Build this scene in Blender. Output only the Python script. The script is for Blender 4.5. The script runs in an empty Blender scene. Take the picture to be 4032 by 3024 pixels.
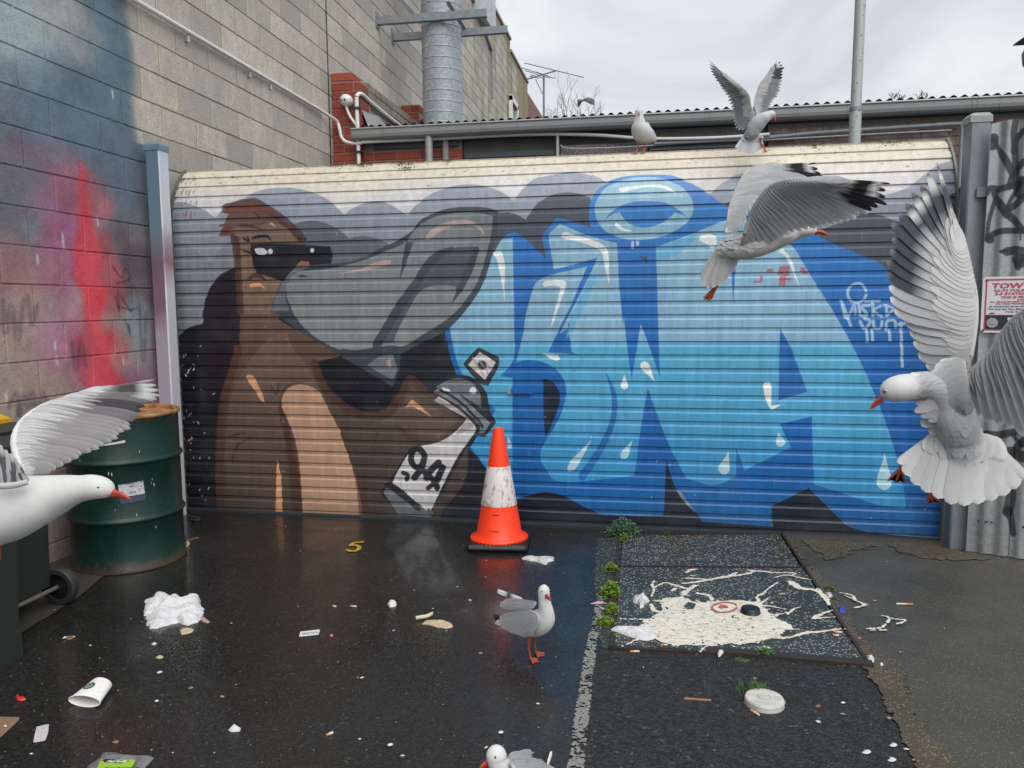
import bpy, bmesh, math, random
import numpy as np
from mathutils import Vector, Matrix, noise as mnoise
R = math.radians
sc = bpy.context.scene
col = sc.collection
random.seed(7); rng = np.random.default_rng(7)

# ------------------------------------------------------------------ camera, light, exposure
CAM_F, CAM_P, CAM_R, CAM_Y, CAM_H = 3025.8, .1019, -.0084, -.1738, 1.377
def _basis(p, r, y):
    cy, sy, cp, sp = math.cos(y), math.sin(y), math.cos(p), math.sin(p)
    fw = np.array([sy*cp, cy*cp, -sp]); rt = np.array([cy, -sy, 0.]); up = np.cross(rt, fw)
    cr, sr = math.cos(r), math.sin(r)
    return rt*cr+up*sr, -rt*sr+up*cr, fw
RT, UP, FW = _basis(CAM_P, CAM_R, CAM_Y)
CAM = np.array([0., 0., CAM_H])
cam_d = bpy.data.cameras.new('camera'); cam = bpy.data.objects.new('camera', cam_d); col.objects.link(cam)
cam_d.sensor_width = 36; cam_d.lens = 36*CAM_F/4032; cam_d.clip_start = .05; cam_d.clip_end = 900
m3 = Matrix((RT, UP, -FW)).transposed()
cam.matrix_world = Matrix.Translation(Vector(CAM)) @ m3.to_4x4()
sc.camera = cam

world = bpy.data.worlds.new('World'); sc.world = world; world.use_nodes = True
wn = world.node_tree.nodes; wl = world.node_tree.links; wn.clear()
SUN_EL, SUN_AZ = R(52), R(150)            # azimuth clockwise from +Y: behind the camera, to the right
sky = wn.new('ShaderNodeTexSky'); sky.sky_type = 'NISHITA'; sky.sun_disc = False
sky.sun_elevation = SUN_EL; sky.sun_rotation = SUN_AZ; sky.dust_density = 3
bg1 = wn.new('ShaderNodeBackground'); bg1.inputs[1].default_value = .10; wl.new(sky.outputs[0], bg1.inputs[0])
tc = wn.new('ShaderNodeTexCoord'); mp = wn.new('ShaderNodeMapping'); mp.inputs['Scale'].default_value = (1.3, 1.3, 3.4)
wl.new(tc.outputs['Generated'], mp.inputs[0])
n1 = wn.new('ShaderNodeTexNoise'); n1.inputs['Scale'].default_value = 2.6; n1.inputs['Detail'].default_value = 7; n1.inputs['Roughness'].default_value = .5; n1.inputs['Distortion'].default_value = .6
wl.new(mp.outputs[0], n1.inputs[0])
cr = wn.new('ShaderNodeValToRGB'); cr.color_ramp.elements[0].position = .34; cr.color_ramp.elements[1].position = .68
cr.color_ramp.elements[0].color = (.60, .64, .69, 1); cr.color_ramp.elements[1].color = (.90, .91, .915, 1)
wl.new(n1.outputs[0], cr.inputs[0])
bg2 = wn.new('ShaderNodeBackground'); bg2.inputs[1].default_value = .585; wl.new(cr.outputs[0], bg2.inputs[0])
mx = wn.new('ShaderNodeMixShader'); mx.inputs[0].default_value = .93
wo = wn.new('ShaderNodeOutputWorld'); wl.new(bg1.outputs[0], mx.inputs[1]); wl.new(bg2.outputs[0], mx.inputs[2]); wl.new(mx.outputs[0], wo.inputs[0])
sun_d = bpy.data.lights.new('sun', 'SUN'); sun_d.energy = 1.5; sun_d.angle = R(55); sun_d.color = (1, .97, .93)
sun = bpy.data.objects.new('sun', sun_d); col.objects.link(sun)
sd = Vector((math.sin(SUN_AZ)*math.cos(SUN_EL), math.cos(SUN_AZ)*math.cos(SUN_EL), math.sin(SUN_EL)))
sun.rotation_euler = sd.to_track_quat('Z', 'Y').to_euler(); sun.location = (2, -4, 9)
vs = sc.view_settings; vs.view_transform = 'Standard'; vs.look = 'None'; vs.gamma = 1; vs.exposure = .82; vs.use_curve_mapping = False

# ------------------------------------------------------------------ unprojection (authoring aid: photo pixel at 2212 wide -> place in the world)
KP = 4032/2212
def ray(x, y): return FW + RT*(x*KP-2016)/CAM_F - UP*(y*KP-1512)/CAM_F
def gp(x, y, z=0.): d = ray(x, y); return CAM + d*(z-CAM_H)/d[2]
def yp(x, y, Y): d = ray(x, y); return CAM + d*Y/d[1]
def xp(x, y, X=-3.184): d = ray(x, y); return CAM + d*X/d[0]
def pj(p): v = np.asarray(p, float)-CAM; d = v@FW; return (2016+CAM_F*(v@RT)/d)/KP, (1512-CAM_F*(v@UP)/d)/KP

# ------------------------------------------------------------------ tagging and linking
def tag(o, label=None, cat=None, group=None, kind=None):
    if label: o['label'] = label
    if cat: o['category'] = cat
    if group: o['group'] = group
    if kind: o['kind'] = kind
    return o
def empty(name, loc=(0, 0, 0)):
    o = bpy.data.objects.new(name, None); o.location = loc; o.empty_display_size = .1; col.objects.link(o); return o
def link(name, me, parent=None, loc=None, rot=None):
    o = bpy.data.objects.new(name, me); col.objects.link(o)
    if parent is not None:
        o.parent = parent
        if loc is None: o.matrix_parent_inverse = Matrix.Translation(-parent.location)
    if loc is not None:
        o.location = Vector(loc) - (parent.location if parent is not None else Vector((0, 0, 0)))
    if rot is not None: o.rotation_euler = rot
    return o

class Acc:
    """collects verts, faces, colours; becomes one mesh object"""
    def __init__(s): s.v = []; s.f = []; s.c = []; s.mi = []; s.uv = None
    def add(s, vs_, fs, c=(.5, .5, .5), mi=0):
        b = len(s.v); s.v += [tuple(map(float, p)) for p in vs_]; s.f += [tuple(b+i for i in f) for f in fs]
        if isinstance(c, list): s.c += c
        else: s.c += [tuple(c)]*len(vs_)
        s.mi += [mi]*len(fs)
    def box(s, lo, hi, c=(.5, .5, .5), mi=0):
        (a, b, d), (e, f, g) = lo, hi
        s.add([(a,b,d),(e,b,d),(e,f,d),(a,f,d),(a,b,g),(e,b,g),(e,f,g),(a,f,g)],
              [(0,3,2,1),(4,5,6,7),(0,1,5,4),(1,2,6,5),(2,3,7,6),(3,0,4,7)], c, mi)
    def bar(s, p, q, w, h=None, up=(0, 0, 1), c=(.5, .5, .5), mi=0):
        h = w if h is None else h
        p = np.asarray(p, float); q = np.asarray(q, float); d = q-p; d = d/np.linalg.norm(d)
        u = np.asarray(up, float); sd_ = np.cross(d, u)
        if np.linalg.norm(sd_) < 1e-4: sd_ = np.cross(d, (1, 0, 0))
        sd_ = sd_/np.linalg.norm(sd_); u = np.cross(sd_, d)
        vv = [e+sd_*a*w/2+u*b*h/2 for e in (p, q) for a, b in ((-1,-1),(1,-1),(1,1),(-1,1))]
        s.add(vv, [(0,1,2,3),(7,6,5,4),(0,4,5,1),(1,5,6,2),(2,6,7,3),(3,7,4,0)], c, mi)
    def tube(s, pts, r, n=10, c=(.5, .5, .5), cap=True, mi=0):
        pts = [np.asarray(p, float) for p in pts]; rr = r if hasattr(r, '__len__') else [r]*len(pts)
        s.loft(pts, [(a, a) for a in rr], (0, 0, 1), n, c, cap, mi)
    def loft(s, pts, rad, up, n=16, c=(.5, .5, .5), cap=True, mi=0):
        pts = [np.asarray(p, float) for p in pts]; L = len(pts); vv = []; cc = []
        u0 = np.asarray(up, float)
        for i, p in enumerate(pts):
            d = pts[min(i+1, L-1)]-pts[max(i-1, 0)]; d = d/(np.linalg.norm(d)+1e-12)
            sd_ = np.cross(d, u0)
            if np.linalg.norm(sd_) < .15: sd_ = np.cross(d, np.array([.3, .9, .1]))
            sd_ /= np.linalg.norm(sd_); u = np.cross(sd_, d); 
            if np.dot(u, u0) > .2: u0 = u
            for k in range(n):
                a = 2*math.pi*k/n
                vv.append(p+sd_*math.cos(a)*rad[i][0]+u*math.sin(a)*rad[i][1])
                cc.append(c(i/(L-1), math.sin(a), math.cos(a)) if callable(c) else tuple(c))
        f = [(i*n+k, i*n+(k+1) % n, (i+1)*n+(k+1) % n, (i+1)*n+k) for i in range(L-1) for k in range(n)]
        if cap: f += [tuple(range(n-1, -1, -1)), tuple(range((L-1)*n, L*n))]
        s.add(vv, f, cc, mi)
    def lathe(s, prof, center, n=40, c=(.5, .5, .5), mi=0):
        cx, cy = center; vv = []; L = len(prof)
        for r_, z in prof:
            for k in range(n): a = 2*math.pi*k/n; vv.append((cx+r_*math.cos(a), cy+r_*math.sin(a), z))
        s.add(vv, [(i*n+k, i*n+(k+1) % n, (i+1)*n+(k+1) % n, (i+1)*n+k) for i in range(L-1) for k in range(n)], c, mi)
    def mesh(s, name, mats, smooth=False):
        me = bpy.data.meshes.new(name); me.from_pydata(s.v, [], s.f)
        if not isinstance(mats, (list, tuple)): mats = [mats]
        for m in mats: me.materials.append(m)
        if len(mats) > 1: me.polygons.foreach_set('material_index', s.mi)
        ca = me.color_attributes.new('Col', 'FLOAT_COLOR', 'POINT')
        ca.data.foreach_set('color', np.array([(*c[:3], 1.) for c in s.c], np.float32).ravel())
        me.update()
        if smooth:
            me.polygons.foreach_set('use_smooth', [True]*len(me.polygons))
            if smooth != 'all': me.set_sharp_from_angle(angle=R(48))
        return me
    def build(s, name, mats, parent=None, smooth=False): return link(name, s.mesh(name, mats, smooth), parent)

def crom(P, n):
    """Catmull-Rom through rows of P, n samples"""
    P = np.asarray(P, float); L = len(P); out = []
    for t in np.linspace(0, L-1-1e-9, n):
        i = int(t); u = t-i
        a, b, c_, d = P[max(i-1, 0)], P[i], P[min(i+1, L-1)], P[min(i+2, L-1)]
        out.append(.5*((2*b)+(-a+c_)*u+(2*a-5*b+4*c_-d)*u*u+(-a+3*b-3*c_+d)*u**3))
    return np.array(out)

# ------------------------------------------------------------------ materials
def srgb(r, g=None, b=None):
    if g is None: r, g, b = r
    return tuple(((x/255)/12.92 if x/255 <= .04045 else ((x/255+.055)/1.055)**2.4) for x in (r, g, b))
class M:
    def __init__(s, name, base=(.5, .5, .5), rough=.6, metal=0., spec=None):
        s.m = bpy.data.materials.new(name); s.m.use_nodes = True; s.nt = s.m.node_tree; s.n = s.nt.nodes
        s.b = s.n['Principled BSDF']; s.out = s.n['Material Output']
        s.b.inputs['Base Color'].default_value = (*base, 1); s.b.inputs['Roughness'].default_value = rough; s.b.inputs['Metallic'].default_value = metal
        if spec is not None: s.b.inputs['Specular IOR Level'].default_value = spec
    def L(s, a, b): s.nt.links.new(a, b)
    def N(s, t, **kw):
        n = s.n.new(t)
        for k, v in kw.items():
            if k in n.inputs: n.inputs[k].default_value = v
            else: setattr(n, k, v)
        return n
    def pos(s): return s.N('ShaderNodeNewGeometry').outputs['Position']
    def noise(s, scale, detail=4, rough=.55, vec=None, stretch=None, dist=0):
        n = s.N('ShaderNodeTexNoise', Scale=scale, Detail=detail, Roughness=rough, Distortion=dist)
        v = vec if vec is not None else s.pos()
        if stretch: mp_ = s.N('ShaderNodeMapping', Scale=stretch); s.L(v, mp_.inputs[0]); v = mp_.outputs[0]
        s.L(v, n.inputs['Vector']); return n.outputs[0]
    def voro(s, scale, feature='F1', vec=None):
        n = s.N('ShaderNodeTexVoronoi', Scale=scale); n.feature = feature; s.L(vec if vec is not None else s.pos(), n.inputs['Vector']); return n
    def ramp(s, fac, stops):
        r = s.N('ShaderNodeValToRGB'); e = r.color_ramp.elements
        while len(e) < len(stops): e.new(.5)
        for el, (p, c) in zip(e, stops): el.position = p; el.color = (*c, 1) if hasattr(c, '__len__') else (c, c, c, 1)
        s.L(fac, r.inputs[0]); return r.outputs[0]
    def mix(s, fac, a, b, mode='MIX'):
        n = s.N('ShaderNodeMix'); n.data_type = 'RGBA'; n.blend_type = mode
        for sock, v in ((n.inputs[0], fac), (n.inputs[6], a), (n.inputs[7], b)):
            if hasattr(v, 'is_linked'): s.L(v, sock)
            elif hasattr(v, '__len__'): sock.default_value = (*v[:3], 1)
            else: sock.default_value = v if sock.type == 'VALUE' else (v, v, v, 1)
        return n.outputs[2]
    def math(s, op, a, b=0.):
        n = s.N('ShaderNodeMath'); n.operation = op
        for sock, v in ((n.inputs[0], a), (n.inputs[1], b)):
            if hasattr(v, 'is_linked'): s.L(v, sock)
            else: sock.default_value = v
        return n.outputs[0]
    def sep(s, v): n = s.N('ShaderNodeSeparateXYZ'); s.L(v, n.inputs[0]); return n.outputs
    def color(s, c): s.L(c, s.b.inputs['Base Color']); return s
    def rough(s, c): s.L(c, s.b.inputs['Roughness']); return s
    def bump(s, h, strength=.3, dist=.01, prev=None):
        n = s.N('ShaderNodeBump'); n.inputs['Strength'].default_value = strength; n.inputs['Distance'].default_value = dist
        s.L(h, n.inputs['Height'])
        if prev is not None: s.L(prev, n.inputs['Normal'])
        s.L(n.outputs[0], s.b.inputs['Normal']); return n.outputs[0]
def simple(name, base, rough=.6, metal=0., var=.25, nscale=14, bump=.1, bd=.003, spec=None, stretch=None):
    m = M(name, base, rough, metal, spec)
    f = m.noise(nscale, 5, .6, stretch=stretch)
    m.color(m.mix(f, tuple(c*(1-var) for c in base), tuple(min(1, c*(1+var)) for c in base)))
    if bump: m.bump(m.noise(nscale*6, 4, .6), bump, bd)
    return m.m

# ------------------------------------------------------------------ rasteriser for painted surfaces (flat print: mural, wall paint, spill masks)
class Canvas:
    def __init__(s, x0, y0, x1, y1, ppm, bg=(0, 0, 0)):
        s.x0, s.y0, s.x1, s.y1, s.ppm = x0, y0, x1, y1, ppm
        s.w = int((x1-x0)*ppm); s.h = int((y1-y0)*ppm)
        s.a = np.zeros((s.h, s.w, 3), np.float32); s.a[:] = bg
    def grid(s):
        xs = s.x0+(np.arange(s.w)+.5)/s.ppm; ys = s.y0+(np.arange(s.h)+.5)/s.ppm
        return np.meshgrid(xs, ys)
    def mask(s, pts, box=False):
        P = (np.asarray(pts, float)-[s.x0, s.y0])*s.ppm
        y0 = max(0, int(P[:, 1].min())-1); y1 = min(s.h, int(P[:, 1].max())+2)
        x0 = max(0, int(P[:, 0].min())-1); x1 = min(s.w, int(P[:, 0].max())+2)
        if y1 <= y0 or x1 <= x0: return (None, 0, 0) if box else np.zeros((s.h, s.w), np.float32)
        mk = np.zeros((y1-y0, x1-x0), np.float32); W = float(x1-x0)
        A = P-[x0, 0]; B = np.roll(A, -1, 0); ay, by = A[:, 1], B[:, 1]; sl = (B[:, 0]-A[:, 0])/np.where(by == ay, 1, by-ay)
        for j in range(y0, y1):
            for sub in (.25, .75):
                y = j+sub
                c = (ay <= y) != (by <= y)
                if not c.any(): continue
                xs = np.sort(A[c, 0]+(y-ay[c])*sl[c]).tolist()
                for k in range(0, len(xs)-1, 2):
                    xa, xb = max(0., xs[k]), min(W, xs[k+1])
                    if xb <= xa: continue
                    ia, ib = int(xa), int(min(xb, W-1e-3)); r = mk[j-y0]
                    if ia == ib: r[ia] += (xb-xa)*.5
                    else: r[ia] += (ia+1-xa)*.5; r[ib] += (xb-ib)*.5; r[ia+1:ib] += .5
        mk = np.clip(mk, 0, 1)
        if box: return mk, x0, y0
        f = np.zeros((s.h, s.w), np.float32); f[y0:y1, x0:x1] = mk; return f
    def poly(s, pts, c, al=1.):
        mk, x0, y0 = s.mask(pts, True)
        if mk is None: return
        h, w = mk.shape; m = (mk*al)[..., None]; v = s.a[y0:y0+h, x0:x0+w]
        cc = c[y0:y0+h, x0:x0+w] if getattr(c, 'ndim', 0) == 3 else np.asarray(c, np.float32)
        v += (cc-v)*m
    def stroke_pts(s, pts, w):
        P = np.asarray(pts, float); n = len(P); ws = w if hasattr(w, '__len__') else [w]*n
        if n > 2: Q = crom(np.c_[P, ws], n*6)
        else: Q = np.c_[P, ws]
        P = Q[:, :2]; ws = Q[:, 2]
        d = np.gradient(P, axis=0); d /= (np.linalg.norm(d, axis=1)[:, None]+1e-9); nr = np.c_[-d[:, 1], d[:, 0]]
        L_ = P+nr*ws[:, None]/2; R_ = P-nr*ws[:, None]/2
        caps = []
        for (c0, r_, a0) in ((P[-1], ws[-1]/2, math.atan2(nr[-1, 1], nr[-1, 0])),):
            caps = [c0+r_*np.array([math.cos(a0-t), math.sin(a0-t)]) for t in np.linspace(.3, math.pi-.3, 5)]
        a0 = math.atan2(nr[0, 1], nr[0, 0]); c1 = [P[0]+ws[0]/2*np.array([math.cos(a0-t), math.sin(a0-t)]) for t in np.linspace(math.pi+.3, 2*math.pi-.3, 5)]
        return np.vstack([L_, caps, R_[::-1], c1])
    def paint(s, mk, c, al=1.):
        if hasattr(c, 'shape') and getattr(c, 'ndim', 0) == 3: cc = c
        else: cc = np.asarray(c, np.float32)
        s.a = s.a*(1-mk[..., None]*al)+cc*mk[..., None]*al
    def image(s, name, alpha=None):
        im = bpy.data.images.new(name, s.w, s.h, alpha=True, float_buffer=True)
        im.colorspace_settings.name = 'Non-Color'
        px = np.ones((s.h, s.w, 4), np.float32); px[..., :3] = s.a
        if alpha is not None: px[..., 3] = alpha
        im.alpha_mode = 'CHANNEL_PACKED'
        im.pixels.foreach_set(px.ravel()); im.update(); im.pack(); return im
def blur(a, sig):
    r = int(sig*3)+1; k = np.exp(-.5*(np.arange(-r, r+1)/sig)**2); k /= k.sum()
    for ax in (0, 1):
        p = np.pad(a, [(r, r) if i == ax else (0, 0) for i in range(a.ndim)], 'edge'); out = np.zeros_like(a)
        for i, w in enumerate(k): out += w*(p[i:i+a.shape[0]] if ax == 0 else p[:, i:i+a.shape[1]])
        a = out
    return a
def vnoise(h, w, cell, seed, octv=4):
    r_ = np.random.default_rng(seed); out = np.zeros((h, w), np.float32); amp = 1.; tot = 0.
    for o in range(octv):
        c = max(cell/(2**o), 1.0); gh, gw = int(h/c)+3, int(w/c)+3; g = r_.random((gh, gw)).astype(np.float32)
        ys = np.arange(h)/c; xs = np.arange(w)/c; yi = ys.astype(int); xi = xs.astype(int)
        fy = (ys-yi)[:, None]; fx = (xs-xi)[None]; fy = fy*fy*(3-2*fy); fx = fx*fx*(3-2*fx)
        a = g[yi][:, xi]; b = g[yi][:, xi+1]; c_ = g[yi+1][:, xi]; d = g[yi+1][:, xi+1]
        out += amp*((a*(1-fx)+b*fx)*(1-fy)+(c_*(1-fx)+d*fx)*fy); tot += amp; amp *= .55
    return out/tot
def vn(h, w, cell, seed, octv=4): a = vnoise(h, w, cell, seed, octv); return (a-a.mean())/a.std()
def mask_object(name, cv, F, z, mat, parent=None, top=None):
    """flat sheet with real outline: marching squares over a field (inside where F>0)"""
    h, w = F.shape; vs_, fs, cs = [], [], []
    idx = {}
    X = lambda i: cv.x0+(i+.5)/cv.ppm
    Yy = lambda j: cv.y0+(j+.5)/cv.ppm
    def vert(x, y):
        k = (round(x, 3), round(y, 3))
        if k not in idx:
            idx[k] = len(vs_); vs_.append((X(x), Yy(y), z))
        return idx[k]
    ins = F > 0
    full = ins[:-1, :-1] & ins[1:, :-1] & ins[:-1, 1:] & ins[1:, 1:]
    any_ = ins[:-1, :-1] | ins[1:, :-1] | ins[:-1, 1:] | ins[1:, 1:]
    for j in range(h-1):
        row = full[j]; i = 0
        if not any_[j].any(): continue
        while i < w-1:
            if row[i]:
                k = i
                while k < w-1 and row[k]: k += 1
                fs.append((vert(i, j), vert(k, j), vert(k, j+1), vert(i, j+1))); i = k
            else: i += 1
        for i in np.nonzero(any_[j] & ~row)[0]:
            c = ((i, j), (i+1, j), (i+1, j+1), (i, j+1)); poly = []
            for a in range(4):
                p, q = c[a], c[(a+1) % 4]; fp, fq = F[p[1], p[0]], F[q[1], q[0]]
                if fp > 0: poly.append(vert(*p))
                if (fp > 0) != (fq > 0):
                    t = fp/(fp-fq); poly.append(vert(p[0]+t*(q[0]-p[0]), p[1]+t*(q[1]-p[1])))
            poly = list(dict.fromkeys(poly))
            if len(poly) > 2: fs.append(tuple(poly))
    me = bpy.data.meshes.new(name); me.from_pydata(vs_, [], fs); me.materials.append(mat); me.update()
    return link(name, me, parent)
def text_mesh(body, size, extrude=.0004, bold=.0, shear=0., align='LEFT', sx=1.):
    cu = bpy.data.curves.new('lettering', 'FONT'); cu.body = body; cu.size = size; cu.extrude = extrude; cu.offset = bold; cu.shear = shear; cu.align_x = align
    cu.resolution_u = 2
    o = bpy.data.objects.new('tmp', cu); col.objects.link(o); bpy.context.view_layer.update()
    me = bpy.data.meshes.new_from_object(o.evaluated_get(bpy.context.evaluated_depsgraph_get()))
    bpy.data.objects.remove(o); bpy.data.curves.remove(cu)
    if sx != 1: me.transform(Matrix.Scale(sx, 4, (1, 0, 0)))
    return me
def chamfer_box(name, sx, sy, sz, bev, mat, wob=0.):
    bm = bmesh.new(); bmesh.ops.create_cube(bm, size=1)
    for v in bm.verts: v.co = Vector((v.co.x*sx, v.co.y*sy, v.co.z*sz))
    if bev: bmesh.ops.bevel(bm, geom=list(bm.edges), offset=bev, segments=1, affect='EDGES')
    if wob:
        for v in bm.verts: v.co += Vector((random.uniform(-wob, wob), random.uniform(-wob, wob), random.uniform(-wob, wob)))
    me = bpy.data.meshes.new(name); bm.to_mesh(me); bm.free(); me.materials.append(mat); return me
def tile_join(name, me, locs, mats, parent=None):
    """many copies of a template mesh joined in one part"""
    n = len(me.vertices); co = np.empty(n*3, np.float32); me.vertices.foreach_get('co', co); co = co.reshape(-1, 3)
    polys = [tuple(p.vertices) for p in me.polygons]; V = []; Fc = []
    for i, l in enumerate(locs): V.append(co+np.asarray(l, np.float32)); Fc += [tuple(i*n+a for a in p) for p in polys]
    m2 = bpy.data.meshes.new(name); m2.from_pydata(np.vstack(V).tolist(), [], Fc); m2.materials.append(mats); m2.update()
    return link(name, m2, parent)
# ------------------------------------------------------------------ the painted roller gate: geometry of its surface
GX0, GX1, GY, GZC, GR, GTH = -3.095, 1.680, 4.70, 1.90, .526, .878     # edges, plane, start of curve, radius, arc
def g_surf(s):
    """arc length up the gate -> (Y, Z, inward normal angle)"""
    if s <= GZC: return GY, s, 0.
    t = (s-GZC)/GR; return GY+GR*(1-math.cos(t)), GZC+GR*math.sin(t), t
def gate_uv(x, y):
    Y = GY
    for _ in range(10):
        p = yp(x, y, Y)
        if p[2] <= GZC: Y = GY; s = p[2]
        else:
            t = math.asin(min(.99, (p[2]-GZC)/GR)); Y = GY+GR*(1-math.cos(t)); s = GZC+GR*t
    return p[0], s
def tile(ox, oy, sc_): return lambda *pts: [gate_uv((ox+x*sc_)/KP, (oy+y*sc_)/KP) for x, y in pts]
tA = tile(600, 700, .31646); tB = tile(1200, 750, .36166); tC = tile(2000, 620, .40687)
t3_ = tile(2688, 0, .6076); t4 = tile(0, 1008, .6076); t5 = tile(1344, 1008, .6076); t6 = tile(2688, 1008, .6076); t8 = tile(1344, 2016, .6076); t9 = tile(2688, 2016, .6076)
c1 = tile(2700, 600, .36166); c2 = tile(3300, 600, .33092); c3 = tile(3300, 1100, .5728)
tD = lambda *pts: [gate_uv(x, y) for x, y in pts]
def PC(r, g, b, k=1.02): return tuple(min(.86, c*k) for c in srgb(r, g, b))
cv = Canvas(GX0-.02, 0., GX1+.02, 2.38, 520)
gx, gy = cv.grid()
CREAM = PC(208, 200, 182); HAZE = PC(204, 204, 212); LG = PC(142, 150, 163); LG2 = PC(125, 133, 139); DG = PC(76, 83, 95); NAVY = PC(27, 29, 38)
cv.a[:] = CREAM
hz = np.clip((2.30-gy-.10*vnoise(cv.h, cv.w, 120, 3)-.03*np.sin(gx*2.2))/.22, 0, 1)
cv.paint(hz.astype(np.float32)*.85, HAZE)
def soften(pts):
    """round the gentle corners of a traced outline, keep the sharp ones"""
    for _ in range(2):
        q = np.asarray(pts, float); n = len(q); out = []
        for i in range(n):
            a, b, c_ = q[i-1], q[i], q[(i+1) % n]; u, v = b-a, c_-b; lu, lv = np.hypot(*u), np.hypot(*v)
            if lu < 1e-6 or lv < 1e-6: continue
            if float(u@v)/(lu*lv) > .64: out += [b-u*.25, b+v*.25]
            else: out.append(b)
        pts = out
    return pts
def P(pts, c, al=1.): cv.poly(soften(pts) if len(pts) > 5 else pts, c, al)
def S(pts, w, c, al=1.): cv.poly(cv.stroke_pts(pts, w), c, al)
BOT = [(GX1+.02, -.02), (GX0-.02, -.02)]
grad = np.clip((gy-.9)/1.0, 0, 1)[..., None].astype(np.float32)
lgc = np.array(LG2)*(1-grad)+np.array(LG)*grad
P(tA((230,320),(340,297),(450,320),(560,360),(650,402),(730,460),(780,500),(850,430),(930,362),(1050,285),(1200,210),(1350,155),(1500,128),(1700,120),(1900,150),(2050,200),(2212,290)) +
  tB((300,140),(430,265),(500,205),(600,150),(700,120),(790,113),(880,130),(980,180),(1115,272)) +
  tD((890,452),(905,437),(924,423),(945,411),(970,403),(995,399),(1020,398),(1054,402),(1084,415),(1107,431),(1114,428),(1127,410),(1147,390),(1165,382),(1187,377),(1237,369),(1277,377),(1298,386),(1311,397)) + tC((965,240),(1915,345),(1965,345),(2040,270),(2140,200),(2250,150)) +
  t3_((560,1110),(720,1098),(850,1115),(960,1165),(1070,1262),(1130,1290),(1380,1255),(1500,1190),(1600,1100),(1700,1050),(1790,1030)) + [(GX1+.02, 1.9)] + BOT + [(GX0-.02, 1.9)], lgc)
# softer second tone along the right clouds
P(c2((150,790),(200,765),(300,742),(400,733),(500,745),(560,765),(700,830),(800,800),(1000,700),(1250,528),(1360,488),(1400,480)) + [(GX1+.02, 1.05)] + tD((1850,800),(1750,505)), DG)
P(tA((230,800),(330,803),(430,840),(560,920),(650,1000),(725,1055),(770,1010),(800,940),(880,850),(1000,775)) + tD((520,800),(360,800)), LG2, .9)
P(tA((1710,610),(1800,565),(1900,535),(2010,528),(2120,550)) + tB((100,328),(200,345),(330,400),(420,470),(485,522),(560,502),(660,497),(780,520),(870,560),(930,590)) + tD((900,620),(640,620)), DG, .75)
P(tB((2100,245),(2212,235)) + tC((0,530),(100,555),(170,605),(210,540),(260,470),(340,400),(450,350),(600,335),(720,355),(800,390),(800,700)) + tD((1280,600),(1000,760)), DG)
P(tC((2085,462),(2130,435),(2200,430),(2212,520),(2120,520)), PC(95, 95, 105))
# black ground behind the bird
P(tA((1080,1105),(980,1130),(880,1180),(790,1260),(730,1340),(690,1430),(660,1500),(640,1600),(620,1700)) + t4((1315,440),(1240,455),(1180,490),(1140,540)) + [(GX0-.02, 1.02)] + [(GX0-.02, -.02), (.2, -.02)] + tD((1130,700),(560,560)), NAVY)
P(tD((660,740),(1010,660),(990,860),(1130,960),(1130,1130),(700,1130)), NAVY)
# ---- blue lettering
def vgrad(stops):
    out = np.zeros_like(cv.a); zs = [s[0] for s in stops]
    for k in range(3): out[..., k] = np.interp(gy, zs, [s[1][k] for s in stops])
    return out
DB = vgrad([(.0, PC(24, 98, 160)), (.5, PC(22, 96, 170)), (1.2, PC(28, 104, 178)), (1.9, PC(56, 124, 196)), (2.3, PC(70, 135, 200))])
LB = vgrad([(.0, PC(60, 140, 190)), (.55, PC(66, 150, 195)), (.60, PC(82, 160, 200)), (1.12, PC(98, 174, 205)), (1.17, PC(150, 182, 205)), (1.9, PC(158, 188, 203)), (2.3, PC(170, 198, 210))])
DB = DB*np.array([.85, .97, .97], np.float32); LB = LB*np.array([.80, .94, 1.0], np.float32); NB = PC(17, 32, 50)
P(tC((-60,770),(40,722),(90,720),(370,985),(345,860),(330,750),(410,660),(460,590),(530,590),(700,650),(800,685),(780,590),(790,450),(830,350),(900,280),(1000,215),(1120,185),(1250,172),(1400,168),(1550,168),(1640,190),(1750,240),(1900,320),(2000,400),(2100,470),(2200,520)) +
  c1((600,620),(1250,760),(1420,905),(1700,1040),(2030,1165),(2150,1230)) + tD((1923,592),(1940,640),(1962,668),(1990,700),(2030,760)) + [(GX1+.02, 1.25), (GX1+.02, .03)] +
  t9((1650,165),(1100,128),(975,0)) + t6((975,1659),(815,1505),(575,1620)) + t9((575,108),(160,105),(100,20)) + t6((80,1659),(0,1550)) + t5((2105,1320),(2090,1640)) + t8((2085,25),(1710,25),(1640,0)) + t5((1600,1640),(1350,1508),(1130,1582),(1000,1600),(940,1370),(830,1250),(840,1215),(1000,1100),(730,780),(670,485),(690,468)), DB)
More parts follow.
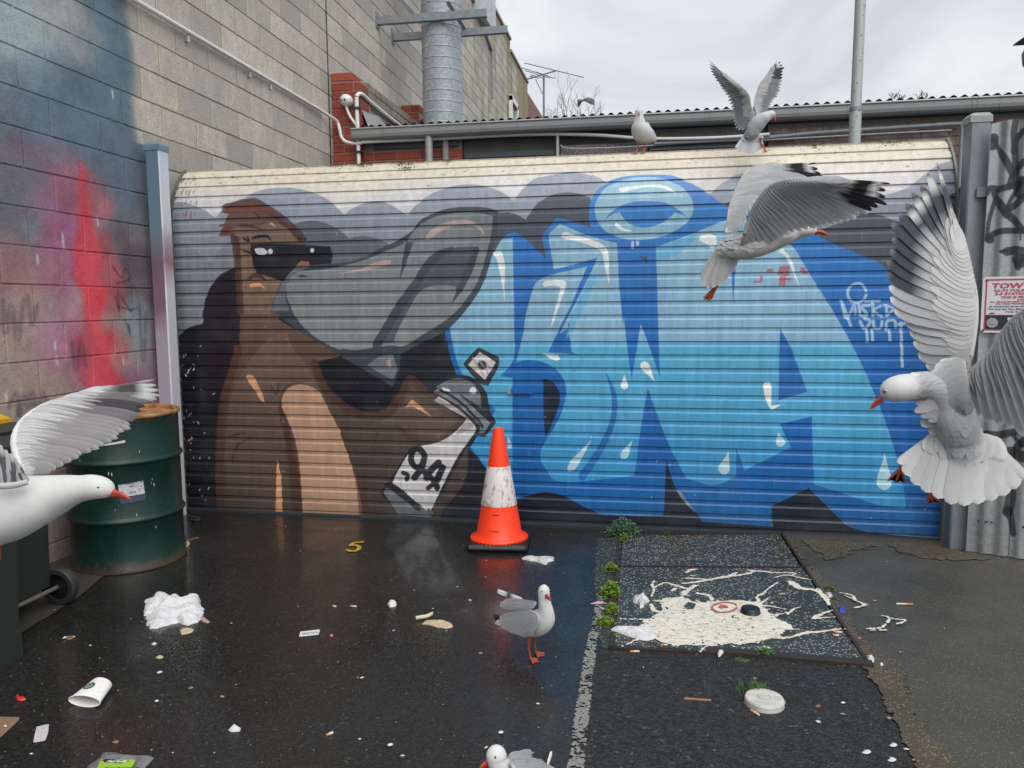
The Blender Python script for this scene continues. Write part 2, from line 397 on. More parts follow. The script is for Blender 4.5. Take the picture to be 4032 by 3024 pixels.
# light fills
P(tC((-60,790),(45,780),(50,1180),(62,1659)) + t5((1128,585),(1110,700),(1030,780),(1108,790),(1108,1490),(1060,1490),(950,1390),(840,1240),(870,1180),(1000,1000),(760,770),(700,470),(830,330),(900,200),(960,60),(975,0)), LB)
P(tC((390,755),(425,710),(500,640),(720,740),(850,780),(960,810),(1050,830),(1058,900),(1070,1180),(1085,1350),(1110,1620)) + t5((1830,400),(1855,620),(1880,805),(1910,620),(1938,440),(1990,570),(2065,790),(2055,560),(2045,200)) +
  tC((1445,1300),(1435,1000),(1430,870),(1700,770),(1900,690),(2120,600)) + c1((600,700),(1000,900),(1060,960),(1160,1000),(1330,1300),(1550,1650)) + t6((850,150),(1110,590),(1260,930),(1370,1230),(1450,1600),(1440,1640),(1280,1620),(1190,1590),(850,1480),(835,1040),(630,1090),(700,1240),(400,1390),(345,1240),(345,1430),(200,1500),(60,1450),(0,1440)) +
  t5((2212,1395),(2110,1210),(1985,860),(1940,1100),(1900,1425),(1480,1470),(1370,1455),(1275,1300),(1320,1200),(1400,1080),(1450,950),(1460,850),(1420,760),(1330,690),(1200,670),(1128,700),(1200,420),(1235,200),(1290,140)) + tC((300,1180),(420,1130),(445,1085),(400,850)), LB)
# dark accents laid over the light fill
P(tC((50,780),(90,745),(370,985),(445,1085),(620,1040),(865,972),(820,1080),(500,1700),(590,1659)) + t5((1480,440),(1465,430),(1490,620),(1580,672),(1500,632),(1340,625),(1430,430),(1500,300),(1580,75),(1290,145),(1235,200),(1180,430),(1128,588),(1118,560),(1115,0)), DB)
P(tC((395,1010),(445,1085),(865,972),(780,1000)), LB) if False else None
P(tC((300,1180),(420,1130),(765,1060),(495,1659),(430,1800),(150,1700),(170,1500),(250,1260)), LB)
P(tC((1058,830),(1430,870),(1435,1000),(1445,1300),(1450,1659)) + t5((2045,400),(2055,560),(2065,790),(1990,570),(1938,440),(1910,620),(1880,805),(1855,620),(1830,400)) + tC((1110,1600),(1085,1350),(1070,1180)), DB)
P(t5((1030,780),(1100,700),(1200,668),(1330,690),(1420,760),(1460,850),(1450,950),(1400,1080),(1320,1200),(1275,1300),(1330,1420),(1370,1455),(1480,1470),(1480,1530),(1108,1530),(1108,790)), DB)
P(t5((1308,793),(1370,810),(1425,895),(1400,1010),(1345,1130),(1320,1178),(1308,1050)), NB)
S(t5((1712,755),(1765,900),(1762,1050),(1715,1180),(1650,1300),(1560,1430)), [.004, .03, .034, .04, .045, .05], DB, .9)
P(t5((1985,860),(2110,1210),(2212,1400),(2300,1560),(1900,1440),(1940,1100)), DB)
P(t5((2105,1320),(2150,1480),(2212,1590)) + t6((80,1659),) + t9((100,20),(160,108),(-130,108)) + t5((2090,1640),), NB)
P(t6((345,1240),(400,1390),(700,1240),(630,1090),(835,1040),(850,1480),(1190,1590),(900,1560),(815,1505),(575,1620),(300,1640),(100,1560),(200,1500),(345,1430)), DB)
P(t6((630,470),(700,590),(805,880),(620,938)), DB)
P(c1((490,1230),(545,1220),(517,1640)), DB)
P(t6((0,1550),(200,1500),(345,1430),(345,1620),(90,1659)), DB)
cyan = PC(96, 172, 212)
P(tC((1432,880),(1830,730),(1800,810),(1700,900),(1600,960),(1440,1012)), cyan, .8)
P(tC((800,1135),(885,1135),(830,1230),(640,1659),(560,1759),(590,1600),(700,1330)), cyan, .75)
P(tC((1265,960),(1345,955),(1345,1025)), DG)
# eye ring
P(tC((835,500),(850,430),(900,340),(960,280),(1050,235),(1200,195),(1350,188),(1500,200),(1650,260),(1750,350),(1795,440),(1790,540),(1740,630),(1600,725),(1450,780),(1300,802),(1150,795),(1050,770),(930,710),(860,620)), LB)
P(tC((930,610),(1000,520),(1080,470),(1200,430),(1350,422),(1500,430),(1600,470),(1680,530),(1745,592),(1680,548),(1610,535),(1560,590),(1480,640),(1400,670),(1300,682),(1200,660),(1120,600),(1080,530),(1010,545)), DB)
WH = PC(232, 238, 234)
P(tC((1072,320),(1080,297),(1150,280),(1250,275),(1350,262),(1480,260),(1570,295),(1645,358),(1560,320),(1460,290),(1330,285),(1180,320),(1100,340)), WH, .9)
P(tC((1030,650),(1045,628),(1070,640),(1100,680),(1200,715),(1130,720),(1060,695)), WH, .9)
for x in (1205, 1252): S(tC((x,822),(x,872 if x < 1220 else 842)), .018, WH, .6)
# bottom dark strip and shadow triangles
P(t5((1000,1600),(1130,1582),(1350,1508),(1600,1640)) + t8((1640,0),(1710,25),(2085,25)) + t5((2090,1640),) + t8((2212,130),(1900,130),(0,60)), NB)
P(t6((575,1620),(815,1505),(975,1659)) + t9((1100,128),(1640,170),(640,160),(575,105)), NB)
P([(GX0-.02, -.02), (GX1+.02, -.02), (GX1+.02, .012), (-1.0, .10), (GX0-.02, .02)], NB)
# highlights of the letters
P(tC((2040,660),(2100,650),(2150,700),(2160,800),(2130,800),(2090,720)), WH) if False else None
P(tB((2040,685),(2080,655),(2130,660),(2165,720),(2185,880),(2170,1020),(2178,1240),(2150,1020),(2115,860),(2090,740)), WH, .92)
P(tC((510,765),(520,735),(560,722),(620,745),(760,780),(900,830),(965,890),(978,980),(975,1180),(980,1240),(960,1160),(930,1020),(910,910),(820,860),(640,800),(540,790)), WH, .92)
P(tC((332,1230),(350,1200),(440,1190),(540,1190),(568,1215),(545,1290),(500,1420),(440,1600),(415,1650),(440,1500),(490,1360),(505,1250),(400,1240),(350,1255)), WH, .9)
def drop(f, tip, mid, w, c=PC(176, 208, 218)):
    (x0, y0), (x1, y1) = f(tip, mid); dx, dy = x1-x0, y1-y0; l = math.hypot(dx, dy); nx, ny = -dy/l, dx/l
    pts = [(x0, y0)]
    for t, k in ((.45, .45), (.75, .85), (1., 1.), (1.15, .75), (1.25, .2)): pts.append((x0+dx*t+nx*w*k/2, y0+dy*t+ny*w*k/2))
    for t, k in ((1.25, .2), (1.15, .75), (1., 1.), (.75, .85), (.45, .45)): pts.append((x0+dx*t-nx*w*k/2, y0+dy*t-ny*w*k/2))
    P(pts, c, .95)
drop(t5, (1833,768), (1833,845), .045, WH); drop(t5, (2030,812), (1965,712), .055, WH); drop(t5, (1625,1185), (1500,1355), .055)
drop(t5, (1887,1192), (1832,1290), .05); drop(t6, (297,1268), (265,1385), .07); drop(t6, (617,1138), (635,1215), .055); drop(t6, (1308,1280), (1305,1470), .085); drop(t5, (1080,1160),(1088,1230), .03)
P(t5((1300,630),(1400,640),(1418,670),(1390,680),(1340,660)), WH, .9)
P(t6((518,850),(530,820),(560,815),(575,830),(572,970),(640,962),(575,1000),(545,960)), WH)
P(c1((1000,1080),(1050,1055),(1090,1080),(1160,1180),(1190,1330),(1250,1490),(1180,1350),(1130,1220),(1080,1120)), WH, .9)
P(tC((1845,800),(1870,750),(1950,735),(2010,760),(2020,850),(1970,885),(1940,850),(1900,830)), WH, .9)
# ---- bird in brown with a grey bill
BR = vgrad([(0, PC(74, 61, 54)), (.9, PC(92, 74, 63)), (1.5, PC(106, 81, 68)), (2.1, PC(104, 79, 70))]); BL = vgrad([(0, PC(90, 74, 65)), (.9, PC(112, 90, 77)), (1.5, PC(128, 102, 85)), (2.1, PC(124, 103, 90))])
BR = BR*np.array([.93, 1.02, 1.10], np.float32); BL = BL*np.array([.93, 1.02, 1.08], np.float32); BO = PC(80, 56, 49); BO2 = PC(110, 68, 56)
P(tA((905,375),(960,342),(1100,315),(1200,300),(1270,300),(1450,400),(1600,510),(1750,640),(1850,740),(1890,810),(1960,1085)) + tD((663,620),(600,690)) + t4((2212,640)) + t4((2190,655),(2025,690),(2060,770),(2130,890),(2212,955)) + t5((60,1000),(200,1030),(300,1000),(380,900),(445,785),(500,850),(600,900),(805,1050),(820,1260),(820,1400),(780,1510),(640,1659)) + tD((951,1125),(470,1125)) +
  t4((1410,1659),(1408,1300),(1430,980),(1455,850),(1485,745),(1535,735),(1548,600),(1555,450),(1555,150),(1540,0)) + tA((1060,1130),(1030,900),(1005,725),(815,730),(850,660),(880,605),(818,612),(840,580),(890,575),(905,510),(955,455),(840,425)), BR)
for seg in (tA((905,375),(1200,300),(1270,300),(1600,510),(1850,740)), tA((1015,730),(1045,900),(1070,1130),(1088,1400),(1095,1659)), t4((1545,600),(1500,760),(1470,850),(1440,980),(1420,1300),(1425,1659)), t5((0,965),(80,1015),(200,1040),(310,1005),(400,880),(445,800),(520,860),(640,930),(800,1050)), t4((2035,690),(2100,850),(2212,965))):
    S(seg, .055, BO, .9)
P(tA((930,655),(1080,600),(1300,600),(1450,560),(1600,575),(1700,660),(1780,750),(1870,825),(1225,830),(1235,1100),(1290,1190),(1600,1290),(1500,1500),(1470,1700),(1140,1700),(1110,1200),(1085,740)), BL)
P(t4((1600,700),(1740,520),(1860,500),(1900,620),(1990,700),(2100,930),(1980,820),(1900,810),(1820,860),(1800,1000),(1860,1250),(1890,1659),(1460,1659),(1450,1300),(1480,980),(1520,830)), BL, .75)
P(t5((60,1060),(200,1090),(330,1050),(440,900),(560,970),(760,1060),(640,1180),(470,1150),(380,1100)), BL, .6)
S(t5((360,1100),(450,1180),(560,1215),(660,1190),(790,1060)), [.02,.04,.045,.04,.03], BO, .9)
S(t5((240,1140),(215,1190),(215,1270)), .015, BO); S(t4((1495,1170),(1530,1155),(1580,1150)), .012, BO); S(t4((1500,1330),(1540,1230),(1620,1180)), .016, BO, .8)
S(t4((1755,840),(1790,900),(1810,820)), .01, BO); S(t5((150,1050),(170,1100),(190,1080)), .01, BO)
CM = PC(186, 150, 126)
P(t4((1820,985),(1830,900),(1870,850),(1940,828),(2020,845),(2080,890),(2120,980),(2212,1150)) + t5((0,1180),(60,1330),(110,1500),(135,1659)) + tD((782,1125),(653,1125)) + t4((1950,1500),(1915,1300),(1880,1130)), CM)
S(t4((1815,985),(1850,1100),(1880,1200),(1910,1380),(1930,1659)), [.03,.06,.07,.07,.07], BO, .9)
S(t5((0,1150),(60,1300),(115,1470),(150,1659)), [.02,.03,.05,.08], BO, .7)
OR = PC(214, 158, 120)
P(t4((1590,790),(1605,768),(1640,775),(1680,850),(1705,910),(1716,955),(1690,940),(1650,870)), OR); P(t4((1785,1659),(1790,1400),(1795,1315),(1820,1420),(1830,1659)), OR)
P(t5((410,985),(455,930),(480,945),(540,1000),(590,1045),(500,995),(450,975)), OR); P(tA((1205,1350),(1230,1315),(1290,1300),(1360,1320),(1410,1385),(1330,1350),(1215,1368)), OR)
P(tA((1445,570),(1490,555),(1545,620)), OR)
S(tA((1200,1265),(1260,1220),(1340,1225),(1410,1280)), [.02,.03,.03,.01], BO); S(tA((1090,600),(1200,600),(1360,640)), [.02, .02, .004], BO); S(tA((1230,420),(1290,450),(1330,490)), .01, BO)
for q in range(46):      # drips and dabs on the throat
    x = random.uniform(1140, 1450); y = random.uniform(1080, 1700); (u, v), = tA((x, y)); S([(u, v), (u+.001, v-random.uniform(.006, .03))], random.uniform(.005, .011), BO2, .5)
# tuft feathers
P(tA((905,375),(1200,300),(1270,300),(1450,400),(1560,480),(1300,420),(1100,440),(960,460),(840,425)), BO2, .9)
P(tA((820,730),(850,660),(940,600),(1080,585),(960,660),(930,725)), BO2, .9)
# bill
BKO = PC(62, 70, 80); BKL = vgrad([(1.0, PC(134, 140, 140)), (1.9, PC(120, 126, 132))]); BKD = PC(76, 84, 93)
P(tB((290,800),(450,785),(600,750),(800,640),(980,560),(1170,450),(1230,345),(1330,275),(1480,215),(1650,180),(1900,178),(2020,195),(2105,225),(2100,400),(2060,620),(2000,850),(1940,1020),(1850,1180),(1680,1400),(1560,1510),(1380,1620)) +
  t5((550,545),(380,640),(375,750),(330,850),(160,745),(0,655)) + t4((2212,645),(2000,525),(1790,385),(1770,330),(1810,200)) + tA((1620,1290),(1700,1180),(1770,1105),(1960,1095)), BKO)
P(tB((0,880),(320,848),(650,762),(850,672),(1040,602),(1130,540),(1180,440),(1280,355),(1450,270),(1700,235),(1900,240),(2045,280),(2030,480),(1960,760),(1890,980),(1800,1130),(1640,1330),(1500,1440),(1250,1590)) +
  t5((400,592),(320,575),(190,598),(100,612),(0,600)) + t4((2212,612),(2100,570),(1980,480),(1900,380),(1850,250)) + tA((1660,1330),(1720,1230),(1840,1160)), BKL)
P(tA((1620,1290),(1700,1180),(1770,1105),(1960,1095),(1840,1160),(1720,1230),(1650,1360),(1650,1500),(1700,1659),(1480,1659),(1520,1500)), PC(98, 106, 114))
P(tB((1890,615),(1750,612),(1600,625),(1460,690),(1290,880),(1110,1130),(880,1520),(780,1659),(970,1659),(990,1560),(1100,1350),(1220,1130),(1330,1045),(1500,1030),(1640,1045),(1650,1130),(1610,1220),(1700,1110),(1800,900),(1875,700)), BKD)
S(tB((1600,640),(1440,710),(1310,850),(1220,1000),(1090,1180),(980,1350),(860,1550),(780,1680)), [.03,.05,.055,.055,.06,.06,.06,.06], BKO)
S(tB((1870,640),(1790,850),(1700,1050),(1610,1215)), [.03,.05,.04,.006], BKO)
P(tB((1100,560),(1185,565),(1130,700),(1080,860),(1030,970),(1050,820),(1080,650)), BKO)
PK = PC(178, 158, 156)
P(tB((1310,520),(1330,470),(1450,380),(1600,325),(1780,320),(1880,360),(1950,450),(1955,495),(1880,400),(1760,365),(1600,385),(1480,440),(1350,540),(1315,540)), PK)
P(tB((340,905),(600,860),(750,790),(880,755),(935,760),(930,800),(780,845),(560,892)), PK)
P(t5((165,710),(250,645),(330,640),(365,720),(345,790),(325,800),(250,760)), PC(112, 119, 124)); P(t5((290,680),(318,668),(325,715),(308,735)), PK)
P(tA((1815,1215),(1860,1205),(1960,1235),(1870,1240),(1820,1240)), BKO)
# sunglasses
P(tA((1215,825),(1500,815),(2212,855)) + tB((280,622),(300,700),(290,797),(60,817),(40,790),(0,775)) + tA((1945,1045),(1850,1035),(1770,1110),(1625,1290),(1460,1230),(1290,1185),(1250,1060),(1218,920)), PC(30, 32, 40))
P(tA((1850,1035),(1945,1045),(1955,1092),(1780,1100)), PC(150, 96, 74))
GL = PC(205, 212, 218)
P(tA((1270,890),(1290,877),(1390,875),(1437,930),(1405,960),(1330,962),(1290,940)), GL)
def disc(f, c, r, colr, al=1.):
    (x, y), = f(c); P([(x+r*math.cos(a), y+r*math.sin(a)) for a in np.linspace(0, 6.283, 20)[:-1]], colr, al)
disc(tA, (1467,918), .017, GL); disc(tA, (1987,904), .014, GL)
P(tA((1235,772),(1240,735),(1330,705),(1440,710),(1470,760),(1502,800),(1440,758),(1420,742),(1330,750)), PC(32, 34, 42))
S(tA((1132,752),(1170,775),(1200,790)), .014, PC(34, 36, 44)); S(tA((1180,735),(1195,760),(1205,782)), .01, PC(34, 36, 44))
P(tA((1788,792),(1820,745),(1875,745),(1875,770),(1830,768)), PC(32, 34, 42)); S(tA((1912,755),(1895,780)), .012, PC(34, 36, 44)); S(tA((1080,888),(1150,910),(1225,935)), [.004,.012,.02], PC(60, 44, 42))
# spray can
KO = PC(36, 39, 47); CW = PC(200, 198, 200)
P(t5((600,900),(880,1090),(880,1170),(840,1190),(760,1340),(620,1600)) + tD((915,1125),(880,1125)) + t5((250,1540),(350,1400),(450,1230),(560,1230),(700,1180),(800,1060),(620,950)), KO)
P(t5((600,935),(640,905),(870,1095),(875,1130),(830,1190),(730,1330),(580,1650),(530,1600),(330,1470),(350,1420),(460,1235),(560,1228),(680,1190),(790,1090),(810,1050),(640,960)), CW)
P(t5((600,935),(620,920),(780,1000),(860,1100),(790,1150),(740,1160),(790,1090),(810,1050)), PC(168, 156, 156), .8)
P(t5((270,1530),(300,1490),(450,1600),(600,1659)) + tD((930,1118),(860,1112)), PC(104, 112, 118)); P(t5((340,1470),(380,1440),(520,1530),(600,1600),(550,1650)), CW)
S(t5((290,1480),(400,1560),(500,1640)), .03, KO)
P(t5((550,880),(640,790),(740,768),(840,775),(910,835),(948,900),(955,990),(1002,1080),(930,1175),(880,1165),(870,1095),(780,1000),(600,890)), KO)
P(t5((610,850),(700,795),(790,790),(860,830),(905,900),(905,990),(840,940),(740,880)), PC(112, 116, 124)); P(t5((590,885),(640,845),(720,860),(840,970),(965,1085),(920,1150),(890,1150),(900,1100),(780,985),(640,900)), PC(122, 127, 132))
S(t5((640,870),(760,940),(880,1060),(915,1110)), .016, KO)
disc(t5, (852,873), .022, WH); P(t5((650,850),(700,865),(705,880),(660,870)), WH)
P(t5((890,592),(1018,655),(1028,705),(950,842),(905,838),(820,745),(790,700),(835,640)), KO)
P(t5((897,622),(1000,690),(930,803),(820,705)), PC(206, 200, 202)); disc(t5, (911,708), .03, PC(26, 27, 33))
for a in (0, 1, 2): S(t5((850+a*45,660+a*20),(925+a*25,780-a*22)), .012, PC(160, 148, 150), .7)
INK = PC(30, 34, 42)
th = np.linspace(.5, 5.9, 12); (cx_, cy_), = t5((492,1310)); S([(cx_+.058*math.cos(a)*.75, cy_+.062*math.sin(a)) for a in th], .042, INK)
S(t5((500,1245),(535,1290),(520,1370),(470,1440)), .042, INK); S(t5((400,1405),(430,1420),(420,1450)), .03, INK)
S(t5((630,1340),(570,1400),(550,1440)), .045, INK); S(t5((540,1400),(600,1460),(620,1500)), .042, INK); S(t5((655,1370),(625,1440),(600,1470)), .045, INK); S(t5((560,1505),(600,1480),(620,1510)), .03, INK)
# little white tag and the flaking red paint
TG = PC(176, 205, 226)
th = np.linspace(0, 6.3, 16); (cx_, cy_), = c3((128,95)); S([(cx_+.05*math.cos(a), cy_+.055*math.sin(a)) for a in th], .014, TG, .85)
for st in (((20,145),(60,250),(85,320)), ((25,180),(60,270),(105,180),(118,240)), ((140,180),(150,245)), ((215,180),(160,190),(200,245),(160,250)), ((235,145),(240,250)), ((290,185),(240,215),(300,255)), ((190,150),(285,148)), ((330,180),(335,250)), ((315,180),(375,200),(340,250)),
           ((150,290),(180,340),(220,290),(180,270)), ((240,285),(250,335),(290,335),(300,290)), ((330,350),(335,290),(385,285),(395,330)), ((430,300),(440,600)), ((195,350),(200,430)), ((232,350),(235,420)), ((350,350),(355,420)), ((415,310),(470,300)), ((500,325),(505,330)), ((560,325),(563,328))):
    S(c3(*st), .016, TG, .8)
for (x, y, w, h) in ((1065,1290,.035,.03), (1050,1400,.02,.03), (1080,1380,.04,.008), (915,1290,.02,.012), (820,1370,.01,.016), (780,1410,.03,.006), (1270,1280,.016,.016), (1300,1310,.016,.01)):
    (u, v), = c1((x, y)); P([(u-w, v-h*.8), (u+w*.8, v-h), (u+w, v+h), (u-w*.7, v+h*.9)], PC(172, 62, 70), .75)
# weathering: pale drips, scratches, lichen and rust on the cream top, spatter at the left edge
for _ in range(420):
    u = random.uniform(GX0, GX1); v = random.uniform(.05, 2.0); l = random.uniform(.01, .05)
    al = .09 if random.random() < .93 else .2; S([(u, v), (u+random.uniform(-.002, .002), v-l)], random.uniform(.002, .005), (.55, .56, .58) if random.random() < .6 else (.04, .04, .05), al)
for _ in range(34):
    u = GX0+abs(random.gauss(0, .10)); v = random.uniform(.05, 1.15); S([(u, v), (u+random.uniform(-.01, .012), v-random.uniform(.004, .02))], random.uniform(.003, .008), (.6, .6, .58), .8)
for _ in range(26): 
    u = random.uniform(GX0, GX1); v = random.uniform(.1, 2.1); S([(u, v), (u+random.uniform(-.008, .008), v-random.uniform(.0, .014))], .004, (.7, .7, .68), .6)
for _ in range(300):
    u = random.uniform(GX0, GX1); v = 2.36-abs(random.gauss(0, .09)); r = random.uniform(.003, .012); P([(u+r*math.cos(a)*random.uniform(.7, 1.6), v+r*.6*math.sin(a)) for a in np.linspace(0, 6.28, 8)[:-1]], (.16, .18, .13) if random.random() < .7 else (.25, .16, .1), random.uniform(.35, .8))
for x in (395, 405, 414, 422): 
    for k in range(4):
        u, v = gate_uv(x+random.uniform(-3, 3), 385+k*24); S([(u, v), (u, v-random.uniform(.02, .06))], random.uniform(.006, .014), (.2, .07, .04), .65)
# overspray haze round the letters, sun-bleached patches, grime rising from the bottom
cv.a = cv.a*.96+blur(cv.a[::4, ::4], 5).repeat(4, 0).repeat(4, 1)[:cv.h, :cv.w]*.04
fade = np.clip(vn(cv.h, cv.w, 90, 15)*.5, 0, 1)[..., None]*.04; cv.a = cv.a*(1-fade)+.30*fade
dirt = np.clip((.16-gy)/.16, 0, 1)*(.5+.5*vnoise(cv.h, cv.w, 20, 19)); cv.a = cv.a*(1-.45*dirt[..., None])+np.array([.05, .045, .04])*.45*dirt[..., None]
cv.a = (cv.a*(.90+.16*vnoise(cv.h, cv.w, 160, 11))[..., None]).astype(np.float32)
mural_img = cv.image('gate_paint')
# ------------------------------------------------------------------ ground
# wet asphalt
m = M('wet_asphalt', rough=.3, spec=.5); p_ = m.pos()
vo = m.voro(125); stone = m.ramp(vo.outputs['Distance'], [(0, 1), (.5, 0)])
big = m.noise(1.1, 5, .6); fine = m.noise(60, 4, .7); cellc = m.sep(vo.outputs['Color'])[0]
c = m.mix(m.ramp(big, [(.35, 0), (.7, 1)]), (.0065, .0065, .0062), (.014, .0135, .0125))
c = m.mix(m.ramp(fine, [(.45, 0), (.75, 1)]), c, (.022, .021, .020))
c = m.mix(m.ramp(m.sep(vo.outputs['Color'])[1], [(.3, 0), (1, .55)]), c, (.036, .035, .032)); c = m.mix(m.ramp(cellc, [(.990, 0), (.996, .4)]), c, (.15, .14, .12))
m.b.inputs['Coat Roughness'].default_value = .10; m.b.inputs['Coat IOR'].default_value = 1.33; m.L(m.ramp(m.noise(1.1, 5, .6, dist=.4), [(.44, .75), (.60, .04)]), m.b.inputs['Coat Weight'])
cb_ = m.N('ShaderNodeBump'); cb_.inputs['Strength'].default_value = .16; cb_.inputs['Distance'].default_value = .004; m.L(m.noise(38, 3, .6), cb_.inputs['Height']); m.L(cb_.outputs[0], m.b.inputs['Coat Normal'])
m.color(c)
m.rough(m.ramp(m.noise(1.6, 5, .62), [(.36, .11), (.5, .26), (.66, .5)]))
b0 = m.bump(fine, .45, .003); b0 = m.bump(m.noise(24, 3), .3, .004, b0); m.bump(stone, .55, .0035, b0)
ASPH = m.m
def sheet(name, pts, z, mat):
    me = bpy.data.meshes.new(name); me.from_pydata([(x, y, z) for x, y in pts], [], [tuple(range(len(pts)))]); me.materials.append(mat); me.update()
    return tag(link(name, me), kind='structure')
g = Acc(); N_ = 34
bm_pts = []
for j in range(2):
    for i in range(2): bm_pts.append(((-1 if i == 0 else 1)*400, (-1 if j == 0 else 1)*400, 0))
g.add(bm_pts, [(0, 1, 3, 2)]); gr = g.build('ground', ASPH); tag(gr, kind='structure')
# exposed aggregate and old concrete
def aggregate(name, dark, light, dens, wet=(.3, .55), warm=(.12, .10, .07), vs_=105):
    m = M(name, rough=.45); v = m.voro(vs_); cc = m.sep(v.outputs['Color'])
    base = m.mix(m.ramp(m.noise(2.2, 5, .6), [(.35, 0), (.7, 1)]), dark, tuple(x*1.7 for x in dark))
    base = m.mix(m.ramp(m.noise(1.3, 4, .6, stretch=(1, 1.4, 1), dist=.5), [(.5, 0), (.75, .7)]), base, warm)
    peb = m.math('MULTIPLY', m.ramp(cc[0], [(1-dens-.04, 0), (1-dens, 1)]), m.ramp(v.outputs['Distance'], [(.30, 1), (.45, 0)]))
    pc = m.mix(cc[1], tuple(x*.5 for x in light), light)
    m.color(m.mix(peb, base, pc)); m.rough(m.ramp(m.noise(2.5, 4), [(.35, wet[0]), (.65, wet[1])]))
    b = m.bump(m.noise(90, 3), .3, .002); m.bump(m.ramp(v.outputs['Distance'], [(0, 1), (.5, 0)]), .4, .003, b); return m.m
CONC = aggregate('old_wet_concrete', (.040, .039, .031), (.19, .165, .125), .22, (.36, .6), (.085, .068, .045), 150)
SLABM = aggregate('exposed_aggregate', (.026, .03, .028), (.40, .37, .30), .5, (.3, .5), (.045, .05, .035), 82)
STRIPM = aggregate('mossy_gravelly_edge', (.022, .025, .02), (.32, .31, .28), .3, (.35, .6), (.03, .045, .015))
STEEL = simple('dark_rusty_steel', (.045, .032, .028), .5, .3, .4, 18, .2, .002)
def gl(*pts): return [tuple(gp(x, y)[:2]) for x, y in pts]
ZS = .012
def D2(x, y): return gp(x, y)[:2]
# right-hand concrete apron with a ragged edge
E0 = gl((1690,1156),(1775,1275),(1863,1418),(1890,1445),(1908,1480),(1945,1545),(1975,1600),(2035,1665))
cvg = Canvas(.6, .6, 3.4, 5.2, 170)
cmask = cvg.mask(E0+[(1.25, 1.9), (1.5, .6), (3.4, .6), (3.4, 5.2), (.80, 5.2)])
F = blur(cmask, 1.6)-.5+(vnoise(cvg.h, cvg.w, 14, 21)-.5)*.5*(blur(cmask, 3)*(1-blur(cmask, 3))*4)
tag(mask_object('concrete_apron', cvg, F, .004, CONC), kind='structure')
SAND = aggregate('brown_grit', (.045, .038, .024), (.26, .21, .15), .35, (.5, .8), (.105, .078, .048), 130)
gxx, gyy = cvg.grid()
sm = cvg.mask(cvg.stroke_pts(gl((1700,1165),(1778,1270),(1860,1395),(1905,1440),(1935,1510),(1965,1570),(1990,1620),(2040,1670)), [.03,.05,.07,.13,.08,.07,.1,.14]))
sm = np.maximum(sm, cvg.mask(gl((1920,1176),(2040,1172),(2100,1190),(2140,1210),(2060,1214),(1985,1208),(1945,1195))))
sm = np.maximum(sm, .8*cvg.mask(gl((1730,1168),(1900,1178),(1830,1200),(1790,1215),(1765,1195))))
sm = blur(sm, 1.5); F = blur(sm, 3)*1.2-.5+(vn(cvg.h, cvg.w, 6, 5)*.20+vn(cvg.h, cvg.w, 30, 6)*.10)*np.clip(blur(sm, 3)*4, 0, 1)
so = mask_object('brown_grit', cvg, F, .0085, SAND); tag(so, 'brown sandy grit along the concrete edge and at the post foot', 'grit', kind='stuff')
# strip of bare concrete along the left wall
cvw = Canvas(-3.184, .8, -2.3, 3.9, 110)
sm = blur(cvw.mask([(-3.3, .8), (-2.56, .8), (-2.60, 2.5), (-2.62, 2.75), (-2.66, 3.1), (-2.8, 3.6), (-3.3, 3.9)]), 1.5)
m = M('damp_concrete', rough=.6); m.color(m.mix(m.noise(9, 6, .65), (.034, .030, .024), (.075, .064, .050))); m.bump(m.noise(60, 4), .3, .003)
DAMP = m.m
tag(mask_object('wall_footing', cvw, sm-.5+(vnoise(cvw.h, cvw.w, 8, 9)-.5)*.5*np.clip(sm*4*(1-sm), 0, 1), .004, DAMP), kind='structure')
# rough strip beside the pit lids, and the worn painted line
cvs = Canvas(-.5, 1.2, .1, 4.7, 340)
sm = blur(cvs.mask(gl((1292,1166),(1338,1160),(1337,1400),(1300,1402),(1286,1340),(1284,1240))), 3)
so = mask_object('gravelly_edge_strip', cvs, sm-.5+(vnoise(cvs.h, cvs.w, 16, 31)-.5)*1.0*np.clip(sm*(1-sm)*4, 0, 1), .0035, STRIPM); tag(so, kind='structure')
m = M('worn_line_paint', (.5, .49, .46), .5); m.color(m.mix(m.noise(120, 3, .7), (.10, .10, .09), (.34, .335, .31))); m.bump(m.noise(150, 3), .4, .002); LINEP = m.m
lm = cvs.mask(cvs.stroke_pts(gl((1298,1290),(1290,1330),(1277,1400),(1266,1480),(1255,1560),(1246,1640),(1225,1800)), [.03,.036,.046,.048,.050,.050,.052]))
yy = cvs.grid()[1]; nn = vnoise(cvs.h, cvs.w, 4.5, 41, 3); n2 = vnoise(cvs.h, cvs.w, 40, 42, 2)
F = blur(lm, 1.2)*(1.02-.3*np.clip((yy-2.9)/.5, 0, 1))-.80-vn(cvs.h, cvs.w, 3.0, 41, 3)*.42-vn(cvs.h, cvs.w, 26, 43, 2)*.16; F[lm < .05] = -1
so = mask_object('painted_line', cvs, F, .0045, LINEP); tag(so, kind='structure')
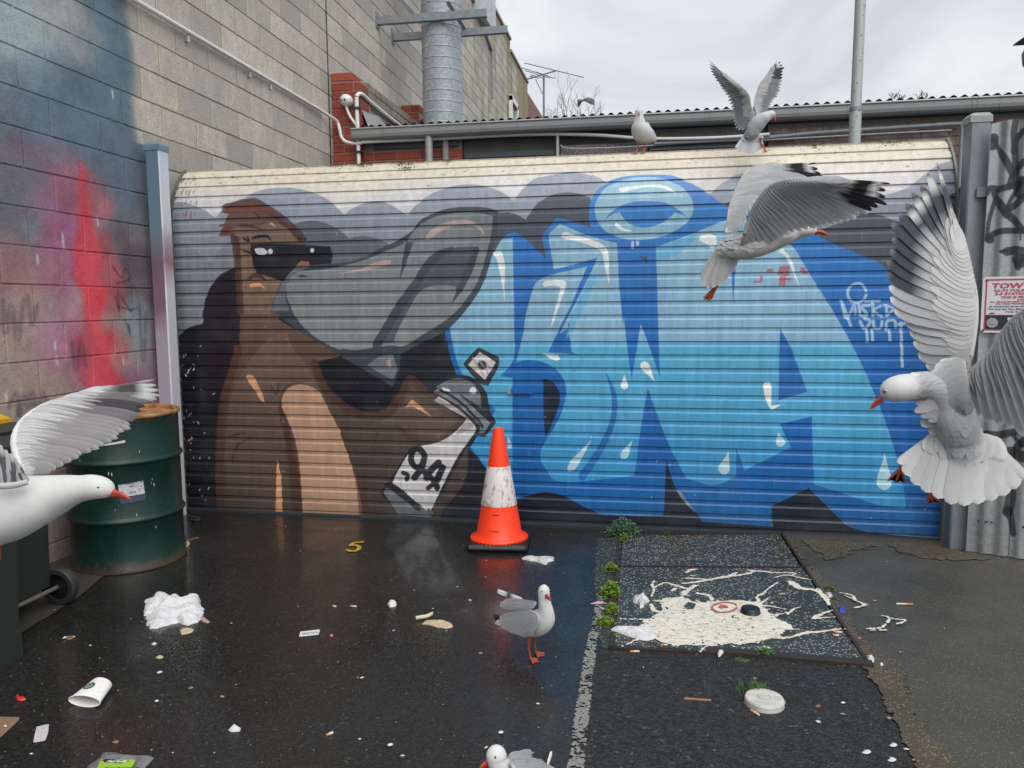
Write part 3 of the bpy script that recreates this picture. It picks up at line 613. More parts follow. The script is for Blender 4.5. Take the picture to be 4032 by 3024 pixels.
# newer, matte coarse asphalt right of the painted line
m = M('matte_asphalt', rough=.72, spec=.35); vo = m.voro(105); fine = m.noise(60, 4, .7); cs = m.sep(vo.outputs['Color'])
c = m.mix(m.ramp(cs[0], [(.2, 0), (1, 1)]), (.012, .0122, .0125), (.040, .041, .042)); c = m.mix(m.ramp(fine, [(.4, 0), (.75, .7)]), c, (.024, .025, .026)); c = m.mix(m.ramp(cs[1], [(.985, 0), (.993, .5)]), c, (.16, .15, .13))
m.color(c); m.rough(m.ramp(m.noise(1.3, 4), [(.35, .5), (.6, .75)])); b_ = m.bump(fine, .5, .004); m.bump(m.ramp(vo.outputs['Distance'], [(0, 1), (.5, 0)]), .9, .006, b_)
F_ = blur(cvg.mask([(9, 9)]*3), 1)*0 if False else None
cva = Canvas(-.6, .6, 1.4, 3.3, 150)
sm = blur(cva.mask(gl((1300,1398),(1330,1404),(1560,1414),(1880,1440),(1912,1475),(1950,1545),(1985,1600),(2050,1680),(2130,1900),(1190,1950),(1222,1800),(1256,1560),(1278,1420))), 1.5)
tag(mask_object('asphalt_patch', cva, sm-.5+vn(cva.h, cva.w, 6, 17)*.05*np.clip(sm*8, 0, 1)*np.clip((1-sm)*8, 0, 1), .0028, m.m), kind='structure')
# yellow 5 on the asphalt
cv5 = Canvas(-1.9, 3.7, -1.4, 4.35, 300); five = [gl((783,1172),(765,1174),(757,1180)), gl((757,1180),(768,1179),(776,1183),(772,1190),(758,1192),(750,1189))]
sm = np.maximum(cv5.mask(cv5.stroke_pts(five[0], .020)), cv5.mask(cv5.stroke_pts(five[1], .020)))
yel = simple('yellow_road_paint', (.42, .28, .02), .5, 0, .4, 60)
so = mask_object('painted_number', cv5, np.where(blur(sm, 1.2) < .06, -1, blur(sm, .8)-.36-vn(cv5.h, cv5.w, 5, 3)*.10), .0045, yel); tag(so, 'faded yellow number five painted on the asphalt before the gate', 'road marking')

# ---- pit lids: four concrete lids in a steel frame
pit = empty('pit_cover', (.35, 3.6, 0)); tag(pit, 'pair of gravelly concrete pit lids in a rusty steel frame, spattered with paint', 'pit cover')
c00, c10, c11, c01 = (np.array(D2(*q)) for q in ((1320,1404),(1872,1432),(1690,1157),(1338,1160)))
def slab(a, b, c_, d, inset=.012):
    q = np.array([a, b, c_, d]); ce = q.mean(0); q = ce+(q-ce)*(1-inset*2/np.linalg.norm(q-ce, axis=1))[:, None]
    ac = Acc(); ac.add([(x, y, -.03) for x, y in q]+[(x, y, ZS) for x, y in q], [(0,3,2,1),(4,5,6,7),(0,1,5,4),(1,2,6,5),(2,3,7,6),(3,0,4,7)]); return ac
t_ = .36; l1 = c01+(c00-c01)*t_; r1 = c11+(c10-c11)*t_
for q in ((c01, c11, r1, l1), (l1, r1, c10, c00)): slab(q[0], q[1], q[2], q[3]).build('slab', SLABM, pit)
for a, b in ((c00, c10), (c10, c11), (c11, c01), (c01, c00), (l1, r1)):
    ac = Acc(); ac.bar((*a, .003), (*b, .003), .014, .022, mi=0); ac.build('frame_bar', STEEL, pit)
ac = Acc(); a, b = np.array(D2(1530,1408)), np.array(D2(1885,1440)); ac.bar((*a, .004), (*b, .006), .045, .022); ac.build('angle_iron', STEEL, pit)

# ------------------------------------------------------------------ left block wall
WX = -3.184
cw = Canvas(1.0, 0, 4.9, 3.7, 190)
yg, zg = cw.grid()
def wuv(x, y): p = xp(x, y); return (p[1], p[2])
TEAL = PC(112, 134, 150, 1.0)
def lin3(*c_): return np.array(PC(*c_, 1.0))
f = np.clip((zg-1.2)/1.6, 0, 1)[..., None]
cw.a[:] = lin3(176, 158, 154)*(1-f)+lin3(98, 124, 138)*f
cw.a = cw.a.astype(np.float32)
def splat(x, y, rx, ry, c_, al, sh=1.3):
    u, v = wuv(x, y); n = vnoise(cw.h, cw.w, 46, int(x*7+y) % 9973, 3)-.5
    d = ((yg-u)/rx)**2+((zg-v)/ry)**2; m_ = np.clip(sh-d-n*1.5, 0, 1); m_ = m_*m_*(3-2*m_)
    cw.a += (lin3(*c_)-cw.a)*(m_*al)[..., None]
for s_ in ((60,20,.5,.3,(176,186,190),.8),(20,120,.35,.2,(150,165,176),.6),(150,60,.3,.2,(160,160,155),.5),(250,300,.5,.5,(84,106,124),.6),(100,330,.5,.3,(86,104,124),.6),(30,200,.4,.2,(104,126,144),.5),
           (60,420,.3,.3,(122,92,112),.7),(20,470,.3,.3,(104,84,96),.7),(100,480,.16,.2,(150,110,140),.8),(75,520,.12,.16,(124,140,152),.6),(150,470,.16,.25,(160,90,140),.5),(290,470,.2,.35,(110,98,112),.6),(250,430,.25,.3,(108,120,134),.6),
           (30,580,.2,.25,(160,104,108),.7),(60,640,.3,.3,(128,112,124),.6),(20,720,.3,.3,(128,116,118),.6),(30,800,.3,.3,(168,150,142),.7),(110,660,.14,.2,(150,110,136),.6),(100,740,.2,.2,(134,96,116),.6),(250,560,.2,.3,(98,72,88),.7),(300,620,.2,.3,(86,74,92),.7),
           (300,700,.16,.2,(140,160,170),.7),(320,800,.16,.2,(150,140,160),.6),(270,860,.3,.2,(150,90,130),.7),(240,880,.4,.2,(140,84,120),.6),(180,420,.28,.18,(206,84,104),.55),(215,600,.22,.3,(196,74,96),.6),(130,560,.22,.25,(176,96,120),.5),(215,760,.3,.2,(214,84,104),.6),(110,830,.3,.2,(182,140,140),.6),(10,620,.3,.3,(186,138,134),.6),(60,760,.5,.3,(186,168,160),.6),(120,860,.5,.25,(182,160,158),.6),(10,420,.3,.25,(100,116,128),.5),(200,250,.6,.4,(92,118,134),.5),(280,380,.3,.3,(88,104,124),.6),(130,380,.2,.2,(128,104,124),.5),(160,860,.3,.2,(140,118,120),.5),(60,880,.4,.3,(160,146,136),.6)): splat(*s_)
def wpoly(pts, c_, al, bl):
    m_ = blur(cw.mask([wuv(*p) for p in pts]), bl); cw.a += (lin3(*c_)-cw.a)*(np.clip(m_*(1.15-.5*vnoise(cw.h, cw.w, 30, len(pts))), 0, 1)*al)[..., None]
wpoly([(150,440),(170,500),(165,600),(170,680),(160,740),(165,790),(190,860),(140,800),(135,700),(140,600),(130,500)], (196,84,168), .6, 12)
wpoly([(100,690),(135,690),(140,790),(110,800),(85,745)], (190,90,160), .5, 12)
wpoly([(175,340),(188,390),(196,450),(205,500),(222,560),(212,605),(230,618),(232,650),(215,690),(220,715),(245,720),(250,740),(235,770),(245,800),(280,830),(290,860),(270,880),(215,880),(180,830),(165,780),(160,730),(185,720),(178,680),(180,640),(160,600),(158,540),(170,480),(168,420)], (226,62,82), 1.0, 3.5)
wpoly([(170,650),(150,720),(160,800),(200,860),(185,790),(175,740)], (214,90,130), .7, 6)
wpoly([(155,690),(200,740),(215,790),(180,800),(160,760)], (120,84,100), .5, 9)
def wst(pts, w, c_, al=.5, bl=.8):
    m_ = blur(cw.mask(cw.stroke_pts([wuv(*p) for p in pts], w)), bl); cw.a += (np.array(srgb(*c_))-cw.a)*(m_*al)[..., None]
for st in (((5,650),(12,720),(25,660),(38,735),(52,650)), ((60,640),(70,700),(80,660)), ((20,880),(35,850),(40,895)), ((42,895),(52,855),(62,880),(70,850),(78,890)), ((85,880),(92,855),(102,868),(95,888),(86,885)), ((155,740),(165,800),(175,740),(185,790)), ((300,660),(310,780),(315,680))): wst(st, .034, (58, 54, 64), .5, 1.3)
for st in (((243,575),(262,600),(270,580),(280,602),(252,612)), ((250,640),(258,675),(255,630)), ((262,640),(280,668),(295,665)), ((270,690),(282,725),(278,700)), ((253,660),(285,672))): wst(st, .010, (30, 22, 40), .9, .6)
for (x, y) in ((135,505),(136,520),(118,740),(122,770),(265,770),(243,195),(12,850),(80,552),(210,470)): wst([(x, y), (x+2, y+16)], .012, (220, 225, 225), .8, .7)
for k_ in range(3): cw.a[..., k_] *= (1+.014*vn(cw.h, cw.w, 70, 80+k_)+.012*vn(cw.h, cw.w, 12, 90+k_))
cw.a *= (1-.10*np.clip(vn(cw.h, cw.w, 34, 77), -1, 2)+.04*vn(cw.h, cw.w, 6, 78, 2))[..., None]
cw.a = np.clip(cw.a, .01, .8).astype(np.float32)
bnd = 4.50+.018*np.sin(zg*9)+(vnoise(cw.h, cw.w, 60, 8)-.5)*.07
alpha = 1/(1+np.exp((yg-bnd)/.018)); alpha = np.where(zg < 2.42, 1/(1+np.exp((yg-4.72)/.02)), alpha)
wall_img = cw.image('wall_paint', alpha.astype(np.float32))
def block_mat(name, joint=False):
    m = M(name, rough=.85); pos = m.pos(); s_ = m.sep(pos)
    oi = m.N('ShaderNodeObjectInfo'); ge = m.N('ShaderNodeNewGeometry')
    rnd = m.math('FRACT', m.math('ADD', oi.outputs['Random'], ge.outputs['Random Per Island']))
    if joint: raw = m.mix(m.noise(7, 5), (.26, .205, .13), (.40, .33, .22))
    else:
        raw = m.ramp(rnd, [(0, (.40, .37, .32)), (.35, (.57, .52, .435)), (.7, (.68, .62, .51)), (1, (.78, .71, .58))])
        raw = m.mix(m.ramp(m.noise(5, 6, .65), [(.3, 0), (.75, .75)]), raw, (.42, .415, .41), 'MIX')
        raw = m.mix(m.ramp(m.noise(85, 4, .8), [(.46, 0), (.66, .7)]), raw, (.22, .21, .19)); raw = m.mix(m.ramp(m.noise(9, 5, .7, stretch=(1, 1.6, .5)), [(.45, 0), (.7, .5)]), raw, (.34, .335, .32))
        raw = m.mix(m.ramp(m.noise(2.2, 5, .6, stretch=(1, 3, .35)), [(.58, 0), (.78, .35)]), raw, (.5, .49, .47))
    # algae far along the wall: streaks below the coping
    g1 = m.ramp(s_[1], [(0, 0), (1, 1)])
    yn = m.N('ShaderNodeMapRange'); m.L(s_[1], yn.inputs[0]); yn.inputs[1].default_value = 11; yn.inputs[2].default_value = 16; 
    mp_ = m.noise(.9, 5, .65, stretch=(1, 1.6, .22))
    gm = m.math('MULTIPLY', yn.outputs[0], m.ramp(mp_, [(.47, 0), (.62, .75)])); raw = m.mix(gm, raw, (.15, .165, .05))
    tex = m.N('ShaderNodeTexImage'); tex.image = wall_img; tex.extension = 'EXTEND'; tex.interpolation = 'Cubic'
    cu = m.N('ShaderNodeCombineXYZ')
    m.L(m.math('DIVIDE', m.math('SUBTRACT', s_[1], cw.x0), cw.w/cw.ppm), cu.inputs[0]); m.L(m.math('DIVIDE', s_[2], cw.h/cw.ppm), cu.inputs[1]); m.L(cu.outputs[0], tex.inputs[0])
    fac = m.math('MULTIPLY', tex.outputs['Alpha'], .96)
    pt = tex.outputs['Color']
    if joint: pt = m.mix(.05, pt, (.05, .05, .06))
    pt = m.mix(m.ramp(m.noise(75, 4, .8), [(.50, 0), (.68, .55)]), pt, m.mix(1., pt, (.42, .42, .45), 'MULTIPLY'))
    col_ = m.mix(fac, raw, pt); m.color(col_)
    b = m.bump(m.noise(45, 6, .75), .65, .006); m.bump(m.ramp(m.voro(120).outputs['Distance'], [(0, 0), (.45, 1)]), .35, .003, b); return m.m
BLOCK, JOINT = block_mat('concrete_block'), block_mat('mortar', True)
wall = empty('block_wall', (WX, 9, 0)); tag(wall, 'tall grey concrete block wall running back from spray-painted near end', 'wall')
ac = Acc(); ac.box((WX-.2, .0, -.1), (WX-.0045, 18.29, 7.5)); ac.box((WX-.2, 18.29, -.1), (WX-.0045, 20.93, 7.25)); ac.build('mortar', JOINT, wall)
bl_full = [chamfer_box('block', .10, .391, .191, .003, BLOCK, .0010) for _ in range(4)]
cand = []
Z0 = .105          # bed joints follow the measured courses
for cz in range(0, 38):
    zc = Z0+.2*cz-.1; off = (0 if cz % 2 else .2)
    top = 7.5
    for k in range(48):
        yc = .1+off+.4*k+.081
        if yc-.2 < 0 or yc+.2 > 20.93 or zc < 0: continue
        if zc+.1 > (7.5 if yc < 18.2 else 7.26): continue
        if abs(yc-15.4) < 3 and zc > 7.6: continue
        x, y = pj((WX, yc, zc)); vis = -60 < x < 2260 and -60 < y < 1700
        cand.append((0 if vis else 1, (yc**2+3.184**2+(zc-CAM_H)**2), yc, zc))
cand.sort(); rest = []
for i, (v, d, yc, zc) in enumerate(cand):
    # blocks hidden behind the low roof do not count as seen
    if i < 296 and v == 0: link('block', random.choice(bl_full), wall, (WX-.05+random.uniform(-.0015, .0015), yc, zc))
    else: rest.append((WX-.05+random.uniform(-.0015, .0015), yc, zc))
o = tile_join('blocks_beyond', bl_full[0], rest, BLOCK, wall); tag(o, kind='stuff')
ac = Acc(); ac.box((WX-.22, .0, 7.5), (WX+.03, 18.3, 7.56)); ac.box((WX-.22, 18.3, 7.25), (WX+.03, 20.95, 7.31)); ac.build('coping', simple('coping_grey', (.30, .31, .30), .6), wall)
ac = Acc(); ac.box((WX, 7.565, 0), (WX+.004, 7.585, 7.5)); ac.build('control_joint', simple('joint_sealant', (.03, .03, .032), .7), wall)
WHT = simple('white_painted_timber', (.78, .78, .76), .5)
w = link('window', None, wall, (WX, 18.5, 6)); w.empty_display_size = .1
ac = Acc(); ac.box((WX-.0, 18.07, 5.3), (WX+.01, 18.99, 6.18)); 
ac.build('pane', simple('dark_glass', (.12, .14, .15), .15), wall)
for lo, hi in (((WX+.0, 18.05, 5.3), (WX+.07, 18.15, 6.2)), ((WX, 18.91, 5.3), (WX+.07, 19.01, 6.2)), ((WX, 18.05, 6.1), (WX+.07, 19.01, 6.22))):
    ac = Acc(); ac.box(lo, hi); ac.build('window_frame', WHT, wall)
bpy.data.objects.remove(w)
fl = Acc(); fl.box((WX, 14.3, 6.75), (WX+.16, 15.5, 7.5)); fl.box((WX+.16, 14.3, 6.75), (WX+.2, 14.42, 7.5)); fl.box((WX+.16, 15.38, 6.75), (WX+.2, 15.5, 7.5))
o = fl.build('wall_hatch', simple('pale_sheet_metal', (.5, .53, .55), .4, .3)); tag(o, 'pale sheet metal box high on the long block wall', 'wall box')
dp = Acc(); dp.tube([(WX+.06, 13.0, 4.6), (WX+.06, 13.0, 7.4)], .05, 10); dp.bar((WX+.05, 13.0, 6.9), (WX+.05, 16.3, 6.1), .06)
dp = Acc(); dp.bar((WX+.03, 12.9, 7.2), (WX+.03, 15.9, 6.55), .05); dp.bar((WX+.03, 15.9, 6.55), (WX+.03, 15.95, 5.6), .05)
tag(dp.build('wall_pipe', simple('galvanised_pipe', (.35, .37, .38), .45, .5)), 'thin grey pipe sloping down the far block wall', 'pipe')
# brick wall beyond it
BRICKF = M('far_brick', rough=.85); p_ = BRICKF.pos(); sp = BRICKF.sep(p_)
bt = BRICKF.N('ShaderNodeTexBrick'); bt.inputs['Color1'].default_value = (.20, .09, .085, 1); bt.inputs['Color2'].default_value = (.26, .13, .12, 1); bt.inputs['Mortar'].default_value = (.25, .21, .19, 1)
bt.inputs['Scale'].default_value = 1; bt.inputs['Brick Width'].default_value = .24; bt.inputs['Row Height'].default_value = .086; bt.inputs['Mortar Size'].default_value = .008
cb = BRICKF.N('ShaderNodeCombineXYZ'); BRICKF.L(sp[1], cb.inputs[0]); BRICKF.L(sp[2], cb.inputs[1]); BRICKF.L(cb.outputs[0], bt.inputs[0]); BRICKF.color(bt.outputs[0])
ac = Acc(); ac.add([(WX-.3,20.96,0),(WX-.01,20.96,0),(WX-.01,32,0),(WX-.3,32,0),(WX-.3,20.96,7.03),(WX-.01,20.96,7.03),(WX-.01,32,7.3),(WX-.3,32,7.3)], [(0,3,2,1),(4,5,6,7),(0,1,5,4),(1,2,6,5),(2,3,7,6),(3,0,4,7)])
tag(ac.build('brick_gable_wall', BRICKF.m), 'dull red brick wall beyond the far end of the block wall', 'wall')

# ------------------------------------------------------------------ conduit on the wall
GALV = simple('grey_conduit', (.42, .43, .43), .45, .2); PVC = simple('white_pvc', (.72, .72, .70), .4, 0, .08)
def pipe(name, label, cat, pts, r, mat, clips=(), smooth=True, n=12):
    pts = [np.asarray(p, float) for p in pts]
    q = crom(pts, len(pts)*6) if smooth else np.array(pts)
    t = empty(name, tuple(pts[0])); tag(t, label, cat)
    a = Acc(); a.tube(list(q), r, n); a.build('pipe', mat, t, True)
    for c_ in clips:
        a = Acc(); a.box((c_[0]-.012, c_[1]-.012, c_[2]-r-.045), (c_[0]+.012, c_[1]+.012, c_[2]-r+.004)); a.build('clip', simple('clip_metal', (.6, .6, .6), .4, .6) if 'clip_metal' not in bpy.data.materials else bpy.data.materials['clip_metal'], t)
    return t
cy = [3.6, 4.4, 5.2, 6.0, 6.8, 7.25]
pts = [(WX+.03, y, 3.285) for y in cy]+[(WX+.05, 7.4, 3.27), (-3.10, 7.56, 3.24)]+[tuple(yp((1250+x*.36166)/KP, (200+y*.36166)/KP, 7.57)) for x, y in ((240,850),(260,935),(300,985),(360,1005),(430,1012),(480,1003),(545,992))]+[(-2.2, 7.60, 3.03), (-1.2, 7.60, 3.03), (-.55, 7.60, 3.0), (0., 7.60, 2.94), (.6, 7.60, 2.92), (1.1, 7.6, 2.93)]
pipe('wall_conduit', 'white conduit line running along block wall and round onto brick pier', 'conduit', pts, .0165, PVC, [(WX+.012, y, 3.285) for y in (5.1, 5.95, 6.3)])
for yk in (4.75, 5.75, 6.65):
    pass
# ------------------------------------------------------------------ roller gate
m = M('painted_gate', rough=.42, spec=.45); uv = m.N('ShaderNodeUVMap'); tx = m.N('ShaderNodeTexImage'); tx.image = mural_img; tx.extension = 'EXTEND'; tx.interpolation = 'Cubic'; m.L(uv.outputs[0], tx.inputs[0])
st = m.ramp(m.noise(26, 5, .7, stretch=(1, 1, .09)), [(.35, .84), (.62, 1.04)])
st2 = m.ramp(m.noise(140, 3, .7, stretch=(1, 1, .12)), [(.3, .92), (.7, 1.06)])
m.color(m.mix(1., m.mix(1., tx.outputs[0], st, 'MULTIPLY'), st2, 'MULTIPLY')); m.rough(m.ramp(m.noise(5, 4), [(.3, .28), (.7, .46)])); m.bump(m.noise(9, 3, .5, stretch=(1, 1, 3)), .12, .006)
GATE = m.m
gate = empty('roller_gate', (-.66, GY, 0)); tag(gate, 'wide ribbed roller gate painted with a masked brown bird and blue letters', 'gate')
PT = .0803; S0 = .03; STOT = GZC+GR*GTH
def gpt(x, s, out, wob=0): Y, Z, t = g_surf(s); return (x, Y-out*math.cos(t)+wob, Z+out*math.sin(t))
cutx = [GX0, -2.2, -1.4, -.6, .2, 1.0, GX1]
def slat(s0, s1, first=False):
    # bottom to top: proud flat, step in, shallow recess, bright ledge
    h = s1-s0; prof = [(s0+.0035, .0), (s0+h*.30, .0), (s0+h*.32, .0)] 
    prof = [(s0, .0), (s0+h*.60, .0), (s0+h*.63, -.0005), (s0+h*.635, -.0)]
    # rib: flat from the ledge up to the groove, groove undercut, recessed strip above it up to the next ledge
    prof = [(s0, -.0095), (s0+h*.012, -.0012), (s0+h*.035, 0), (s0+h*.60, 0), (s0+h*.625, -.0012), (s0+h*.70, -.0075), (s0+h*.73, -.0082), (s0+h*.97, -.0082), (s0+h, -.0098)]
    ph = random.uniform(0, 6); V = []; U = []
    xs = cutx
    for i, x in enumerate(xs):
        wb = .0008*math.sin(x*2.1+ph)
        for s_, o_ in prof: V.append(gpt(x, s_, o_, wb)); U.append(((x-cv.x0)/(cv.x1-cv.x0), (s_-cv.y0)/(cv.y1-cv.y0)))
    n = len(prof); Fc = [(i*n+j, (i+1)*n+j, (i+1)*n+j+1, i*n+j+1) for i in range(len(xs)-1) for j in range(n-1)]
    me = bpy.data.meshes.new('slat'); me.from_pydata(V, [], Fc); me.materials.append(GATE)
    ul = me.uv_layers.new(name='UVMap')
    ul.data.foreach_set('uv', np.array([U[l.vertex_index] for l in me.loops], np.float32).ravel()); me.update(); return link('slat', me, gate)
# the ledge of each rib sits just under a groove line measured on the photo
s = S0
slat(.012, S0)
while s+PT < STOT: slat(s, s+PT); s += PT
slat(s, STOT-.002)
RUB = simple('black_rubber', (.03, .032, .03), .6); EDGE = simple('edge_metal', (.16, .165, .15), .5, .3)
for x0, x1 in ((GX0-.022, GX0-.001), (GX1+.001, GX1+.014)):
    a = Acc(); ss = list(np.linspace(.0, GZC, 6))+list(np.linspace(GZC+.04, STOT, 10)); vv = []
    for s_ in ss: vv += [gpt(x0, s_, .010), gpt(x1, s_, .010), gpt(x1, s_, -.05), gpt(x0, s_, -.05)]
    a.add(vv, [(i*4+j, i*4+(j+1) % 4, i*4+4+(j+1) % 4, i*4+4+j) for i in range(len(ss)-1) for j in range(4)]+[(3,2,1,0)]); a.build('side_trim', EDGE, gate)
a = Acc(); a.box((GX0, GY-.012, .0), (GX1, GY+.03, .013)); a.build('bottom_rail', simple('bottom_rail_metal', (.05, .06, .07), .5, .3), gate)
a = Acc(); Yt, Zt, _ = g_surf(STOT); a.box((GX0-.02, Yt+.002, Zt-.05), (GX1+.014, Yt+.05, Zt-.004)); a.build('top_rail', simple('cream_rail', (.60, .56, .44), .5), gate)
bp = yp(1127, 845, GY); a = Acc(); BLU = simple('blue_painted_metal', (.01, .12, .42), .4)
a.box((bp[0]-.068, GY-.006, bp[2]-.017), (bp[0]+.068, GY-.001, bp[2]+.017)); a.build('lock_plate', BLU, gate)
a = Acc(); a.box((bp[0]-.045, GY-.016, bp[2]-.012), (bp[0]+.05, GY-.006, bp[2]+.010)); a.lathe([(.0, 0), (.008, 0)], (0, 0), 8) if False else None; a.build('lock_handle', BLU, gate)
a = Acc(); a.box((bp[0]-.088, GY-.007, bp[2]-.018), (bp[0]-.070, GY-.001, bp[2]+.014)); a.build('lock_tongue', simple('bare_metal', (.4, .38, .33), .5, .5), gate)
MOSS = simple('lichen', (.10, .12, .065), .95, 0, .5, 60)
a = Acc()
for cx, w_, n in ((790, 26, 60), (806, 14, 24), (893, 26, 60), (890, 18, 40), (868, 20, 34), (740, 24, 40), (968, 14, 24), (1760, 20, 30), (1925, 26, 40)):
    for _ in range(n):
        px_ = cx+random.gauss(0, w_*.5); s_ = STOT-abs(random.gauss(0, .022))-(.06 if cx == 890 else 0); u, _v = gate_uv(px_, 350-(px_-700)*.036)
        p = np.array(gpt(u, s_, .002)); r = random.uniform(.002, .006); a.add([p+np.array([r*math.cos(t), -.0035*random.random()-.001, r*.7*math.sin(t)]) for t in (0, 1.6, 3.1, 4.7)]+[p+np.array([0, -.006, .003])], [(0,1,4),(1,2,4),(2,3,4),(3,0,4)])
tag(a.build('lichen', MOSS, gate), kind='stuff')

# ------------------------------------------------------------------ posts
def post(name, lab, x0, x1, y0, y1, h, mat, capmat):
    t = empty(name, ((x0+x1)/2, (y0+y1)/2, 0)); tag(t, lab, 'post'); cx, cy_ = (x0+x1)/2, (y0+y1)/2
    me = chamfer_box('shaft', x1-x0, y1-y0, h+.1, .007, mat); link('shaft', me, t, (cx, cy_, h/2-.05))
    W, D = (x1-x0)/2+.004, (y1-y0)/2+.004; a = Acc()
    pr = [(W, D, h-.03), (W, D, h+.004), (W-.014, D-.014, h+.020), (W-.03, D-.03, h+.024)]
    vv = [(cx+sx*w, cy_+sy*d, z) for w, d, z in pr for sx, sy in ((-1,-1),(1,-1),(1,1),(-1,1))]
    a.add(vv, [(i*4+j, i*4+(j+1) % 4, i*4+4+(j+1) % 4, i*4+4+j) for i in range(3) for j in range(4)]+[(12,13,14,15)]); a.build('cap', capmat, t); return t
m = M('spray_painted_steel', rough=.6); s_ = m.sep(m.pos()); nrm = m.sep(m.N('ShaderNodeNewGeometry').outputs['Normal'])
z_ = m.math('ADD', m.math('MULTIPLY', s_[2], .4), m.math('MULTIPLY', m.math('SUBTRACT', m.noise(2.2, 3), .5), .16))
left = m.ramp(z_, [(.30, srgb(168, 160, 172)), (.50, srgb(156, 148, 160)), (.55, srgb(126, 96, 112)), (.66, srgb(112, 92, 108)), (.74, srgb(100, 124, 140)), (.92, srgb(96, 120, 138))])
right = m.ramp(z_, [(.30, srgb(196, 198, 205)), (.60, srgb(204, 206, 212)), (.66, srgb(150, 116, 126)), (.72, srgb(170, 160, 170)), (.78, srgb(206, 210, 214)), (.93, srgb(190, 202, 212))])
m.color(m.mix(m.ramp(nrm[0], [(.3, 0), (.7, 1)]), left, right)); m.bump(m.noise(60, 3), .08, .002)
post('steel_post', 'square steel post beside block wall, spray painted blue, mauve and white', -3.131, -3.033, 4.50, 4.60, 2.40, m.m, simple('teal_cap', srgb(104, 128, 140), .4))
m = M('weathered_galvanised', rough=.5, metal=.25); z_ = m.sep(m.pos())[2]
m.color(m.mix(m.ramp(m.noise(18, 6, .7, stretch=(1, 1, .18)), [(.3, 0), (.7, 1)]), (.17, .195, .215), (.28, .305, .33))); m.bump(m.noise(50, 3), .1, .002)
GALVP = m.m
post('steel_post.001', 'square grey galvanised post between the gate and corrugated fence', 1.672, 1.772, 4.52, 4.625, 2.345, GALVP, simple('lichened_cap', (.30, .32, .32), .7, .1, .5, 60))

# ------------------------------------------------------------------ corrugated fence and sign
m = M('galvanised_sheet', rough=.38, metal=.55); n_ = m.ramp(m.noise(3, 6, .65, stretch=(1, 1, .25)), [(.3, 0), (.7, 1)]); sp = m.ramp(m.voro(70).outputs['Color'], [(0, .85), (1, 1.12)])
base = m.mix(n_, (.26, .275, .285), (.42, .435, .445))
FO = np.array([1.752, 4.470]); FD = np.array([.940, -.341]); FN = np.array([-.341, -.940])
cf = Canvas(-.05, 0, 1.05, 2.45, 260, (1, 1, 1))
def fuv(x, y):
    d = ray(x, y); t = (FO@FN-CAM[:2]@FN)/(d[:2]@FN); p = CAM+d*t; return (float((p[:2]-FO)@FD), float(p[2]))
def fs(pts, w, al=.9):
    cf.poly(cf.stroke_pts([fuv(*p) for p in pts], w), (.035, .036, .042), al)
# c4 crop: S = 3700 + x*.6027, 400 + y*.6027
tF = lambda x, y: ((3700+x*.6027)/KP, (400+y*.6027)/KP)
for pts, w in ((((350,240),(345,290)), .05), (((350,250),(375,290),(410,350),(450,420),(480,500)), [.03,.02,.03,.035,.02]), (((500,110),(485,200),(490,300),(500,480)), .03), (((551,190),(500,250),(485,330)), .03),
               (((551,390),(500,450),(470,500),(455,560)), .03), (((300,600),(330,570),(400,570),(480,545),(551,515)), .035), (((530,530),(535,590)), .07), (((375,590),(350,680),(320,790),(308,890)), .02), (((350,600),(400,680),(440,730),(500,790),(551,850)), [.02,.04,.04,.03,.03]),
               (((551,620),(500,670),(430,720),(440,745)), .035), (((540,530),(470,630),(430,720)), .02), (((308,895),(360,860),(430,845),(551,845)), .032), (((310,890),(330,905)), .04), (((400,980),(430,975)), .02), (((440,980),(500,972),(551,985)), .045), (((515,1030),(530,1050)), .06), (((551,1020),(510,1060),(512,1085)), .03),
               (((525,860),(527,905)), .008), (((322,895),(324,915)), .008), (((440,740),(442,765)), .008)):
    fs([tF(*p) for p in pts], w)
tG = lambda x, y: ((2688+x*.6076)/KP, (1008+y*.6076)/KP)
for pts, w in ((((1970,1150),(2050,1160),(2140,1140),(2212,1145)), .04), (((2080,1290),(2120,1270),(2212,1300)), .06), (((1990,1220),(2060,1290),(2140,1360),(2150,1410)), .035), (((2212,1190),(2150,1260),(2130,1330)), .035), (((2130,1150),(2200,1230)), .02), (((2128,1530),(2120,1600),(2105,1659)), .05), (((2110,1650),(2130,1720),(2140,1800)), [.05, .03, .03])):
    fs([tG(*p) for p in pts], w)
fimg = cf.image('fence_spray')
ti = m.N('ShaderNodeTexImage'); ti.image = fimg; ti.extension = 'EXTEND'; uvn = m.N('ShaderNodeUVMap'); m.L(uvn.outputs[0], ti.inputs[0])
m.color(m.mix(1., m.mix(1., base, sp, 'MULTIPLY'), ti.outputs[0], 'MULTIPLY')); inv = m.ramp(ti.outputs[0], [(.1, 0), (.6, .5)]); m.L(inv, m.b.inputs['Metallic']); m.bump(m.noise(6, 3), .2, .01)
SHEET = m.m
fence = empty('corrugated_fence', (FO[0], FO[1], 0)); tag(fence, 'corrugated galvanised sheet fence with black spray scribble right of the gate', 'fence')
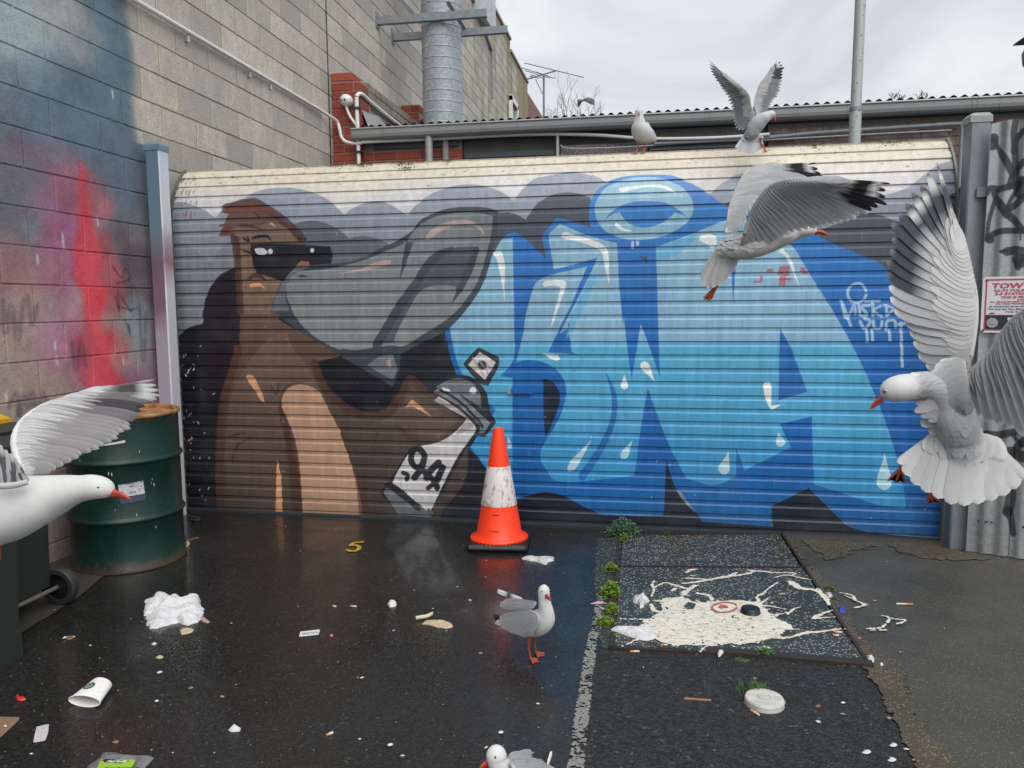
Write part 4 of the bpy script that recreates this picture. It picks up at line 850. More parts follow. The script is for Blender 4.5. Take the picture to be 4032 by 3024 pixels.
def csheet(u0, u1, off, top0, top1, lean=0.):
    n = int((u1-u0)/.0095); V = []; U = []
    zs = [.015, .6, 1.2, 1.8, None]
    for i in range(n+1):
        u = u0+(u1-u0)*i/n; ph = u/.076*2*math.pi; d = .008*math.cos(ph)+off
        for z in zs:
            zz = (top0+(top1-top0)*i/n+.006*math.sin(u*31)) if z is None else z
            uu = u-lean*(2.3-zz)/2.3*(1-i/n); p = FO+FD*uu+FN*d; V.append((p[0], p[1], zz)); U.append(((uu-cf.x0)/(cf.x1-cf.x0), (zz-cf.y0)/(cf.y1-cf.y0)))
    k = len(zs); Fc = [(i*k+j, (i+1)*k+j, (i+1)*k+j+1, i*k+j+1) for i in range(n) for j in range(k-1)]
    me = bpy.data.meshes.new('sheet'); me.from_pydata(V, [], Fc); me.materials.append(SHEET); ul = me.uv_layers.new(name='UVMap')
    ul.data.foreach_set('uv', np.array([U[l.vertex_index] for l in me.loops], np.float32).ravel()); me.polygons.foreach_set('use_smooth', [True]*len(me.polygons)); me.update()
    return link('sheet', me, fence)
csheet(.0, .21, .004, 2.29, 2.31, .015); csheet(.185, .98, .010, 2.30, 2.36)
for z in (.45, 1.95):
    a = Acc(); p = FO+FD*-.05-FN*.04; q = FO+FD*1.0-FN*.04; a.bar((*p, z), (*q, z), .05, .05); a.build('rail', GALVP, fence)
SC = simple('screw_head', (.08, .085, .08), .5, .5)
for x, y in ((1475+1915/3, 1106+52/3), (1475+1968/3, 1106+58/3), (1475+2000/3, 1106+62/3), (1475+2208/3, 1106+92/3)):
    u, z = fuv(x, y); p = FO+FD*u+FN*.016; a = Acc(); a.tube([(*p, z), (*(p+FN*.006), z)], .006, 7); a.build('screw', SC, fence)
bk = Acc(); bk.box((1.775, 4.60, .0), (1.80, 4.62, 2.2)); tag(bk.build('back_strip', simple('dark_gap_board', (.06, .07, .075), .7)), 'narrow dark upright strip in the gap beside the right-hand post', 'strip')
SW, SH = .52, .292
su, sz = fuv(2117, 718); sign = empty('tow_away_sign', (*(FO+FD*su), sz)); tag(sign, 'white and red tow away parking sign screwed to the fence', 'sign')
def on_sign(u, v, d=.0): p = FO+FD*(su+u)+FN*(.020+d); return (p[0], p[1], sz+v)
def rrect(u0, v0, u1, v1, r, d0, d1):
    a = Acc(); pts = [(cx+r*math.cos(t), cy_+r*math.sin(t)) for cx, cy_, t0 in ((u1-r, v1-r, 0), (u0+r, v1-r, 90), (u0+r, v0+r, 180), (u1-r, v0+r, 270)) for t in [R(t0+k*22.5) for k in range(5)]]
    n = len(pts); a.add([on_sign(u, v, d0) for u, v in pts]+[on_sign(u, v, d1) for u, v in pts], [tuple(range(n, 2*n))]+[(i, (i+1) % n, n+(i+1) % n, n+i) for i in range(n)]); return a
WS = simple('sign_white', (.70, .70, .74), .35, 0, .04); RS = simple('sign_red', (.50, .04, .07), .35, 0, .06); KS = simple('sign_black', (.025, .028, .045), .35); GS = simple('sign_silver', (.42, .42, .42), .3, .3)
rrect(0, 0, SW, SH, .016, 0, .003).build('board', WS, sign)
for q in ((.014, .012, SW-.014, .018), (.014, SH-.020, SW-.014, SH-.012), (.014, .018, .021, SH-.020), (SW-.021, .018, SW-.014, SH-.020), (.021, .090, SW-.021, .094)):
    rrect(*q, .0008, .003, .0042).build('red_border', RS, sign)
rrect(.021, .018, SW-.021, .090, .0005, .003, .0040).build('black_panel', KS, sign)
a = Acc(); n = 24; cu_, cv_ = .052, .052
a.add([on_sign(cu_+.026*math.cos(t), cv_+.026*math.sin(t), .0052) for t in np.linspace(0, 6.283, n+1)[:-1]], [tuple(range(n))]); a.build('clock_badge', GS, sign)
a = Acc()
for t in np.linspace(0, 6.283, 9)[:-1]: a.add([on_sign(cu_+r_*math.cos(t+d_), cv_+r_*math.sin(t+d_), .0056) for r_, d_ in ((.019, 0), (.024, -.1), (.024, .1))], [(0, 1, 2)])
for t in np.linspace(2.6, 5.4, 5): a.add([on_sign(cu_+r_*math.cos(t+d_), cv_+r_*math.sin(t+d_), .0056) for r_, d_ in ((.009, -.1), (.015, 0), (.009, .5))], [(0, 1, 2)])
a.build('badge_mark', KS, sign)
def sign_text(body, u, v, size, mat, bold=.0, shear=0., sx=1.25):
    me = text_mesh(body, size, .0004, bold, shear, sx=sx); me.materials.append(mat)
    mt = Matrix(((FD[0], 0, FN[0], 0), (FD[1], 0, FN[1], 0), (0, 1, 0, 0), (0, 0, 0, 1))); me.transform(mt)
    link('lettering', me, sign, on_sign(u, v, .0044))
for b_ in (("TOW AWAY", .040, .232, .037, RS, .0012, .1, 1.5), ("62-74 YOUNG STREET", .052, .214, .017, RS, .0006, .1, 1.55), ("2-5 STATION STREET", .057, .197, .017, RS, .0006, .1, 1.55), ("THIS IS PRIVATE PROPERTY", .082, .180, .015, RS, .0005, .3, 1.5),
           ("STAFF PARKING ONLY", .155, .169, .009, RS, .0003, .2, 1.6), ("ALL TENANTS MUST PARK IN THEIR OWN BAYS", .036, .158, .010, RS, .0003, .2, 1.5), ("ALL UNAUTHORIZED VEHICLES TOWED", .062, .148, .010, RS, .0003, .2, 1.5),
           ("All unauthorised vehicles will be towed at owners cost", .033, .134, .0105, KS, .0002, .2, 1.25), ("Tow away fee: Cars, Bikes & Trailers from $480", .028, .120, .0115, KS, .0002, .25, 1.25), ("Trucks from $680 plus fees", .106, .106, .0115, KS, .0002, .25, 1.25)): sign_text(*b_[:5], b_[5], b_[6], b_[7])
WT = simple('white_lettering', (.72, .72, .72), .4, 0, .02)
sign_text("anytime", .118, .066, .030, WT, .0008, 0, 1.15); sign_text("towing", .142, .030, .015, WT, .0004, 0, 1.2)
a = Acc(); a.bar(on_sign(.034, .099, .0045), on_sign(.052, .102, .0045), .004, .0008, up=(0, -1, 0)); a.bar(on_sign(.045, .106, .0045), on_sign(.062, .098, .0045), .004, .0008, up=(0, -1, 0)); a.build('tow_truck_mark', KS, sign)
for u, v in ((.018, SH-.018), (.012, .012)):
    a = Acc(); a.tube([on_sign(u, v, .003), on_sign(u, v, .007)], .006, 8); a.build('screw', SC, sign)

# ------------------------------------------------------------------ low brick building behind the gate
bld = empty('brick_building', (0, 7.7, 0)); tag(bld, 'low red brick building with grey gutter and corrugated roof behind gate', 'building')
MORT = simple('grey_mortar', (.24, .21, .17), .9, 0, .3, 30)
def brickmat(name, cols, white=0.):
    m = M(name, rough=.8); oi = m.N('ShaderNodeObjectInfo'); rn = oi.outputs['Random']
    c = m.ramp(rn, [(i/(len(cols)-1), c_) for i, c_ in enumerate(cols)]); c = m.mix(m.ramp(m.noise(18, 5, .7), [(.4, 0), (.75, .6)]), c, tuple(x*.6 for x in cols[0]))
    if white: c = m.mix(m.ramp(m.noise(9, 6, .75), [(.38, white), (.62, 0)]), c, (.40, .36, .35))
    m.color(c); m.bump(m.noise(70, 4), .4, .003); return m.m
BRICK = brickmat('red_brick', [(.23, .040, .028), (.33, .065, .045), (.28, .05, .04), (.38, .085, .055)])
BRICKW = brickmat('whitewashed_brick', [(.26, .13, .12), (.33, .19, .17), (.22, .15, .15)], .9)
BRICKG = brickmat('weathered_brick', [(.16, .15, .11), (.20, .17, .12), (.22, .13, .10)], .5)
BRL, BRH, BRP = .230, .076, .010
def bricks(x0, x1, z0, z1, yf, mat, depth=.11, axis='x', phase=0., skip=None, nm='brick'):
    """running bond; axis x: wall face at y=yf, axis y: wall face at x=yf (x0..x1 are then y values)"""
    cache = {}
    k = 0; z = z0
    while z < z1-.02:
        h = min(BRH, z1-z); x = x0-(.12 if (k+int(phase)) % 2 else 0)
        while x < x1-.015:
            a, b = max(x, x0), min(x+BRL, x1)
            if b-a > .03 and not (skip and skip((a+b)/2, z)):
                key = (round(b-a, 3), round(h, 3))
                if key not in cache: cache[key] = chamfer_box('brick', key[0] if axis == 'x' else depth, depth if axis == 'x' else key[0], key[1], .004, mat, .0012)
                j = random.uniform(-.002, .002)
                link(nm, cache[key], bld, ((a+b)/2, yf+depth/2+j, z+h/2) if axis == 'x' else (yf-depth/2+j, (a+b)/2, z+h/2))
            x += BRL+BRP
        z += BRH+BRP; k += 1
YB = 7.64
zA = lambda x, y: ((1250+x*.36166)/KP, (200+y*.36166)/KP)
ZT = 3.731                                   # top of the front pier; courses run down from it
ztop = lambda n: ZT-.0872*n
BRH = .0772
bricks(-3.178, -2.955, ztop(1)+.01, ZT, YB, BRICK, .24); zr = ztop(12)
bricks(-3.178, -2.872, zr, ztop(1)+.002, YB, BRICK, .24)
a = Acc(); a.box((-3.182, YB+.006, 2.5), (-2.876, YB+.30, ztop(1)-.004)); a.box((-3.182, YB+.006, ztop(1)-.004), (-2.96, YB+.26, ZT-.004)); a.build('mortar', MORT, bld)
# parapet along the left, second pier
bricks(7.90, 9.9, 3.10, 3.70, -2.885, BRICKG, .10, 'y')
a = Acc(); a.box((-3.182, 7.88, 2.6), (-2.893, 9.92, 3.69)); a.build('parapet_core', MORT, bld)
bricks(-3.17, -2.925, 3.45, 3.985, 9.9, BRICK, .22); a = Acc(); a.box((-3.17, 9.905, 2.6), (-2.93, 10.12, 3.975)); bricks(-3.05, -2.72, 3.2, 3.80, 9.9, BRICK, .22) if False else None
a.build('mortar', MORT, bld)
bricks(-2.915, -2.86, 3.2, 3.80, 9.95, BRICK, .2)
# front wall below the gutter
bricks(-2.868, -1.832, zr, 2.965, YB+.03, BRICK, .11, phase=1, skip=lambda x, z: -2.02 < x < -1.955)
a = Acc(); a.box((-2.87, YB+.036, 2.4), (-1.835, YB+.2, 3.06)); a.build('mortar', MORT, bld)
bricks(1.11, 3.7, zr, 2.99, YB+.03, BRICKW, .11, phase=1)
a = Acc(); a.box((1.10, YB+.036, 2.4), (3.75, YB+.2, 3.06)); a.build('mortar', MORT, bld)
FIB = M('speckled_render', rough=.9); FIB.color(FIB.mix(FIB.ramp(FIB.noise(55, 4, .8), [(.48, 0), (.56, 1)]), (.17, .135, .135), (.33, .32, .325)))
a = Acc(); a.box((-.845, YB+.03, 2.4), (-.008, YB+.2, 2.925)); a.build('render_panel', FIB.m, bld)
DKB = simple('dark_blue_grey_timber', (.052, .060, .072), .6, 0, .4, 9, .2, .004, stretch=(.3, 1, 3)); TMB = simple('weathered_timber', (.27, .25, .23), .85, 0, .4, 16, .3, .004, stretch=(3, 3, .4)); BOARD = simple('stained_board', (.085, .085, .08), .8, 0, .5, 5)
a = Acc(); a.box((-1.825, YB+.06, 2.4), (1.10, YB+.2, 3.05)); a.build('infill_board', BOARD, bld)
a = Acc(); a.box((-2.0, YB+.02, 2.4), (-1.955, YB-.012, 3.02)) if False else a.box((-2.012, YB-.03, 2.4), (-1.962, YB+.028, 3.03)); a.build('timber_post', TMB, bld)
a = Acc(); a.box((.0, YB+.012, 2.93), (.95, YB+.05, 3.03)); a.build('mortar_patch', simple('rough_mortar', (.15, .14, .125), .95, 0, .5, 16, .5, .01), bld)
GLS = simple('dark_window_glass', (.012, .016, .022), .12)
for x0, x1 in ((-1.79, -.875), (.01, 1.06)):
    fr = link('window', Acc.mesh(type('A', (Acc,), {})(), 'window', GLS), bld) if False else None
    a = Acc(); a.box((x0+.05, YB+.045, 2.3), (x1-.05, YB+.055, 2.80)); fr = a.build('window', GLS, bld)
    for lo, hi in (((x0, YB+.0, 2.80), (x1, YB+.058, 2.885)), ((x0, YB+.002, 2.3), (x0+.05, YB+.058, 2.797)), ((x1-.05, YB+.002, 2.3), (x1, YB+.058, 2.797)), ((x0+.02, YB-.012, 2.835), (x1-.02, YB-.002, 2.850))):
        a = Acc(); a.box(lo, hi); a.build('window_frame', DKB, fr)
# soffit, fascia, gutter
a = Acc(); a.box((-2.9, YB-.02, 3.035), (4.4, YB+.06, 3.155)); a.build('fascia', DKB, bld)
a = Acc(); a.box((-2.75, YB+.0, 2.965), (-1.87, YB+.028, 3.03)); a.build('soffit_strip', DKB, bld)
m = M('zinc_gutter', rough=.5, metal=.3); m.color(m.mix(m.noise(4, 5, .6, stretch=(.4, 1, 2)), (.28, .295, .30), (.40, .415, .42))); m.bump(m.noise(3, 3), .15, .01); ZINC = m.m
gprof = [(-.02, .0), (-.10, .0), (-.125, .018), (-.135, .045), (-.14, .085), (-.152, .098), (-.150, .108), (-.138, .108), (-.132, .090), (-.126, .05), (-.115, .025), (-.095, .010), (-.02, .010)]
def gutter(x0, x1):
    a = Acc(); vv = [(x, YB+yy_, 3.042+zz_) for x in (x0, x1) for yy_, zz_ in gprof]; n = len(gprof)
    a.add(vv, [(i, (i+1) % n, n+(i+1) % n, n+i) for i in range(n)]+[tuple(range(n)), tuple(range(2*n-1, n-1, -1))]); return a.build('gutter', ZINC, bld)
gx = [-2.93, -2.60, -1.25, .40, 1.75, 3.0, 4.4]
for i in range(len(gx)-1): gutter(gx[i], gx[i+1]-.002)
for x in (-2.62, -2.585, -1.60, -1.565, -.66, -.62, .52, .56, 1.29, 1.33, 2.78, 2.82):
    a = Acc(); vv = [(xx, YB+yy_*1.02-.001, 3.042+(zz_-.05)*1.02+.05) for xx in (x, x+.006) for yy_, zz_ in gprof[:8]]; a.add(vv, [(i, i+1, 9+i, 8+i) for i in range(7)]+[tuple(range(8)), tuple(range(15, 7, -1))]); a.build('gutter_joint', ZINC, bld)
# corrugated roof
ROOF = simple('old_roof_sheet', (.085, .09, .09), .7, .1, .4, 6); a = Acc(); n = 400; vv = []
for i in range(n+1):
    x = -2.86+(7.3)*i/n; w_ = math.cos(2*math.pi*x/.0885)
    for y, z in ((YB-.055, 3.182), (YB+1.2, 3.25), (14.5, 3.80)): vv.append((x, y, z+.014*w_))
a.add(vv, [(i*3+j, i*3+3+j, i*3+4+j, i*3+1+j) for i in range(n) for j in range(2)]); o = a.build('roof', ROOF, bld, True)
a = Acc(); a.box((-2.86, YB+.2, 2.9), (4.4, 14.4, 3.10)); a.build('ceiling_frame', BOARD, bld)
a = Acc(); a.box((3.75, YB+.1, 0), (4.4, 14.4, 2.9)); a.box((-3.1, YB+.25, 0), (3.75, YB+.3, 2.5)); a.build('lower_wall', BRICKW, bld)
# flashing by the pier
a = Acc(); a.add([(-2.87,7.66,3.36),(-2.80,7.70,3.16),(-2.55,7.9,3.17),(-2.86,8.6,3.30),(-2.87,8.2,3.42)], [(0,1,2,3,4)]); a.build('flashing', simple('lead_flashing', (.33, .33, .33), .6, .2), bld)
# pipes under the gutter
a = Acc(); a.tube([(-2.145, YB-.07, 2.2), (-2.145, YB-.07, 3.05)], .040, 14); t = a.build('downpipe', simple('galvanised_downpipe', (.36, .37, .365), .45, .45), None, True); tag(t, 'round galvanised downpipe under left part of the gutter', 'downpipe')
pipe('grey_service_pipe', 'grey pipe running along whitewashed bricks under right end of gutter', 'pipe', [(.05, YB-.02, 2.895), (.9, YB-.02, 2.90), (1.6, YB-.02, 2.93), (2.4, YB-.03, 2.945), (2.70, YB-.03, 2.95), (2.74, YB-.03, 2.93), (2.745, YB-.03, 2.80), (2.745, YB-.03, 2.4)], .018, simple('grey_pipe', (.25, .29, .31), .5))
pipe('thin_cable', 'thin pale cable sagging under the grey pipe on the brick wall', 'cable', [(-.84, YB-.02, 2.92), (-.75, YB-.02, 2.885), (-.3, YB-.02, 2.875), (.4, YB-.02, 2.885), (1.1, YB-.02, 2.885), (2.0, YB-.02, 2.895), (2.66, YB-.02, 2.90)], .007, simple('pale_cable', (.42, .44, .46), .5), n=6)
pipe('upright_pipe', 'thin upright grey pipe at left edge of speckled wall panel', 'pipe', [(-.868, YB-.03, 2.2), (-.868, YB-.03, 2.7), (-.868, YB-.03, 3.02)], .016, GALV)
pipe('upright_pipe.001', 'upright grey pipe on whitewashed bricks just left of the galvanised post', 'pipe', [(2.86, YB-.03, 2.2), (2.86, YB-.03, 2.7), (2.86, YB-.03, 3.04)], .018, GALV)
pipe('riser_conduit', 'white conduit rising up the brick pier and bending back along parapet', 'conduit', [(-2.885, 7.58, 2.5), (-2.885, 7.58, 2.9), (-2.888, 7.58, 3.2), (-2.89, 7.58, 3.42), (-2.885, 7.59, 3.49), (-2.862, 7.66, 3.515), (-2.86, 7.9, 3.50), (-2.86, 8.6, 3.48), (-2.86, 9.4, 3.46), (-2.86, 10.5, 3.42)], .020, PVC)
for i, z in enumerate((2.93, 3.36)):
    a = Acc(); a.box((-2.925, 7.555, z-.012), (-2.86, 7.625, z+.012)); tag(a.build('conduit_clamp' + ('' if i == 0 else '.001'), RUB), ('lower' if i == 0 else 'upper')+' black clamp holding the white riser conduit to the brick pier', 'clamp', 'conduit clamps')
cc = yp(*zA(297, 535), 7.56); cctv = empty('security_camera', tuple(cc)); tag(cctv, 'white dome security camera with two dark eyes on the brick pier', 'camera')
a = Acc(); ax = np.array([-.25, -.93, -.25]); ax /= np.linalg.norm(ax); cc = np.array(cc); back = np.array([.35, .9, .1]); 
a.loft([cc+np.array([.012,.075,-.0]), cc+np.array([.012,.05,0]), cc+np.array([.01,.02,0]), cc, cc+ax*.022, cc+ax*.036], [(.052,.052),(.058,.058),(.060,.060),(.056,.056),(.044,.044),(.018,.018)], (0,0,1), 20); a.build('housing', PVC, cctv, True)
rtv = np.cross(ax, (0,0,1)); rtv /= np.linalg.norm(rtv)
for s_ in (-1, 1):
    a = Acc(); p = cc+ax*.030+rtv*.018*s_; a.loft([p, p+ax*.005, p+ax*.008], [(.0135,.0135),(.012,.012),(.004,.004)], (0,0,1), 12); a.build('lens', GLS, cctv, True)
pipe('camera_cable_conduit', 'short white conduit curving down from the dome camera on brick pier', 'conduit', [tuple(yp(*zA(x, y), 7.585)) for x, y in ((312,598),(330,660),(360,720),(400,780),(430,815))], .014, PVC)

# ------------------------------------------------------------------ spiral duct with brackets, antenna, pole, lamp
duct = empty('spiral_duct', (-2.47, 9.36, 3.3)); tag(duct, 'fat galvanised spiral duct rising beside the block wall above roof', 'duct')
m = M('spangled_zinc', rough=.5, metal=.15); v = m.voro(38); m.color(m.mix(m.ramp(m.sep(v.outputs['Color'])[0], [(0, 0), (1, 1)]), (.26, .30, .33), (.38, .42, .45))); m.bump(m.noise(4, 3), .12, .01); SPG = m.m
prof = []; z = 3.2
for k in range(36):
    z0 = 3.20+k*.125; prof += [(.2385, z0), (.2385, z0+.004), (.2385, z0+.102), (.2385, z0+.106), (.2425, z0+.110), (.2425, z0+.117), (.2385, z0+.121)]
a = Acc(); V = []; n = 40
for r_, z in prof:
    for k in range(n): t = 2*math.pi*k/n; V.append((-2.47+r_*math.cos(t), 9.36+r_*math.sin(t), z+.125*(t-math.pi*1.5)/(2*math.pi)*.30*math.cos(t-math.pi*.5)))
a.add(V, [(i*n+k, i*n+(k+1) % n, (i+1)*n+(k+1) % n, (i+1)*n+k) for i in range(len(prof)-1) for k in range(n)]); a.build('duct_pipe', SPG, duct, True)
a = Acc(); a.lathe([(.30, 3.18), (.28, 3.2), (.245, 3.32)], (-2.47, 9.36)); a.build('collar', ZINC, duct, True)
BRK = simple('bracket_steel', (.24, .265, .285), .5, .4, .4)
z2 = lambda x, y: ((1344+x*.6076)/KP, y*.6076/KP)
for i, (Y_, xe, lab) in enumerate(((9.07, -1.855, 'front'), (9.64, -1.71, 'rear'))):
    t = empty('duct_bracket'+('' if i == 0 else '.001'), (-3.1, Y_, 4.75)); tag(t, lab+' steel angle bracket fixed to block wall holding the spiral duct', 'bracket', 'duct brackets')
    a = Acc(); a.box((WX+.01, Y_-.004, 4.70), (xe, Y_+.004, 4.785)); a.box((WX+.01, Y_+.004, 4.70), (xe, Y_+.06, 4.708)); a.build('arm', BRK, t)
    a = Acc(); a.box((WX, Y_-.04, 4.66), (WX+.012, Y_+.07, 4.84)); a.build('wall_plate', BRK, t)
    if i: p, q = yp(*z2(385, 0), 9.66), yp(*z2(520, 150), 9.66)
    else: p, q = yp(*z2(690, 15), 9.03), yp(*z2(800, 192), 9.30)
    d = (p-q); a = Acc(); a.bar(q, q+d*(1.6 if i else 1.02), .045, .008, up=(0, 1, 0)); a.build('brace', BRK, t)
pole = empty('steel_pole', (1.31, 5.4, 0)); tag(pole, 'tall slim galvanised pole spotted with rust behind the gate', 'pole')
m = M('spotted_galvanised', rough=.5, metal=.2); c = m.mix(m.noise(12, 5, .6, stretch=(1, 1, .2)), (.34, .37, .37), (.50, .53, .52))
c = m.mix(m.ramp(m.voro(26).outputs['Distance'], [(.12, .8), (.2, 0)]), c, (.13, .14, .14)); m.color(c)
a = Acc(); a.tube([(1.305, 5.4, 0), (1.31, 5.4, 2.62)], .0365, 20); a.build('lower_tube', m.m, pole, True)
a = Acc(); a.tube([(1.31, 5.4, 2.60), (1.335, 5.4, 5.6)], .033, 20); a.build('upper_tube', m.m, pole, True)
a = Acc(); a.tube([(1.31, 5.4, 2.60), (1.31, 5.4, 2.625)], .039, 20); a.build('joint_ring', BRK, pole, True)
DK = simple('dark_sheet_metal', (.055, .06, .065), .5, .3)
lp = empty('lamp_post', (2.68, 6.0, 0)); tag(lp, 'dark conical hood of a lantern cut by right edge of frame', 'lamp')
a = Acc(); a.add([(2.84+sx*.27, 6.0+sy*.27, z) for z in (3.20, 3.208) for sx, sy in ((-1,-1),(1,-1),(1,1),(-1,1))]+[(2.84, 6.0, 3.34)], [(3,2,1,0),(0,1,5,4),(1,2,6,5),(2,3,7,6),(3,0,4,7),(4,5,8),(5,6,8),(6,7,8),(7,4,8)]); a.build('hood', DK, lp)
a = Acc(); a.lathe([(.05, 2.86), (.22, 2.92), (.29, 3.02), (.30, 3.09), (.27, 3.15), (.16, 3.195)], (2.84, 6.0), 30); a.build('body', DK, lp, True)
a = Acc(); a.tube([(2.84, 6.0, 0), (2.84, 6.0, 2.92)], .035, 14); a.build('column', DK, lp, True)
ALU = simple('aerial_metal', (.22, .23, .24), .5, .4)
ant = empty('tv_aerial', (-2.115, 16, 3.5)); tag(ant, 'rooftop television aerial on a thin mast against the cloudy sky', 'aerial')
A_ = lambda x, y, Y=16.: yp(*z2(x, y), Y)
a = Acc(); a.tube([(-2.118, 16, 3.4), A_(1312, 485)], .022, 8); a.build('mast', ALU, ant)
b0, b1 = A_(1208, 512, 15.6), A_(1395, 458, 16.4); a = Acc(); a.bar(b0, b1, .03); a.build('boom', ALU, ant)
for (x0, y0, x1, y1, Y_) in ((1187,408,1573,502,16.3),(1168,438,1385,508,16.1),(1188,456,1352,506,15.95),(1225,484,1310,505,15.8),(1220,492,1280,508,15.7),(1262,466,1340,492,15.9)):
    a = Acc(); a.tube([A_(x0, y0, Y_), A_(x1, y1, Y_)], .010, 6); a.build('element', ALU, ant)
a = Acc(); a.tube([A_(1258, 512, 15.95), A_(1303, 608, 16)], .008, 6); a.tube([A_(1316, 600), A_(1318, 760)], .007, 6); a.build('stay_wire', ALU, ant)
# ------------------------------------------------------------------ bare winter trees and roof weeds
BARK = simple('bare_twigs', (.30, .27, .25), .9)
def tree(name, lab, base, h, spread, n, seed):
    r_ = random.Random(seed); t = empty(name, tuple(base)); tag(t, lab, 'tree', 'bare winter trees beyond the roof'); a = Acc(); base = np.array(base)
    a.tube([base, base+np.array([0, 0, h*.45])], [.07, .05], 6); a.build('trunk', BARK, t); a = Acc()
    def br(p, d, l, w, k):
        q = p+d*l; a.tube([p, (p+q)/2+np.array([r_.uniform(-1, 1), 0, r_.uniform(-1, 1)])*l*.05, q], [w, w*.8, w*.6], 4, cap=False)
        if k > 0:
            for _ in range(2 if k > 1 else 3):
                dd = d+np.array([r_.uniform(-.62, .62), r_.uniform(-.5, .5), r_.uniform(-.05, .45)]); dd /= np.linalg.norm(dd); br(p+(q-p)*r_.uniform(.45, 1), dd, l*r_.uniform(.55, .8), w*.62, k-1)
    for i in range(n):
        d = np.array([r_.uniform(-spread, spread), r_.uniform(-.3, .3), 1.]); d /= np.linalg.norm(d); br(base+np.array([0, 0, h*r_.uniform(.25, .45)]), d, h*.21, .016, 3)
    a.build('crown', BARK, t); return t
for i, (x, lab, n, h, seed) in enumerate(((1450, 'bare twiggy tree just right of aerial, fullest of those behind the roof', 6, 4.6, 3), (1585, 'bare twiggy tree below the distant flying gull', 6, 4.2, 5), (1695, 'sparse bare tree just left of the gull standing on gate', 4, 3.6, 8), (1345, 'thin bare tree top just right of the aerial mast', 3, 3.2, 11))):
    p = yp(*z2(x, 800), 30); tree('bare_tree' + ('' if i == 0 else '.%03d' % i), lab, (p[0], 30, p[2]-2.0), h, .42, n, seed)
GRASSM = simple('dry_weed', (.20, .20, .12), .9); a = Acc()
for x, y in ((1925, 208), (1932, 206), (1941, 209), (1948, 207), (1983, 205), (1990, 204), (2000, 205)):
    p = yp(x, y+8, 7.9); 
    for k in range(4): q = p+np.array([random.uniform(-.05, .05), 0, random.uniform(.03, .085)]); a.tube([p, (p+q)/2+np.array([.01, 0, .01]), q], [.003, .003, .0015], 4, cap=False)
tag(a.build('gutter_weeds', GRASSM), 'few dry weed stems sprouting from the roof edge near right', 'weed')
# ------------------------------------------------------------------ steel drum
DX, DY, DR = -2.808, 3.715, .284
m = M('dark_green_drum_paint', rough=.42, spec=.4); z_ = m.sep(m.pos())[2]
c = m.mix(m.ramp(m.noise(5, 6, .65), [(.3, 0), (.7, 1)]), (.003, .020, .016), (.009, .038, .031))
rz = m.math('ADD', m.math('MULTIPLY', z_, 1.), m.math('MULTIPLY', m.math('SUBTRACT', m.noise(16, 7, .8), .5), .22))
ru = m.ramp(rz, [(0, .8), (.03, .5), (.06, .0), (.79, 0), (.81, .55), (.83, .8)])
c = m.mix(ru, c, (.075, .045, .028)); c = m.mix(m.ramp(m.noise(70, 4, .8), [(.62, 0), (.70, .6)]), c, (.13, .14, .125)); m.color(c); m.rough(m.ramp(m.noise(7, 4), [(.3, .33), (.7, .55)])); m.bump(m.noise(5, 4), .4, .012)
DRUM = m.m
m = M('rusty_lid', rough=.55); m.color(m.ramp(m.noise(16, 6, .7), [(.3, (.10, .035, .018)), (.5, (.30, .14, .05)), (.62, (.45, .27, .12)), (.75, (.16, .06, .03))])); m.bump(m.noise(30, 5), .3, .004); RUST = m.m
drum = empty('steel_drum', (DX, DY, 0)); tag(drum, 'dark green steel drum with rusty rim standing against the wall', 'drum')
a = Acc(); pr = [(DR-.012, .0), (DR+.004, .003), (DR+.004, .015), (DR-.004, .024), (DR-.004, .26)]
def ring(z): return [(DR-.004, z-.020), (DR+.002, z-.012), (DR+.010, z-.003), (DR+.010, z+.003), (DR+.002, z+.012), (DR-.004, z+.020)]
pr = pr[:4]+ring(.276)+ring(.583)+[(DR-.004, .80), (DR-.002, .808)]
a.lathe(pr, (DX, DY), 72); o = a.build('barrel', DRUM, drum, True)
a = Acc(); a.lathe([(DR-.003, .806), (DR+.006, .812), (DR+.008, .820), (DR+.004, .828), (DR-.006, .829), (DR-.011, .822), (DR-.012, .806)], (DX, DY), 72); a.build('rim', RUST, drum, True)
a = Acc(); a.lathe([(DR-.012, .806), (DR*.6, .8045), (.001, .805)], (DX, DY), 72); a.build('lid', RUST, drum, True)
def drum_pt(ang, z, r=.0015): return np.array([DX+(DR-.004+r)*math.cos(ang), DY+(DR-.004+r)*math.sin(ang), z])
def drum_ang(x, y):
    d = ray(x, y); A_ = d[0]**2+d[1]**2; B_ = -(d[0]*DX+d[1]*DY); C_ = DX*DX+DY*DY-DR*DR; t = (-B_-math.sqrt(max(0, B_*B_-A_*C_)))/A_; p = CAM+d*t
    return math.atan2(p[1]-DY, p[0]-DX), p[2]
def drum_patch(cor, r=.0015, n=6):
    q = [drum_ang(*c_) for c_ in cor]; a = Acc(); vv = []
    for i in range(n+1):
        for k in (0, 1): u = i/n; e0, e1 = (q[0], q[1]) if k == 0 else (q[3], q[2]); vv.append(drum_pt(e0[0]*(1-u)+e1[0]*u, e0[1]*(1-u)+e1[1]*u, r))
    a.add(vv, [(2*i, 2*i+1, 2*i+3, 2*i+2) for i in range(n)]); return a
zd = lambda x, y: (x*.36166/KP, (1500+y*.36166)/KP)
LABW = M('scuffed_label', rough=.5); LABW.color(LABW.mix(LABW.ramp(LABW.noise(60, 4, .7), [(.35, 0), (.55, 1)]), (.30, .31, .33), (.60, .61, .64)))
drum_patch([zd(1285,1137), zd(1560,1085), zd(1590,1290), zd(1312,1345)]).build('paper_label', LABW.m, drum)
